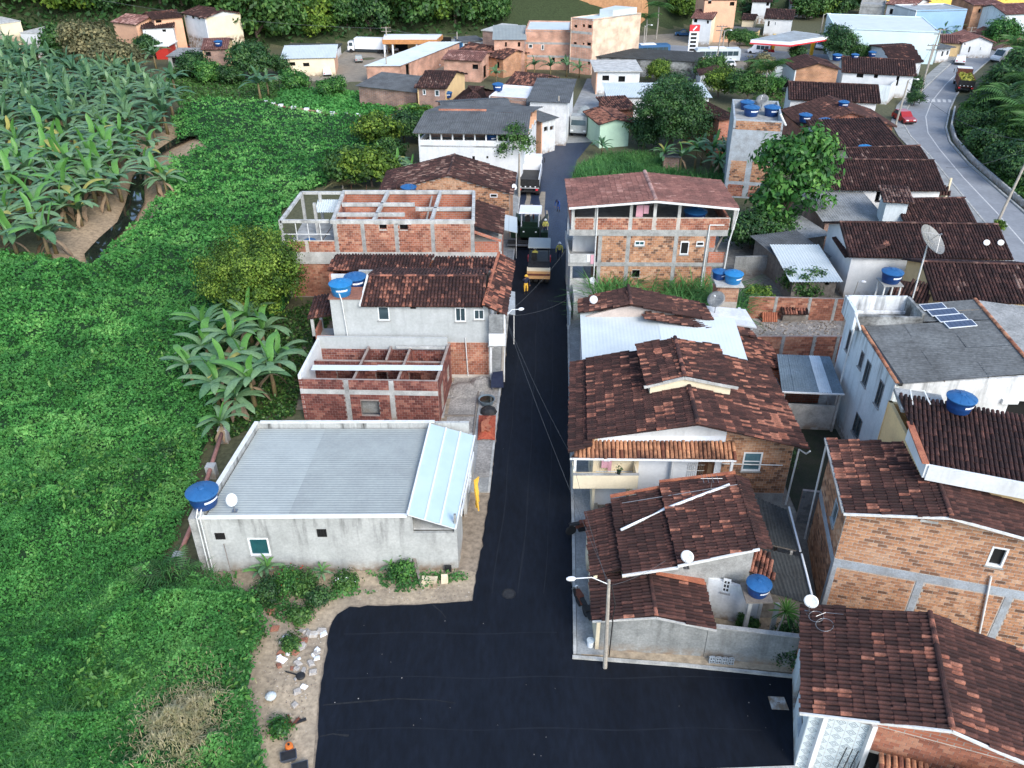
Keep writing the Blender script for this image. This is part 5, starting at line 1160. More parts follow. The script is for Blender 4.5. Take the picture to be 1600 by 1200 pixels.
def R2():
 t = thing('tan_brick_house', 'tall tan brick house with brown tiled roof and pale blue concrete bands', 'house', (19, 31, 0))
 A, B = (15.35, 29.1), (25.0, 26.5); e = np.array(B)-A; Lf = np.linalg.norm(e); e = e/Lf; n = np.array([-e[1], e[0]])
 D = (16.35, 34.3); C = (np.array(B)+n*6.2); H = 6.95
 zb0, zb1 = PW(1420, 905, A, B)[1], PW(1420, 893, A, B)[1]
 hs = [pxhole(A, B, 1540, 858, 1577, 882)]
 c1 = PW(1430, 930, A, B)[0]; c2 = PW(1565, 960, A, B)[0]
 ztop = lambda s: H+.9*(s/3.9 if s < 3.9 else max(0, 1-(s-3.9)/5.5))
 w = wall(t, A, B, 0, H, 'mortar', holes=hs)
 gable(t, A, B, H, 3.9, H+.85, 'mortar')
 ex = hs+[(0, Lf, zb0, zb1), (c1-.2, c1+.2, 0, zb0), (c2-.2, c2+.2, 0, zb0), (0, .22, 0, zb0)]
 bricks(t, w, A, B, .1, H+.8, 'brick_tan', ex, bl=.42, bh=.19, jt=.032, indiv=300, seed=111, top=lambda s: ztop(s)-.12, s0=.02, s1=9.2, dark=.01)
 pole_on(t, A, B, Lf/2, zb0, zb1, Lf-.02, 'concrete_blue', .024, name='tie_beam')
 for c in (.12, c1, c2): pole_on(t, A, B, c, 0, zb0, .32 if c > .2 else .2, 'concrete_blue', .02)
 MB().box(0, 0, 0, .01, .01, .01)
 recess(t, A, B, hs[0]); window(t, A, B, hs[0], glass='dark_hole', mull=0, inset=.1, fw=.07)
 s_, z_ = PW(1452, 815, A, B); pole_on(t, A, B, s_, z_-.07, z_+.07, .75, 'concrete_light', name='lintel')
 hl = pxhole(D, A, 1302, 770, 1313, 798); hl = (hl[0], hl[0]+.8, 4.6, 5.8)
 w = wall(t, D, A, 0, H, 'mortar', holes=[hl], start=0.0, name='side_wall'); Ls = math.hypot(D[0]-A[0], D[1]-A[1])
 bricks(t, w, D, A, .1, H-.05, 'brick_tan', [hl, (0, Ls, zb0, zb1), (Ls-.3, Ls, 0, zb0)], bl=.42, bh=.19, jt=.032, indiv=200, seed=112)
 pole_on(t, D, A, Ls/2, zb0, zb1, Ls-.02, 'concrete_blue', .022, name='tie_beam'); pole_on(t, D, A, Ls-.16, 0, zb0, .26, 'concrete_blue', .018)
 window(t, D, A, hl, frame='concrete_blue', glass='glass', mull=0)
 wall(t, B, C, 0, H, 'brick_flat_tan'); wall(t, C, D, 0, H, 'brick_flat_tan')
 r0 = A3(19.1, 27.55, 7.85); r1 = A3(20.2, 32.9, 7.85)
 tile_roof(t, [(16.05, 34.5, 7.0), (15.05, 28.75, 7.0), r0, r1], seed=113, orange=.25, indiv=300, w=.21, l=.47)
 tile_roof(t, [(24.8, 26.0, 6.95), (26.0, 31.6, 6.95), r1, r0], seed=114, orange=.06, indiv=200, w=.21, l=.47)
 ridge(t, r0+A3(0, 0, .03), r1+A3(0, 0, .03), r=.11)
 MB().bar((15.0, 28.72, 6.95), r0+A3(0, -.05, -.08), .06, .12).bar(r0+A3(0, -.05, -.08), (24.8, 25.95, 6.88), .06, .12).build('verge_board', 'pipe', t)
 MB().bar((15.0, 28.8, 6.98), (16.0, 34.5, 6.98), .1, .1).build('gutter', 'concrete', t)
 MB().tube([(15.95, 34.2, 6.9), (16.1, 34.4, 6.6), (16.15, 34.3, .3)], .05).build('drain_pipe', 'pipe', t)
 q0, q1 = PW(1548, 898, A, B), PW(1518, 1000, A, B)
 q = lambda s, z, d=.1: (A[0]+e[0]*s+e[1]*d, A[1]+e[1]*s-e[0]*d, z)
 MB().tube([q(q0[0], q0[1]), q(q1[0]+.25, q1[1])], .05, 8).build('vent_pipe', 'pipe', t)
 # taller rear block with white parapet
 t2 = thing('rear_block', 'taller rear block with white parapet and brown roof rising behind the tan brick house', 'house', (23, 33, 0))
 f0, f1, f2 = A3(19.25, 32.3, 0), A3(18.85, 29.95, 0), A3(26., 27.6, 0)
 MB().bar(f0+A3(0, .6, 8.45), f1+A3(0, 0, 8.45), .16, .75).bar(f1+A3(.05, 0, 8.4), f2+A3(0, 0, 8.3), .16, .8).build('white_parapet', 'plaster_white', t2)
 wall(t2, (19.0, 30.4), (26.2, 28.0), 0, 8.1, 'plaster_yellow', start=0); wall(t2, (19.6, 36.2), (19.0, 30.4), 0, 8.2, 'plaster_yellow', start=0)
 wall(t2, (27, 33), (19.6, 36.2), 0, 8.2, 'plaster_yellow', start=0); wall(t2, (26.2, 28.0), (27, 33), 0, 8.1, 'plaster_yellow', start=0)
 tile_roof(t2, [(18.95, 30.15, 8.5), (26.2, 27.75, 8.35), (27.1, 32.4, 9.1), (19.5, 35.2, 9.2)], seed=115, orange=.12, indiv=200, w=.21, l=.45)
 MB().bar((18.75, 30.0, 8.86), (19.3, 33.2, 8.92), .3, .08).build('parapet_tiles', 'tile_orange2', t2)
 slab(t2, [(19.3, 34.2, 9.0), (21.4, 33.6, 9.0), (21.8, 35.5, 9.0), (19.7, 36.2, 9.0)], .2, 'concrete', 'tank_slab')
 MB().tube([(19.9, 34.4, 9.1), (20.0, 35.2, 9.5), (20.6, 35.0, 9.55), (20.7, 34.3, 9.2)], .04).build('water_pipe', 'pipe', t2)
 tank((21.9, 33.9, 9.15), 'wide blue water tank on the brown roof in front of the white walled building', .86, .4)
R2()
def R1():
 t = thing('corner_tiled_house', 'near house with long brown tiled gable roof and patterned tile front on the side street', 'house', (16.5, 22, 0))
 eL1, eL0, r0, r1, eR0, eR1 = A3(12.8, 26.1, 4.0), A3(11.2, 20.55, 4.0), A3(16.0, 18.9, 5.25), A3(17.55, 24.45, 5.25), A3(21.0, 17.1, 4.0), A3(22.5, 22.7, 4.0)
 tile_roof(t, [eL1, eL0, r0, r1], seed=121, orange=.12, indiv=300, w=.215, l=.46)
 tile_roof(t, [eR0, eR1, r1, r0], seed=122, orange=.12, indiv=300, w=.215, l=.46)
 ridge(t, r0+A3(0, 0, .03), r1+A3(0, 0, .03), r=.12)
 MB().bar(eL0+A3(-.03, -.03, -.05), r0+A3(0, -.05, -.06), .07, .12).bar(r0+A3(0, -.05, -.06), eR0+A3(0, -.05, -.06), .07, .12).build('verge_board', 'pipe', t)
 A, B, C, D = np.array((11.75, 20.85)), np.array((20.3, 17.95)), np.array((21.9, 22.6)), np.array((13.05, 25.7)); H = 3.85
 e = (B-A)/np.linalg.norm(B-A); L = np.linalg.norm(B-A)
 wall(t, A, B, 0, H, 'mortar', name='front_wall', holes=[(2.35, 3.1, .1, 2.2)]); w = t.children[-1]
 gable(t, A, B, H, L*.48, 5.05, 'brick_flat'); bricks(t, w, A, B, .1, H-.05, 'brick_orange', [(0, 2.3, 0, 9), (2.35, 3.1, .1, 2.2)], bl=.36, indiv=120, seed=123)
 wall(t, D, A, 0, H, 'plaster_blue', holes=[(1.5, 2.4, .1, 2.2), (3.3, 4.4, 1, 2.1)]); wall(t, B, C, 0, H, 'brick_flat'); wall(t, C, D, 0, H, 'brick_flat')
 recess(t, D, A, (1.5, 2.4, .1, 2.2), m='wood_door'); recess(t, A, B, (2.35, 3.1, .1, 2.2))
 # ceramic wall tiles on the porch front: one object per tile, diamond relief
 nn = np.array([e[1], -e[0]]);
 ts = .46
 for i in range(5):
  for j in range(8):
   s0, z0 = .02+i*ts, .08+j*ts
   q = lambda s, z, d: (*(A+e*s+nn*d), z)
   f = [q(s0, z0, .02), q(s0+ts-.015, z0, .02), q(s0+ts-.015, z0+ts-.015, .02), q(s0, z0+ts-.015, .02)]
   def mk():
    b = MB(); h = (ts-.015)/2; b.add([(-h, 0, -h), (h, 0, -h), (h, 0, h), (-h, 0, h)], [(0, 1, 2, 3)], .001)
    for rad, wd in ((.86, .10), (.45, .10)):
     for k in range(4):
      g0, g1 = math.pi/2*k, math.pi/2*(k+1); o = h*rad; i_ = h*(rad-wd*1.6)
      c0, s_, c1, s1 = math.cos(g0), math.sin(g0), math.cos(g1), math.sin(g1)
      b.add([(o*c0, -.003, o*s_), (i_*c0, -.003, i_*s_), (i_*c1, -.003, i_*s1), (o*c1, -.003, o*s1)], [(0, 1, 2, 3)], 1.)
    return b.mesh('wall_tile', 'ceramic')
   me = cached(('ceramic',), mk); M = Matrix(((e[0], -nn[0], 0, 0), (e[1], -nn[1], 0, 0), (0, 0, 1, 0), (0, 0, 0, 1)))
   c = A+e*(s0+ts/2)+nn*.02; M.translation = Vector((c[0]-16.5, c[1]-22, z0+ts/2)); inst('wall_tile', me, w, mtx=M)
 for s in (.55, 2.3):
  c = A+e*s+nn*.1; post(t, c[0], c[1], 0, H+.1, .2, 'plaster_white', 'pillar')
 g = MB()
 for k in range(4):
  a = A+e*(1.5+.22*k)+nn*.25; g.tube([(a[0], a[1], .9), (a[0]+.15, a[1]+.05, 2.3)], .02, 5)
 g.build('iron_grille', 'black', t)
 # lower roofs in front
 t2 = thing('front_lean_to', 'small clay tiled lean-to roof below the front gable of the corner house', 'shelter', (15, 18.8, 0))
 tile_roof(t2, [(13.9, 18.55, 2.45), (15.7, 18.0, 2.45), (16.0, 19.05, 2.75), (14.2, 19.65, 2.75)], m='tile_awning', seed=125, orange=.5, w=.23)
 for x, y in ((14.05, 18.75), (15.7, 18.2)): post(t2, x, y, 0, 2.4, .12, 'wood_grey')
 for x, y in ((14.3, 19.5), (15.9, 18.95)): post(t2, x, y, 0, 2.6, .12, 'wood_grey')
 t3 = thing('front_side_roof', 'brown tiled side roof at the foot of the corner house gable', 'house', (18, 17, 0))
 tile_roof(t3, [(15.9, 16.5, 3.1), (20.6, 14.9, 3.1), (21.0, 17.0, 3.5), (16.4, 18.6, 3.5)], seed=126, orange=.3, w=.22)
 wall(t3, (16.1, 16.8), (20.4, 15.3), 0, 3., 'brick_flat', start=0); wall(t3, (16.4, 18.4), (16.1, 16.8), 0, 3.1, 'brick_flat', start=0); wall(t3, (20.4, 15.3), (20.7, 16.9), 0, 3.1, 'brick_flat', start=0)
 p = thing('dry_shrub', 'dry grey twiggy shrub in front of the brick gable of the corner house', 'shrub', (13.55, 19.6, 0)); mb = MB()
 for k in range(40): a = random.random()*6.28; h = random.uniform(.8, 1.9); mb.tube([(13.55, 19.6, 0), (13.55+.2*math.cos(a), 19.6+.2*math.sin(a), h*.6), (13.55+.55*math.cos(a), 19.6+.5*math.sin(a), h)], [.015, .01, .005], 4)
 mb.build('twigs', 'wood_grey', p)
 dish((13.0, 25.55, 4.1), (-.45, -.8, .3), 'white satellite dish on the far corner of the near long tiled roof', .62)
 c = thing('coiled_cable', 'loose grey cable loops lying on the near long tiled roof', 'cable', P(1285, 968, 4.2)); mb = MB()
 for k, (u, v, r) in enumerate(((1275, 965, .3), (1288, 978, .35))): o = P(u, v, 4.30); mb.tube([o+A3(r*math.cos(g), r*math.sin(g), .07+.22*r*math.cos(g)) for g in np.linspace(0, 6.0, 16)], .012, 4)
 mb.tube([P(1275, 963, 4.28), P(1290, 957, 4.4), P(1318, 960, 4.6)], .012, 4); mb.build('cable_loop', 'steel', c)
mat('ceramic', (0, 0, 0), None, rough=.25, spec=.5, ramp=[(0, (.70, .78, .80)), (.9, (.70, .78, .80)), (1, (.20, .25, .28))])
R1()
def R7():
 t = thing('white_rendered_house', 'big two storey white house with grey corrugated roof and solar panels', 'house', (27, 43, 0))
 A, B, C, D, E_ = np.array((21.6, 39.5)), np.array((33.0, 38.7)), np.array((34.0, 48.2)), np.array((21.9, 48.4)), None; H = 7.1
 hs = [pxhole(A, B, 1566, 627, 1600, 656)]; hs[0] = (hs[0][0], hs[0][0]+1.9, hs[0][2], hs[0][3])
 wall(t, A, B, 0, H, 'plaster_white_old', holes=hs, zt=7.35, name='front_wall'); recess(t, A, B, hs[0]);
 MB().prism([(21.7, 39.50, 7.1), (33., 38.71, 7.352), (29.0, 38.99, 7.98)], (0, .18, 0)).build('gable', 'plaster_white_old', t)
 L = np.linalg.norm(D-A)
 hl = [(1.0, 1.7, 4.9, 6.3), (4.6, 5.3, 4.6, 6.2), (6.9, 7.6, 4.6, 6.2), (3.5, 4.0, 5.1, 6.2), (5.0, 6.1, 1.2, 2.6), (7.4, 8.0, .2, 2.2)]
 wall(t, D, A, 0, H, 'plaster_blue', holes=hl, name='side_wall')
 for h in hl[:5]: window(t, D, A, h, frame='steel', mull=1)
 recess(t, D, A, hl[5])
 wall(t, B, C, 0, 7.4, 'plaster_white_old'); wall(t, C, D, 0, 7.2, 'plaster_white_old')
 sheet_roof(t, [(21.95, 46.2, 7.2), (21.55, 39.35, 7.2), (29.0, 39.1, 8.05), (29.6, 45.4, 8.05)], 4, 3, 'fibre_grey', .2, .028)
 sheet_roof(t, [(25.6, 48.4, 7.6), (25.5, 46.1, 7.6), (29.6, 45.4, 8.06), (29.8, 48.2, 8.06)], 2, 2, 'fibre_grey', .2, .028)
 sheet_roof(t, [(34.2, 38.5, 7.35), (34.6, 48.2, 7.35), (29.8, 48.2, 8.06), (29.0, 39.1, 8.05)], 4, 2, 'fibre_light', .2, .028)
 ridge(t, (29.0, 39.1, 8.08), (29.8, 48.2, 8.08), m='tile_orange', r=.12)
 ridge(t, (21.5, 39.3, 7.27), (21.9, 46.0, 7.27), m='tile_orange', r=.12);
 MB().bar((21.75, 39.35, 7.18), (22.0, 46., 7.18), .2, .2).build('gutter', 'black', t)
 # open water-stained terrace box at the rear corner
 z = 8.15
 wall(t, (21.5, 46.2), (25.6, 46.0), 6.9, 7.9, 'concrete_stained', name='parapet', start=0); wall(t, (25.7, 46.1), (25.7, 48.5), 6.9, z, 'concrete_stained', name='parapet', start=0); wall(t, (25.6, 48.6), (21.7, 48.7), 6.9, z, 'plaster_white_old', name='parapet', start=0); wall(t, (21.6, 48.7), (21.4, 46.2), 6.9, z, 'plaster_blue', name='parapet', start=0)
 MB().box(21.6, 46.3, 6.95, 25.5, 48.5, 7.05).build('terrace_floor', 'concrete_stained', t)
 for x, y in ((21.45, 46.0), (21.5, 39.45)): MB().tube([(x, y, 7.1), (x-.02, y, .3)], .055, 8).build('drain_pipe', 'pipe', t)
 MB().tube([(21.4, 46.3, 8.1), (21.3, 44.8, 7.7)], .06).build('drain_pipe', 'pipe', t)
 MB().box(27.5, 38.9, 6.15, 28.4, 39.1, 6.45).build('air_vent', 'white_metal', t)
 # solar panels: objects on the roof
 for k in range(4):
  c0, c1 = P(1447+8*(k > 0)+5*k, 480+9*k, 7.95), P(1487+5*k+12*(k > 0), 479+9*k, 8.1)
  s = thing('solar_panel', 'blue solar panel with white frame in the row on the grey corrugated roof', 'solar panel', (*c0[:2], 7.85), 0, 'solar panels on the grey roof')
  y = 48.0-.82*k; x0 = 26.2+.16*k; w_ = 1.4 if k == 0 else 1.65
  zz = lambda x: 7.72+(x-25.6)*.105
  pl = [(x0, y-.76, zz(x0)), (x0+w_, y-.76, zz(x0+w_)), (x0+w_, y, zz(x0+w_)), (x0, y, zz(x0))]
  s.location = (x0, y-.4, zz(x0)); fr = MB()
  for a, b_ in zip(pl, pl[1:]+pl[:1]): fr.bar(a, b_, .05, .05)
  fo = fr.build('frame', 'white_metal', s)
  for i in range(6):
   f0, f1 = i/6, (i+1)/6-.012; lerp = lambda f, p, q: tuple(np.array(p)*(1-f)+np.array(q)*f)
   MB().hexa([lerp(f0, pl[0], pl[1]), lerp(f1, pl[0], pl[1]), lerp(f1, pl[3], pl[2]), lerp(f0, pl[3], pl[2])], [tuple(np.array(lerp(*q))+A3(0, 0, .02)) for q in ((f0, pl[0], pl[1]), (f1, pl[0], pl[1]), (f1, pl[3], pl[2]), (f0, pl[3], pl[2]))]).build('cell', 'solar', s)
 # low side roof and yard store
 s = thing('side_shelter', 'dark ribbed metal shelter roof with one pale sheet beside the white house', 'shelter', (19.5, 46.7, 0))
 sheet_roof(s, [(17.3, 44.9, 3.2), (21.2, 44.6, 3.2), (21.5, 48.6, 3.6), (18.0, 48.9, 3.6)], 5, 1, 'fibre_blue', .16, .02, mats=['fibre_blue', 'fibre_blue', 'fibre_blue', 'zinc_half', 'fibre_blue'])
 MB().bar((17.3, 44.85, 3.15), (21.2, 44.55, 3.15), .08, .1).build('gutter', 'white_metal', s)
 wall(s, (17.6, 45.3), (21.2, 45.0), 0, 1.9, 'concrete_light', start=0); wall(s, (17.9, 48.6), (17.6, 45.3), 0, 2.2, 'concrete', start=0); wall(s, (21.3, 48.5), (18.0, 48.7), 0, 3.3, 'brick_flat', start=0)
 for x, y in ((17.6, 45.2), (21.1, 44.9)): post(s, x, y, 0, 3.1, .14, 'concrete_light')
 MB().box(16.5, 36.0, 0.01, 21.5, 45.2, .03).build('alley_floor', 'shaded_soil', s)
 bw = thing('block_wall', 'short grey concrete block wall in the alley between the brick houses', 'wall', (16.9, 35.8, 0)); w = wall(bw, (16.2, 36.0), (18.6, 35.6), 0, 2.3, 'mortar_dark', start=0, name='wall_panel'); bricks(bw, w, (16.2, 36.0), (18.6, 35.6), .0, 2.3, 'block_grey', bl=.40, bh=.2, indiv=40, seed=131)
mat('shaded_soil', (.035, .035, .025), (.02, .03, .014), scale=1.5, fine=.3)  # near-black soil: deep shade of the alley painted into the floor colour
mat('block_grey', (0, 0, 0), None, rough=.9, ramp=[(0, (.14, .15, .15)), (1, (.28, .29, .28))], fine=.2)
mat('concrete_stained', (.36, .37, .36), (.07, .07, .065), scale=.7, fine=.25, bump=.2, thr=(.40, .62))
mat('fibre_grey', (.155, .165, .165), (.10, .105, .105), scale=.5, rough=.9, fine=.3, bump=.2)
mat('zinc_half', (.55, .62, .66), (.40, .46, .50), scale=.7, rough=.5)
R7()
FARH = []
brick_mat('brick_lit', (.76,.56,.40),(.70,.50,.36),(.72,.62,.5))  # paler copy of the tower brick, bright side light put into the colour
mat('plaster_ice', (.66,.82,.84), (.60,.76,.79), scale=.3, fine=.03)
# ------------------------------------------------------------------ houses further off
def bh(label, A, B, d, z, wm, roof='gx', rise=1.2, rm='tile_dark', win=(), rwin=(), lwin=(), tops=True, name='house', cat='house', over=.4, z0=None, wmr=None, seed=None, wframe='white_metal', orange=.1, par=.5, skew=0., gm=None):
 zb = 0. if z0 is None else z0
 if tops and (A[1]+B[1])/2 < 128 and z0 is None: z *= .7; rise *= .75; d *= .82; over *= .8
 if z0 is None and tops:
  d_ = ray((A[0]+B[0])/2, (A[1]+B[1])/2)
  for y_ in np.arange(140, 320, .5):
   x_, zr = d_[0]*y_/d_[1], CAM_H+d_[2]*y_/d_[1]; g_ = float(hz(x_, y_+d/2)) if y_ > 150 else 0
   if zr <= g_+z:
    zb = max(0, g_) if g_ > .3 else 0
    if zb: FARH.append((x_, y_))
    break
 a = P(*A, zb+(z if tops else 0))[:2]; b_ = P(*B, zb+(z if tops else 0))[:2]
 e = b_-a; L = np.linalg.norm(e); e /= L; n = np.array([-e[1], e[0]]); dv = n*d+e*skew
 c, dd = b_+dv, a+dv; t = thing(name, label, cat, (*(a+c)/2, zb)); sd = int(abs(a[0]*7+a[1]*3)) % 97 if seed is None else seed
 dist = a[1]; wt = .25 if dist < 90 else .34
 H = zb+z; fl = zb-4. if zb > 0 else 0
 hs = [pxhole(a, b_, *w[:4]) for w in win]; hs = [(max(.1, h[0]), min(L-.1, h[1]), max(fl+.05, h[2]), min(H-.1, h[3])) for h in hs]
 wall(t, a, b_, fl, H, wm, holes=hs, name='wall')
 for h, w in zip(hs, win):
  k = w[4] if len(w) > 4 else 'w'
  if k == 'o': recess(t, a, b_, h)
  elif k == 'd': recess(t, a, b_, h, m='wood_door', name='door')
  else: window(t, a, b_, h, frame=wframe, mull=1 if h[1]-h[0] > .9 else 0, sill=False, fw=.07)
 wr = wmr or wm
 for p, q, ws in ((b_, c, rwin), (c, dd, ()), (dd, a, lwin)):
  wall(t, p, q, fl, H, wr, holes=[(w[0], w[1], zb+w[2], zb+w[3]) for w in ws], name='wall')
  for w in ws:
   h = (w[0], w[1], zb+w[2], zb+w[3])
   if w[2] < .2 or (len(w) > 4): recess(t, p, q, h)
   else: window(t, p, q, h, frame=wframe, sill=False, mull=1)
 E3 = lambda p, zz: A3(p[0], p[1], zz); o = over; nn = dv/np.linalg.norm(dv); gmm = gm or wm
 def plane(cn):
  if rm.startswith('tile'): tile_roof(t, cn, m=rm, seed=sd+int(cn[0][0]) % 5, orange=orange, w=wt, l=.5)
  else: sheet_roof(t, cn, max(1, int(np.linalg.norm(cn[1]-cn[0])/3)), max(1, int(np.linalg.norm(cn[3]-cn[0])/3)), rm, .25, .035)
 if roof == 'gx':
  m0, m1 = (a+dd)/2, (b_+c)/2; H2 = H-.04
  plane([E3(a-e*o-nn*o, H2), E3(b_+e*o-nn*o, H2), E3(m1+e*o, H+rise), E3(m0-e*o, H+rise)])
  plane([E3(c+e*o+nn*o, H2), E3(dd-e*o+nn*o, H2), E3(m0-e*o, H+rise), E3(m1+e*o, H+rise)])
  gable(t, b_, c, H, d/2, H+rise-.12, gmm); gable(t, dd, a, H, d/2, H+rise-.12, gmm)
  if rm.startswith('tile'): ridge(t, E3(m0-e*o, H+rise+.03), E3(m1+e*o, H+rise+.03), m=rm)
 elif roof == 'gy':
  m0, m1 = (a+b_)/2, (dd+c)/2; H2 = H-.04
  plane([E3(dd-e*o+nn*o, H2), E3(a-e*o-nn*o, H2), E3(m0-nn*o, H+rise), E3(m1+nn*o, H+rise)])
  plane([E3(b_+e*o-nn*o, H2), E3(c+e*o+nn*o, H2), E3(m1+nn*o, H+rise), E3(m0-nn*o, H+rise)])
  gable(t, a, b_, H, L/2, H+rise-.12, gmm); gable(t, c, dd, H, L/2, H+rise-.12, gmm)
  if rm.startswith('tile'): ridge(t, E3(m0-nn*o, H+rise+.03), E3(m1+nn*o, H+rise+.03), m=rm)
 elif roof == 'shed':
  plane([E3(a-e*o-nn*o, H+.04), E3(b_+e*o-nn*o, H+.04), E3(c+e*o+nn*o, H+rise), E3(dd-e*o+nn*o, H+rise)])
  MB().prism([E3(b_, H), E3(c, H), E3(c, H+rise-.15)], (*(-e*.15), 0)).prism([E3(a, H), E3(dd, H), E3(dd, H+rise-.15)], (*(e*.15), 0)).build('gable', gmm, t)
  MB().prism([E3(dd, H), E3(c, H), E3(c, H+rise-.2), E3(dd, H+rise-.2)], (*(-nn*.15), 0)).build('gable', gmm, t)
 elif roof == 'hip':
  m0, m1 = (a+dd)/2+e*d*.45, (b_+c)/2-e*d*.45; cn = [E3(q, H) for q in (a-e*o-nn*o, b_+e*o-nn*o, c+e*o+nn*o, dd-e*o+nn*o)]; r0, r1 = E3(m0, H+rise), E3(m1, H+rise)
  plane([cn[0], cn[1], r1, r0]); plane([cn[2], cn[3], r0, r1]); plane([cn[1], cn[2], r1, r1+A3(1e-3, 0, 0)]); plane([cn[3], cn[0], r0, r0+A3(1e-3, 0, 0)])
  ridge(t, r0+A3(0, 0, .03), r1+A3(0, 0, .03), m=rm)
 elif roof == 'flat':
  slab(t, [E3(a, H-par), E3(b_, H-par), E3(c, H-par), E3(dd, H-par)], .15, rm, 'roof_slab')
 elif roof == 'slab':
  slab(t, [E3(a-e*o-nn*o, H+.17), E3(b_+e*o-nn*o, H+.17), E3(c+e*o+nn*o, H+.17), E3(dd-e*o+nn*o, H+.17)], .16, rm, 'roof_slab')
 t['_'] = 0; del t['_']
 return t, a, b_, c, dd
# --- beyond the white hall, along the street
bh('narrow peach fronted shop with dark corrugated roof next to the white hall', (846, 190), (868, 184), 9, 4.2, 'plaster_white_old', 'shed', .6, 'fibre', win=[(850, 197, 856, 206, 'o'), (859, 196, 865, 204, 'o')], wmr='plaster_peach', name='shop', cat='shop', rwin=[(1, 2.2, 0, 2.4), (3.5, 5, 2.9, 4.3), (6, 7.2, 0, 2.4)])
bh('white two storey street house with dark stained top corner', (828, 158), (886, 160), 11, 5.6, 'plaster_white_old', 'shed', .5, 'fibre', rwin=[(2, 3.4, 3.2, 4.4), (6, 8, .1, 2.4)])
bh('white plastered box house with brick parapet and a tank on top', (764, 150), (822, 154), 7, 5.4, 'brick_flat_grey', 'flat', rm='plaster_white', wmr='plaster_white', par=.2)
tank((*P(778, 141, 5.4)[:2], 5.4), 'blue water tank on the white plastered box house', .95)
bh('peach walled house with ragged red tiled roof behind the white box house', (790, 135), (836, 140), 8, 4.6, 'brick_flat_tan', 'gx', 1.2, 'tile_dark2', orange=.4, wmr='plaster_peach')
bh('house with plain dark brown hipped roof beside the sloping yellow gable', (706, 163), (760, 166), 8, 3.2, 'brick_flat_tan', 'hip', 1.6, 'tile_dark', orange=.0)
tank((*P(755, 172, 3.0)[:2], 3.0), 'blue water tank on a stand in front of the brown hipped roof', .9)
bh('low brick house with dark corrugated roof behind the white hall', (700, 182), (800, 176), 8, 5.0, 'brick_flat', 'gx', .8, 'fibre')
bh('brick house with yellow gable wall and brown tiled roof above the vines', (652, 136), (695, 137), 9, 4.6, 'brick_flat_grey', 'gx', 1.3, 'tile_dark', win=[(661, 140, 665, 148), (680, 141, 686, 150)], wmr='plaster_yellow', gm='plaster_yellow', skew=1.5)
tank((*P(700, 152, 3.0)[:2], 3.0), 'small blue water tank by the corner of the yellow gable wall', .8)
bh('brick shed with dark sagging corrugated roof overgrown by vines', (560, 134), (650, 144), 7, 3.0, 'brick_flat_grey', 'shed', .6, 'fibre', name='shed', cat='shed')
bh('long brick shed with pale flat metal roof on the forecourt', (572, 103), (624, 103), 24, 4.0, 'brick_flat_pink', 'shed', .4, 'zinc_white', skew=9, rwin=[(2, 3.2, 0, 2.6)], name='shed', cat='shed')
bh('peach and white two storey house with red tiled roof beside the forecourt', (693, 92), (750, 95), 9, 5.0, 'brick_flat_pink', 'gx', .9, 'tile_pink', win=[(738, 101, 747, 108, 'o')], rwin=[(2, 4, .1, 2.2)])
bh('brick house with stepped red and brown tiled roofs under the long brick block', (716, 80), (786, 92), 8, 4.5, 'brick_flat_tan', 'gx', 1.3, 'tile_dark2', win=[(776, 97, 780, 106, 'o')], orange=.3)
# --- brick blocks
bh('brick block with pale blue corrugated roof joined to the tall brick building', (772, 62), (820, 62), 12, 8.0, 'brick_flat_pink', 'shed', 1., 'zinc', win=[(789, 66, 792, 73, 'o'), (809, 66, 813, 73, 'o')], name='brick_block', cat='building')
t_, a_, b2_, c_, d_ = bh('wide flat topped brick block with grey concrete bands', (821, 46), (891, 47), 12, 9.6, 'brick_flat_pink', 'flat', rm='zinc_white', win=[(826, 69, 832, 75), (846, 70, 850, 78), (863, 90, 867, 97, 'o'), (876, 92, 883, 98, 'o')], name='brick_block', cat='building', par=.2)
for z in (2.1, 4.3): pole_on(t_, a_, b2_, np.linalg.norm(b2_-a_)/2, z, z+.35, np.linalg.norm(b2_-a_)-.05, 'concrete', name='tie_beam')
t_, a_, b2_, c_, d_ = bh('tallest bare brick building with small square windows and a plain side coloured as brightly lit', (892, 27), (926, 30), 13, 13.0, 'brick_flat_pink', 'flat', rm='zinc_white', win=[(897, 39, 902, 43, 'o'), (910, 38, 914, 42, 'o'), (918, 39, 925, 44, 'o'), (896, 66, 901, 69, 'o'), (910, 67, 913, 70, 'o'), (917, 67, 924, 71, 'o'), (918, 95, 922, 101, 'o')], wmr='brick_lit', name='brick_tower', cat='building', par=.1, skew=4.5)
for z in (2.2, 4.4, 6.6): pole_on(t_, a_, b2_, np.linalg.norm(b2_-a_)/2, z, z+.4, np.linalg.norm(b2_-a_)-.05, 'concrete', name='tie_beam')
MB().hexa([(*(a_*.6+c_*.4), 9.), (*(b2_*.6+c_*.4), 9.), (*(b2_*.1+c_*.9), 9.), (*(a_*.1+d_*.9), 9.)], [(*(a_*.6+c_*.4), 10.1), (*(b2_*.6+c_*.4), 10.1), (*(b2_*.1+c_*.9), 10.1), (*(a_*.1+d_*.9), 10.1)]).build('stair_head', 'zinc_white', t_)
bh('long low shed with black corrugated roof and dirty block walls', (928, 88), (1092, 97), 8, 4.2, 'concrete_stained', 'shed', .5, 'fibre_dark', name='shed', cat='shed')
bh('white house with flat concrete roof and peach side wall', (932, 112), (1000, 112), 10, 5.0, 'plaster_white', 'slab', rm='concrete_light', win=[(941, 118, 952, 126, 'o'), (966, 119, 977, 128, 'o')], wmr='plaster_peach', rwin=[(2, 3.2, .1, 2.4), (5, 6.5, 1, 2.4)], over=.5)
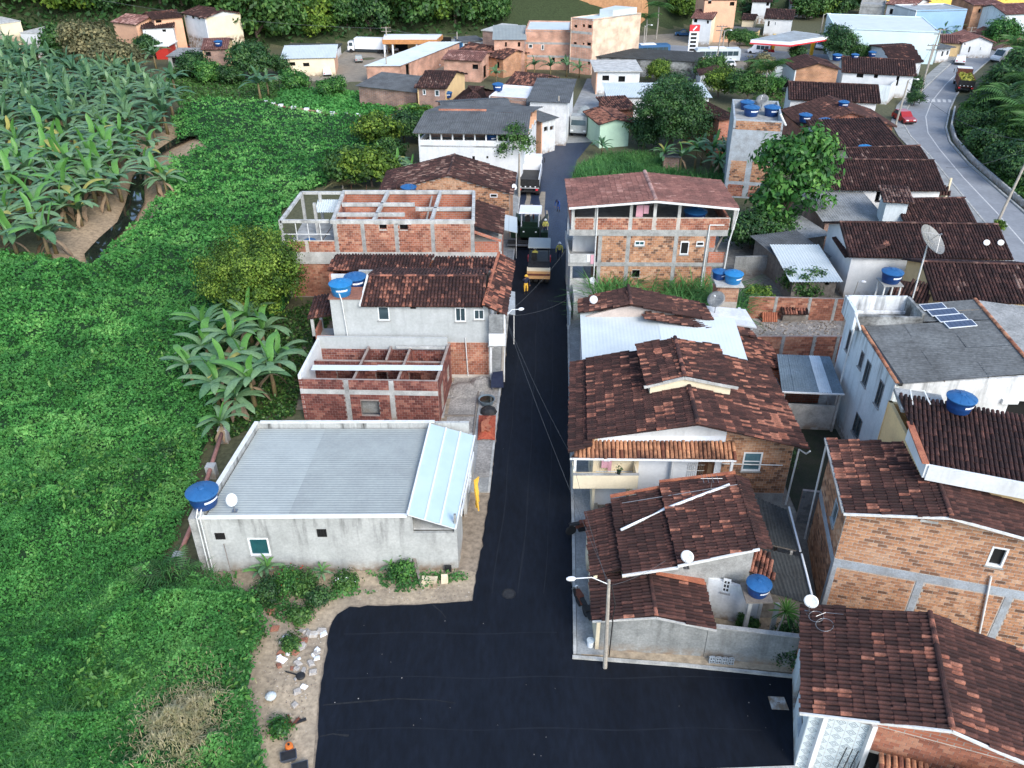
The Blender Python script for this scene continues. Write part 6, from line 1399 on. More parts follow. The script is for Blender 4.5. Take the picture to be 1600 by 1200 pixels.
bh('house with white flat metal roof half hidden by the mango tree', (952, 152), (1108, 152), 7, 3.2, 'plaster_white_old', 'shed', .4, 'zinc_white')
bh('pale green house with red tiled edge at the bend of the street', (938, 193), (984, 190), 6, 3.2, 'plaster_green', 'gy', .5, 'tile_dark2', orange=.5)
bh('small brick hut with red tiled roof behind the pale green house', (952, 172), (990, 170), 5, 3.0, 'brick_flat', 'shed', .5, 'tile_dark2', orange=.3)
bh('small brick hut in the tall grass under the mango tree', (1038, 245), (1062, 246), 2.2, 2.0, 'brick_flat_grey', 'slab', rm='fibre', over=.2, name='hut', cat='hut')
bh('dark roofed house with white gable behind the mango tree', (1095, 117), (1145, 118), 8, 3.4, 'plaster_white', 'gy', 1.2, 'tile_dark', orange=.0)
bh('low pale blue house with dark corrugated roof behind banana leaves', (1192, 101), (1240, 102), 9, 3.6, 'plaster_blue', 'shed', .8, 'fibre')
# --- grey unfinished tower
t_, a_, b2_, c_, d_ = bh('tall narrow grey and brick building carrying blue tanks on its roof terrace', (1147, 186), (1225, 190), 9, 8.6, 'concrete_blue', 'flat', rm='concrete', name='grey_tower', cat='building', par=.9, wmr='concrete_blue')
Lt = np.linalg.norm(b2_-a_); w_ = t_.children[0]
bricks(t_, w_, a_, b2_, 7.55, 8.45, 'brick_tan', bl=.36, seed=141, s0=.25, s1=Lt-.2)
bricks(t_, w_, a_, b2_, 1.9, 4.2, 'brick_tan', [(2.0, 2.6, 0, 9), (4.6, 5.2, 0, 9)], bl=.36, seed=142, s0=.3, s1=Lt-.3); bricks(t_, w_, a_, b2_, .2, 1.5, 'brick_orange', [(2.0, 2.6, 0, 9)], bl=.36, seed=143, s0=.3, s1=Lt-.3)
MB().bar((*(b2_+A3(-.4, .4, 0)[:2]), 9.3), (*(b2_+A3(.25, -.1, 0)[:2]), 8.2), .25, .12).build('white_flue', 'pipe', t_)
for k, (u, v, lab) in enumerate(((1176, 184, 'blue tank at the front left of the grey tower terrace'), (1208, 184, 'blue tank at the front right of the grey tower terrace'))):
 p = P(u, v, 7.7); tank((p[0], p[1]+.9, 7.7), lab, 1.12, .2)
p = P(1168, 173, 7.7); tank((p[0], p[1]+.6, 7.7), 'blue tank at the rear of the grey tower terrace', 1.0)
dish((p[0]+1.6, p[1]+.3, 7.7), (-.3, -.5, .8), 'big mesh dish at the rear of the grey tower terrace', 1.4, True)
bh('small brick house with dark tiled edge beside the grey tower', (1124, 187), (1146, 184), 7, 4.6, 'brick_flat', 'shed', .6, 'tile_dark')
# --- houses stepping up the old road
bh('long white walled house with dark tiled roof parallel to the lane', (1236, 154), (1370, 160), 7, 4.0, 'plaster_white', 'gx', 1.5, 'tile_dark', win=[(1247, 163, 1255, 178, 'd'), (1287, 163, 1296, 170)], orange=.04)
bh('plain red brick house with grey capped gable and brown roof', (1243, 108), (1310, 108), 8, 6.0, 'brick_flat_tan', 'gy', 1.2, 'tile_dark', orange=.05, wmr='plaster_white')
tank((*P(1307, 93, 5.1)[:2], 5.0), 'blue water tank on the ridge of the plain red brick house', .95)
bh('white porch house with wide brown roof and pale blue terrace wall', (1318, 112), (1428, 118), 12, 5.0, 'plaster_white', 'gx', 1.8, 'tile_dark2', orange=.06, win=[(1338, 114, 1350, 121, 'o'), (1365, 114, 1373, 122, 'o'), (1398, 119, 1406, 134, 'o')])
t_ = thing('terrace_wall', 'white and pale blue terrace parapet in front of the porch house', 'wall', (*P(1350, 140)[:2], 0)); a_, b2_ = P(1310, 130, 2.8), P(1392, 134, 2.8); wall(t_, a_, b2_, 0, 2.8, 'plaster_blue', name='parapet', start=0); wall(t_, b2_, b2_+A3(2.5, 4, 0), 0, 2.8, 'plaster_white', name='parapet', start=0)
bh('row of white houses with wavy brown roof along the old road', (1396, 100), (1440, 96), 18, 4.2, 'plaster_white', 'gx', 1.6, 'tile_dark2', orange=.08, skew=8)
for k, (u, v, l) in enumerate(((1335, 92, 'dark blue tank among dishes on the brown roof of the white porch house'), (1362, 88, 'bright blue drum against the pale warehouse wall'))): tank((*P(u, v, 4.6)[:2], 4.6), l, .8)
bh('brown gable roofed house with brick gable and two tanks beside', (1255, 198), (1395, 197), 8, 3.4, 'brick_flat', 'gy', 1.8, 'tile_dark2', orange=.08, gm='brick_flat')
for u, v, l in ((1257, 190, 'blue water tank on a stand left of the brick gable'), (1288, 198, 'blue water tank at the foot of the brick gable')): tank((*P(u, v, 4.0)[:2], 4.0), l, 1.02)
tank((*P(1317, 168, 5.0)[:2], 5.0), 'blue tank with white pipe on the ridge of the brown roof', .85)
bh('dark brown roofed house with plain blue-white rear wall and grey side roof', (1295, 232), (1405, 228), 6, 3.6, 'plaster_blue', 'shed', 1.6, 'tile_dark', orange=.03, win=[(1298, 234, 1310, 246)])
tank((*P(1350, 240, 3.6)[:2], 3.6), 'bright blue tank on a white base between two dark brown roofs', .95, lid='tank_sky', body='tank_blue')
bh('white house with speckled brown roof and cut back corner by the road', (1340, 262), (1450, 258), 6, 4.2, 'plaster_cream', 'gx', 1.2, 'tile_dark', orange=.1)
t_, a_, b2_, c_, d_ = bh('white house with long speckled roof and cream porch posts by the old road', (1295, 294), (1470, 296), 8, 4.0, 'plaster_white', 'gx', 1.7, 'tile_dark', orange=.08, win=[(1366, 299, 1377, 316, 'o'), (1395, 298, 1410, 309)])
tile_roof(t_, [A3(*P(1330, 300, 3.0)), A3(*P(1486, 306, 3.0)), A3(*P(1478, 290, 3.9)), A3(*P(1335, 287, 3.9))], m='tile_dark', seed=151, orange=.15, w=.28, name='porch_roof')
for u in (1382, 1425, 1472): q = P(u, 318); post(t_, q[0], q[1]-.4, 0, 3.0, .18, 'plaster_cream')
bh('cream water tower block with little tiled cap beside the speckled roofs', (1386, 314), (1420, 316), 2.4, 5.4, 'plaster_blue', 'shed', .5, 'tile_dark', name='water_tower', cat='tower', orange=.3)
bh('dark brown roof house stretching from the cream block to the road', (1420, 352), (1520, 350), 6, 3.6, 'plaster_cream', 'gx', 1.4, 'tile_dark', orange=.04)
bh('grey corrugated shed with broken lower roof behind the white house', (1290, 345), (1378, 344), 6, 3.0, 'brick_flat_grey', 'shed', .7, 'fibre_light', name='shed', cat='shed')
bh('tiny open shelter with torn grey roof under the big bush', (1248, 372), (1290, 366), 4, 2.3, 'wood_grey', 'shed', .2, 'fibre_light', name='shed', cat='shed')
t_, a_, b2_, c_, d_ = bh('long white house with dark brown ribbed roof facing the back yards', (1332, 398), (1572, 402), 7, 4.0, 'plaster_white', 'gx', 1.5, 'tile_dark', orange=.03)
tile_roof(t_, [A3(*P(1300, 372, 3.6)), A3(*P(1320, 402, 3.6)), A3(*P(1388, 386, 4.6)), A3(*P(1374, 350, 4.8))], m='tile_dark2', seed=152, orange=.12, w=.25, name='side_roof')
for u, v, l in ((1448, 398, 'white dish near the end of the long ribbed roof'), (1470, 398, 'white dish at the very end of the long ribbed roof')): dish(P(u+90, v-8, 4.2), (-.3, -.7, .5), l, .5)
t_, a_, b2_, c_, d_ = bh('house with dark ribbed roof directly behind the white house with solar panels', (1465, 466), (1640, 472), 7, 4.2, 'plaster_yellow', 'gx', 1.4, 'tile_dark', orange=.12)
tile_roof(t_, [A3(*P(1385, 460, 3.5)), A3(*P(1450, 478, 3.5)), A3(*P(1452, 445, 4.6)), A3(*P(1400, 436, 4.6))], m='tile_dark', seed=153, orange=.12, w=.25, name='side_roof')
tank((*P(1391, 440, 5.0)[:2], 5.0), 'blue water tank on a post frame left of the mesh dish', .98, .3)
t_ = thing('tank_stand', 'thin pale post stand holding the blue tank above the dark roof', 'stand', (*P(1391, 440, 5.0)[:2], 0)); q = P(1391, 440, 5.0)
for dx in (-.6, .6):
 for dy in (-.6, .6): post(t_, q[0]+dx, q[1]+dy, 0, 4.9, .1, 'pipe', 'leg')
MB().box(q[0]-.75, q[1]-.75, 4.9, q[0]+.75, q[1]+.75, 4.99).build('platform', 'concrete', t_)
q = P(1420, 448, 4.2); t_ = thing('mast_dish', 'large round mesh dish on a tall white mast behind the white house', 'satellite dish', (q[0], q[1]-1, 0)); mq = MB().tube([(q[0], q[1]-1, 0), (q[0], q[1]-1, 8.2)], .06, 8).build('mast', 'pipe', t_)
R_ = Vector((.5, -.45, .75)).to_track_quat('Z', 'Y').to_matrix().to_4x4(); mb = MB().lathe([(.001, 0), (.5, .05), (1.0, .22), (1.25, .36), (1.25, .38), (1.0, .25), (.5, .07), (.001, .02)], 24, closed=False)
for k in range(8): g = math.pi*2*k/8; mb.tube([(0, 0, .03), (.6*math.cos(g), .6*math.sin(g), .1), (1.25*math.cos(g), 1.25*math.sin(g), .38)], .02, 4)
R_.translation = Vector((0, 0, 8.3)); inst('reflector', mb.mesh('reflector', 'dish_mesh'), t_, mtx=R_); inst('feed', MB().tube([(1.1, 0, .3), (0, 0, 1.0)], .02, 4).tube([(-.6, .9, .3), (0, 0, 1.0)], .02, 4).tube([(-.6, -.9, .3), (0, 0, 1.0)], .02, 4).lathe([(.06, .9), (.06, 1.1)], 8).mesh('feed', 'steel'), t_, mtx=R_)
bh('tin roofed yard shed with pale sheets and blue door', (1240, 438), (1308, 438), 6, 2.4, 'wood_grey', 'shed', .5, 'zinc_white', win=[(1288, 432, 1298, 446, 'd')], name='shed', cat='shed')
bh('small shed with dark grey corrugated roof behind the tin roofed shed', (1226, 408), (1290, 400), 5, 2.4, 'wood_grey', 'shed', .3, 'fibre', name='shed', cat='shed')
# yard walls of red brick
for lab, a_, b2_, h, sd in (('rough red brick yard wall with concrete posts behind the rubble heap', P(1165, 498), P(1318, 502), 2.0, 161), ('clean red brick yard wall in front of the rubble heap', P(1178, 566), P(1318, 566), 2.2, 162)):
 t_ = thing('yard_wall', lab, 'wall', (*(a_+b2_)[:2]/2, 0)); w_ = wall(t_, a_, b2_, 0, h, 'mortar_dark', start=0, name='wall_panel'); L = np.linalg.norm(b2_-a_)
 bricks(t_, w_, a_, b2_, .05, h, 'brick_orange', [(L*f-.12, L*f+.12, 0, 9) for f in (.28, .62, .88)], bl=.38, seed=sd)
 for f in (.28, .62, .88): pole_on(t_, a_, b2_, L*f, 0, h+.05, .22)
bw_ = thing('rear_yard_wall', 'long grey weathered wall between the brick house and the tin sheds', 'wall', (*P(1190, 425)[:2], 0)); wall(bw_, P(1145, 430), P(1235, 428), 0, 1.8, 'grey_wall', start=0, name='wall_panel')
t_ = thing('roof_tile_stack', 'small tiled coop with clay tiles stacked against its side in the yard', 'coop', (*P(1220, 500)[:2], 0)); q = P(1225, 505)
tile_roof(t_, [(q[0]-.3, q[1], .8), (q[0]+1.9, q[1], .8), (q[0]+1.9, q[1]+1.3, 1.5), (q[0]-.3, q[1]+1.3, 1.5)], seed=163, orange=.6, w=.22); MB().box(q[0]-.1, q[1]+.2, 0, q[0]+1.7, q[1]+1.2, .75).build('hutch', 'wood_grey', t_)
for k in range(7): MB().tube([(q[0]-1.7+.18*k, q[1]+.1, .05), (q[0]-1.7+.18*k, q[1]+.5, .75)], .085, 7).build('leaning_tile', 'tile_orange2', t_)
# --- filling station, warehouse, far side
t_ = thing('station_canopy', 'filling station canopy with white and red edge on yellow pillars', 'canopy', (*P(1240, 85)[:2], 0)); za = 4.3
q = [P(1173, 62, za), P(1235, 66, za), P(1300, 56, za), P(1240, 48, za)]; MB().hexa([p-A3(0, 0, .7) for p in q], q).build('canopy_slab', 'label_white', t_)
c0 = sum(q)/4; MB().hexa([c0+(p-c0)*1.01-A3(0, 0, .75) for p in q], [c0+(p-c0)*1.01-A3(0, 0, .50) for p in q]).build('red_band', 'sign_red', t_); MB().hexa([c0+(p-c0)*.93+A3(0, 0, .01) for p in q], [c0+(p-c0)*.93+A3(0, 0, .05) for p in q]).build('canopy_top', 'zinc_old', t_)
for u, v in ((1206, 84), (1267, 86)): p = P(u, v); post(t_, p[0], p[1], 0, za-.7, .55, 'station_yellow', 'pillar')
sg = thing('price_sign', 'tall white and red filling station price sign', 'sign', (*P(1081, 88)[:2], 0)); p = P(1081, 88); MB().box(p[0]-.9, p[1], 0, p[0]+.9, p[1]+.4, 5.4).build('sign_body', 'label_white', sg); MB().box(p[0]-.95, p[1]-.05, 4.5, p[0]+.95, p[1]+.45, 5.6).build('sign_head', 'sign_red', sg)
for k in range(5): MB().box(p[0]-.6, p[1]-.06, 1.0+k*.7, p[0]+.5, p[1]-.01, 1.4+k*.7).build('price_panel', 'black', sg)
MB().bar((p[0]-.3, p[1]-.07, 4.7), (p[0]+.35, p[1]-.07, 5.4), .25, .03, up=(0, 1, 0)).build('emblem', 'label_white', sg)
bh('large windowless pale blue-white warehouse behind the tiled roofs', (1306, 44), (1470, 50), 22, 8.0, 'plaster_ice', 'flat', rm='zinc_white', par=.1, name='warehouse', cat='warehouse')
bh('steel blue painted commercial block beyond the warehouse', (1432, 16), (1512, 14), 10, 9.0, 'paint_steel', 'flat', rm='zinc_old', par=.2, name='blue_block', cat='building', wmr='plaster_white')
bh('orange house with white gabled front facing the end of the old road', (1505, 66), (1552, 66), 8, 4.0, 'plaster_white', 'gy', 1.4, 'tile_pink', win=[(1512, 73, 1517, 82, 'd'), (1530, 73, 1534, 79)])
bh('low orange house with tiled roof at the bend of the old road', (1472, 66), (1506, 68), 8, 3.6, 'plaster_yellow', 'gx', 1.2, 'tile_pink')
bh('white shopfront with dark canopy on the old road', (1466, 76), (1486, 74), 8, 3.6, 'plaster_white', 'slab', rm='fibre', win=[(1470, 80, 1475, 88, 'o'), (1478, 79, 1483, 86, 'o')], over=.8, name='shop', cat='shop')
bh('bare brick apartment block with white balcony front behind the warehouse', (1386, 6), (1428, 10), 12, 8.5, 'plaster_white', 'gx', 1.4, 'tile_pink', win=[(1389, 14, 1396, 22, 'o'), (1403, 15, 1410, 22, 'o')], wmr='brick_flat_grey')
bh('grey block with curved concrete wall on the hillside behind the warehouse', (1345, 6), (1384, 8), 10, 8., 'concrete', 'flat', rm='concrete')
bh('tall brick building with peach front panels beyond the blue block', (1522, 8), (1568, 8), 12, 10., 'brick_flat_tan', 'shed', 1., 'tile_pink', win=[(1546, 20, 1552, 30, 'o'), (1528, 14, 1534, 20, 'o')])
bh('grey and cream house with blue gable roof at the far road bend', (1572, 22), (1620, 20), 10, 7.5, 'plaster_blue', 'gx', 1.6, 'tile_pink', win=[(1580, 28, 1588, 34, 'o')])
bh('low house with long red roof beside the orange house', (1520, 50), (1572, 60), 7, 3.4, 'plaster_pink', 'gx', 1.0, 'tile_pink')
bh('shop with blue ground floor and white balconies under a red roof', (1082, 28), (1112, 30), 10, 7.0, 'plaster_white', 'gx', 1.4, 'tile_pink', win=[(1084, 29, 1090, 35, 'o'), (1104, 32, 1108, 37, 'o')], name='shop', cat='shop', wmr='plaster_cream')
t_ = thing('blue_shopfront', 'blue painted shopfront under the white balconies', 'shopfront', (*P(1100, 62)[:2], 0)); a_, b2_ = P(1082, 61), P(1113, 65); wall(t_, a_, b2_, 0, 2.3, 'paint_blue', start=0, name='front', holes=[(.8, 1.6, .1, 1.9)]);
a2 = a_+A3(0, -.08, 0); MB().hexa([a_+A3(2.0, -.2, .3), a_+A3(3.8, -.4, .3), a_+A3(3.8, -.3, .3), a_+A3(2.0, -.1, .3)], [a_+A3(2.0, -.2, 2.0), a_+A3(3.8, -.4, 2.0), a_+A3(3.8, -.3, 2.0), a_+A3(2.0, -.1, 2.0)]).build('shutter', 'label_white', t_)
bh('peach apartment block with grey stripe high on the far slope', (1102, -4), (1152, -4), 9, 6.5, 'plaster_peach', 'flat', rm='concrete', win=[(1140, 3, 1148, 9, 'o'), (1106, 0, 1112, 6, 'o')], z0=2.)
bh('white house with brown hipped roof behind the filling station', (1196, 28), (1238, 30), 11, 5., 'plaster_white', 'gx', 1.6, 'tile_dark', win=[(1199, 33, 1203, 41, 'o'), (1210, 34, 1213, 40)], wmr='plaster_blue')
bh('small cream house with grey roof beside the red roofed shop', (1160, 30), (1178, 31), 7, 3.4, 'plaster_cream', 'gx', .9, 'tile_dark')
bh('wide white bungalow with tiny windows on the far slope', (1236, 5), (1274, 6), 8, 3.6, 'plaster_white', 'gx', 1.0, 'tile_pink', win=[(1241, 9, 1244, 13, 'o'), (1254, 9, 1257, 12, 'o')])
bh('pale two storey house among trees on the far slope', (1176, 2), (1204, 3), 8, 5., 'plaster_white', 'gx', 1.2, 'tile_dark', win=[(1197, 4, 1202, 9, 'o')])
bh('long peach walled yard building beside the filling station trees', (1140, 47), (1182, 50), 5, 3.0, 'plaster_yellow', 'slab', rm='fibre', over=.2)
bh('small white office with blue band between the tall brick building and the bus', (982, 60), (993, 60), 6, 4.5, 'plaster_white', 'slab', rm='fibre', win=[(983, 61, 992, 63, 'o')], over=.2)
bh('ruined ochre wall house behind the black roofed shed', (1082, 96), (1108, 98), 5, 3.2, 'plaster_yellow', 'flat', rm='concrete', win=[(1092, 100, 1098, 108, 'o')])
# --- forecourt on the left
t_ = thing('garage_canopy', 'open garage with long orange edged roof on white posts', 'garage', (*P(650, 78)[:2], 0)); q = [P(597, 62, 3.2), P(683, 62, 3.2), P(692, 54, 3.2), P(600, 54, 3.2)]
MB().hexa([p-A3(0, 0, .8) for p in q], q).build('canopy_slab', 'orange_paint', t_); c0 = sum(q)/4; MB().hexa([c0+(p-c0)*.98+A3(0, 0, .02) for p in q], [c0+(p-c0)*.98+A3(0, 0, .10) for p in q]).build('canopy_top', 'label_white', t_)
for f in (.03, .18, .62, .82, .97): p = q[0]*(1-f)+q[1]*f; post(t_, p[0], p[1]+.4, 0, 2.4, .3, 'label_white', 'pillar')
a_, b2_ = q[3]*1.0, q[2]*1.0; wall(t_, a_, b2_, 0, 2.4, 'plaster_yellow', start=0, holes=[(2, 4.5, .1, 2.6), (7, 9, .1, 2.6), (11, 13, .1, 2.6)], name='rear_wall')
for h in ((2, 4.5, .1, 2.6), (7, 9, .1, 2.6), (11, 13, .1, 2.6)): recess(t_, a_, b2_, h)
bh('cream store building with pale metal roof at the edge of the forecourt', (440, 92), (522, 90), 10, 4.2, 'plaster_cream', 'shed', .9, 'zinc_white', win=[(452, 97, 461, 103, 'o'), (474, 98, 483, 104, 'o')], wmr='plaster_peach')
bh('low dark roofed shed behind the cream store', (448, 76), (526, 76), 5, 2.6, 'plaster_white_old', 'slab', rm='fibre_dark', name='shed', cat='shed')
bh('blue fronted kiosk beside the stepped red roofs', (722, 66), (754, 64), 6, 3.6, 'plaster_white', 'slab', rm='fibre', win=[(726, 68, 731, 78, 'd')], name='kiosk', cat='kiosk', wmr='paint_blue')
bh('grey flat roofed brick store behind the kiosk', (754, 48), (776, 50), 10, 6.5, 'brick_flat_grey', 'slab', rm='concrete_light', over=.3)
# --- far left
bh('brick house with peach gable and pale tiled roof by the round tree', (316, 77), (352, 76), 11, 5., 'brick_flat_grey', 'gx', 1.3, 'tile_pink', win=[(322, 81, 329, 88, 'o')], wmr='plaster_yellow', gm='plaster_yellow')
tank((*P(342, 72, 3.8)[:2], 3.8), 'dark blue tank on a white frame at the brick house by the round tree', .95)
bh('white house with dark roof and pink shop below at the foot of the ramp', (222, 44), (270, 42), 9, 5., 'plaster_white', 'gx', 1.0, 'tile_dark', win=[(254, 46, 259, 50, 'o')])
bh('red fronted kiosk under a pink sign at the foot of the ramp', (241, 72), (261, 72), 5, 3.4, 'paint_red', 'slab', rm='label_white', over=.6, name='kiosk', cat='kiosk')
bh('peach house with stepped tiled roofs by the forest edge', (176, 34), (212, 38), 9, 4., 'plaster_peach', 'gx', 1.2, 'tile_pink', orange=.4)
bh('orange and blue house behind the white house on the ramp', (240, 30), (284, 26), 9, 4.6, 'plaster_peach', 'gx', 1.0, 'tile_dark2', win=[(244, 31, 252, 36, 'o')])
bh('tall white house with dark windows at the top of the ramp', (286, 20), (320, 28), 9, 6., 'plaster_white', 'gx', 1.2, 'tile_dark', win=[(288, 22, 291, 27, 'o'), (300, 24, 303, 29, 'o'), (309, 25, 312, 30, 'o')], wmr='plaster_cream')
bh('white upper house standing above the ramp among the trees', (318, 0), (338, 2), 5, 3., 'plaster_white', 'slab', rm='concrete_light', z0=2., win=[(323, 3, 326, 8, 'o')])
t_ = thing('ramp_wall', 'curved white retaining wall along the ramp road', 'wall', (*P(300, 48)[:2], 0)); pts = [P(u, v) for u, v in ((276, 40), (292, 50), (315, 52), (345, 42))]
for i in range(3): MB().bar(pts[i]+A3(0, 0, 1.2), pts[i+1]+A3(0, 0, 1.2), .3, 2.4).build('wall_panel', 'plaster_white', t_)
t_ = thing('blue_wall', 'curved blue and white painted low wall beside the ramp road', 'wall', (*P(290, 60)[:2], 0)); pts = [P(u, v) for u, v in ((272, 47), (282, 52), (292, 60), (297, 68))]
for i in range(3): MB().bar(pts[i]+A3(0, 0, .6), pts[i+1]+A3(0, 0, .6), .25, 1.2).build('wall_panel', 'paint_steel', t_)
bh('low pale wall and store at the edge of the banana grove', (0, 38), (32, 34), 10, 4., 'plaster_cream', 'slab', rm='concrete_light', over=.1)
bh('white walled store half hidden by banana leaves', (78, 54), (118, 44), 8, 3.2, 'plaster_white', 'slab', rm='concrete_light', over=.1)
bh('grey open shed with white leaning board behind the banana grove', (262, 88), (316, 88), 8, 3.2, 'concrete', 'shed', .3, 'fibre_light', win=[(300, 92, 312, 104, 'o'), (270, 90, 280, 100, 'o')], name='shed', cat='shed')
# clay cuttings in the hillside
def bank(label, pts, zt, dep):
 b = MB(); n = 26; rows = 9; vs = []; fs = []
 for i in range(n):
  f = i/(n-1)*(len(pts)-1); k = min(int(f), len(pts)-2); f -= k; p = pts[k]*(1-f)+pts[k+1]*f; h = zt[k]*(1-f)+zt[k+1]*f
  for j in range(rows):
   g = j/(rows-1); nn_ = fbm(i*.5, j*.6, 9)-.5
   vs.append((p[0]+nn_*.6, p[1]+dep*g*g+nn_*1.4, -1+(h+1)*g+.3*nn_))
 for i in range(n-1):
  for j in range(rows-1): fs.append((i*rows+j, (i+1)*rows+j, (i+1)*rows+j+1, i*rows+j+1))
 o = b.add(vs, fs).build('clay_bank', 'clay', None, smooth=True); o['kind'] = 'structure'; return o
bank('', [P(u, v) for u, v in ((768, 46), (800, 46), (850, 42), (900, 42))], [3.5, 5.5, 5, 6], 3.5)
bank('', [P(u, v) for u, v in ((900, 42), (960, 44), (1000, 46), (1012, 44))], [7.5, 9, 8.5, 5], 3.)
# ------------------------------------------------------------------ vegetation
def pxpoly(pts): return [tuple(P(u, v)[:2]) for u, v in pts]
FIELD_PX = [(-60, 1330), (-60, 1000), (-60, 420), (0, 412), (60, 428), (150, 436), (172, 405), (218, 352), (262, 312), (258, 280), (272, 252), (322, 232), (300, 214), (278, 222), (270, 195), (284, 170), (330, 160), (430, 166), (520, 184), (600, 192), (622, 205), (585, 240), (540, 262), (508, 292), (470, 305), (437, 345), (440, 400), (470, 440), (440, 500), (360, 510), (330, 560), (340, 655), (322, 700), (300, 790), (268, 858), (222, 950), (252, 968), (300, 925), (372, 935), (400, 955), (418, 985), (398, 1030), (388, 1090), (400, 1130), (430, 1330)]
FIELD = pxpoly(FIELD_PX)
def field_z(x, y):
 h = .1+1.0*fbm(x*.2, y*.2, 21, 3)**1.4+1.25*fbm(x*.9, y*.9, 22, 2)**2
 for u, v, r, a in ((185, 425, 1.6, 1.3), (247, 428, 1.7, 1.2), (255, 410, 1.3, 1.0), (60, 520, 5, 1.6), (20, 470, 5, 1.8), (110, 470, 3, 1.3), (330, 1000, 2, .8), (230, 950, 2.5, .6), (40, 880, 3.5, 1.2), (130, 800, 3, .8), (550, 205, 3, 1.4), (340, 200, 4, 1.)):
  p = P(u, v); h = h+a*np.exp(-((x-p[0])**2+(y-p[1])**2)/r**2)
 return h
xs = np.arange(-80, 0, .7); ys = np.arange(15, 140, .7); FX, FY = np.meshgrid(xs, ys, indexing='ij')
ins = inpoly(FX, FY, FIELD); dE = np.ones_like(FX)*9
b = MB(); FZ = field_z(FX, FY)-.22; idx = -np.ones(FX.shape, int); k = 0
keep = ins[:-1, :-1] & ins[1:, :-1] & ins[1:, 1:] & ins[:-1, 1:]
need = np.zeros_like(ins)
for di in (0, 1):
 for dj in (0, 1): need[di:di+keep.shape[0], dj:dj+keep.shape[1]] |= keep
full = np.ones_like(ins); full[1:-1, 1:-1] = keep[:-1, :-1] & keep[1:, :-1] & keep[1:, 1:] & keep[:-1, 1:]
FZ = np.where(full[:, :] & need, FZ, 0.02)
idx[need] = np.arange(need.sum()); b.v = np.stack([FX[need], FY[need], FZ[need]], 1).tolist()
for i, j in np.argwhere(keep): b.f.append((idx[i, j], idx[i+1, j], idx[i+1, j+1], idx[i, j+1])); b.t.append(0.)
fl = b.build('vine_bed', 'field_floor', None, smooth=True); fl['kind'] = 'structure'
def scatter_px(poly_px, n, seed):
 r = np.random.default_rng(seed); a = np.array(poly_px, float); lo, hi = a.min(0), a.max(0); out = []
 while sum(len(o) for o in out) < n:
  q = lo+(hi-lo)*r.random((n, 2)); out.append(q[inpoly(q[:, 0], q[:, 1], poly_px)])
 q = np.concatenate(out)[:n]; d = np.array([ray(u, v) for u, v in q]); t = -CAM_H/d[:, 2]; return d[:, :2]*t[:, None]
def stuff(name, V, tint, m, label, cat):
 o = bpy.data.objects.new(name, quads_mesh(name, V, np.clip(tint, .01, .99), m)); COL.objects.link(o); o['kind'] = 'stuff'; o['label'] = label; o['category'] = cat; return o
p = scatter_px(FIELD_PX, 330000, 31); dist = np.hypot(p[:, 0], p[:, 1]); r = np.random.default_rng(3)
jit = r.normal(size=p.shape)*.15; x, y = p[:, 0]+jit[:, 0], p[:, 1]+jit[:, 1]
low = (y < 31.5)
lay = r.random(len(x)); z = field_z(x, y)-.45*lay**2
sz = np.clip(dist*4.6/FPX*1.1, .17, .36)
tn = -.35+.75*fbm(x*.16, y*.16, 41, 3)+.9*fbm(x*.8, y*.8, 42, 2)+r.normal(size=len(x))*.15-.1*lay  # lower leaves tinted darker, shade among the leaves put into the colour
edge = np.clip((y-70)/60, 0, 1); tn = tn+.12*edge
V = leaves(np.stack([x, y, z], 1), sz, up=.6, seed=5, asp=.6, jit=.8)
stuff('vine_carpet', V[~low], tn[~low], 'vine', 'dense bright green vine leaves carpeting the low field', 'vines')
# rough grass at the near end of the field: blades in tufts
def blades(pts, h, w, lean, seed, tint, m, name, label, cat, z0=None):
 r = np.random.default_rng(seed); N = len(pts); a = r.random(N)*6.283; L = h*(.55+.9*r.random(N)); le = lean*(.3+r.random(N))
 b0 = np.column_stack([pts, np.zeros(N) if z0 is None else z0]); d = np.stack([np.cos(a), np.sin(a), 0*a], 1); s = np.stack([-np.sin(a), np.cos(a), 0*a], 1)*(w*(.6+.8*r.random(N)))[:, None]
 mid = b0+d*(le*L*.35)[:, None]+np.array([0, 0, 1])*(L*.65)[:, None]; tip = b0+d*(le*L)[:, None]+np.array([0, 0, 1])*(L*(1-.35*le))[:, None]
 V = np.concatenate([np.stack([b0-s*.6, b0+s*.6, mid+s*.5, mid-s*.5], 1), np.stack([mid-s*.5, mid+s*.5, tip+s*.06, tip-s*.06], 1)]); return stuff(name, V, np.concatenate([tint, tint]), m, label, cat)
GP = [(-40, 1330), (-40, 930), (120, 890), (230, 900), (330, 905), (400, 960), (400, 1030), (388, 1090), (415, 1330)]
q = scatter_px(GP, 16000, 33); zf = field_z(q[:, 0], q[:, 1])*.7
dry = np.exp(-(((q[:, 0]-P(290, 1150)[0])/2.2)**2+((q[:, 1]-P(290, 1150)[1])/2.6)**2))+.4*np.exp(-(((q[:, 0]-P(330, 1060)[0])/.9)**2+((q[:, 1]-P(330, 1060)[1])/1.5)**2))
isd = r.random(len(q)) < dry*1.15
tg = -.25+1.1*fbm(q[:, 0]*.7, q[:, 1]*.7, 51)+r.normal(size=len(q))*.16
blades(q[~isd], .50, .035, .9, 34, tg[~isd], 'grass', 'rough_grass', 'rough green grass tufts at the near end of the vine field', 'grass', zf[~isd]-.1)
q = np.column_stack([P(290, 1150)[0]+r.normal(size=3600)*.95, P(290, 1150)[1]+r.normal(size=3600)*1.2]); blades(q, .24, .03, 1.3, 35, r.random(3600), 'grass_dry', 'dry_grass', 'flattened dry straw coloured grass patch in the rough grass', 'grass', field_z(q[:, 0], q[:, 1])-.12)
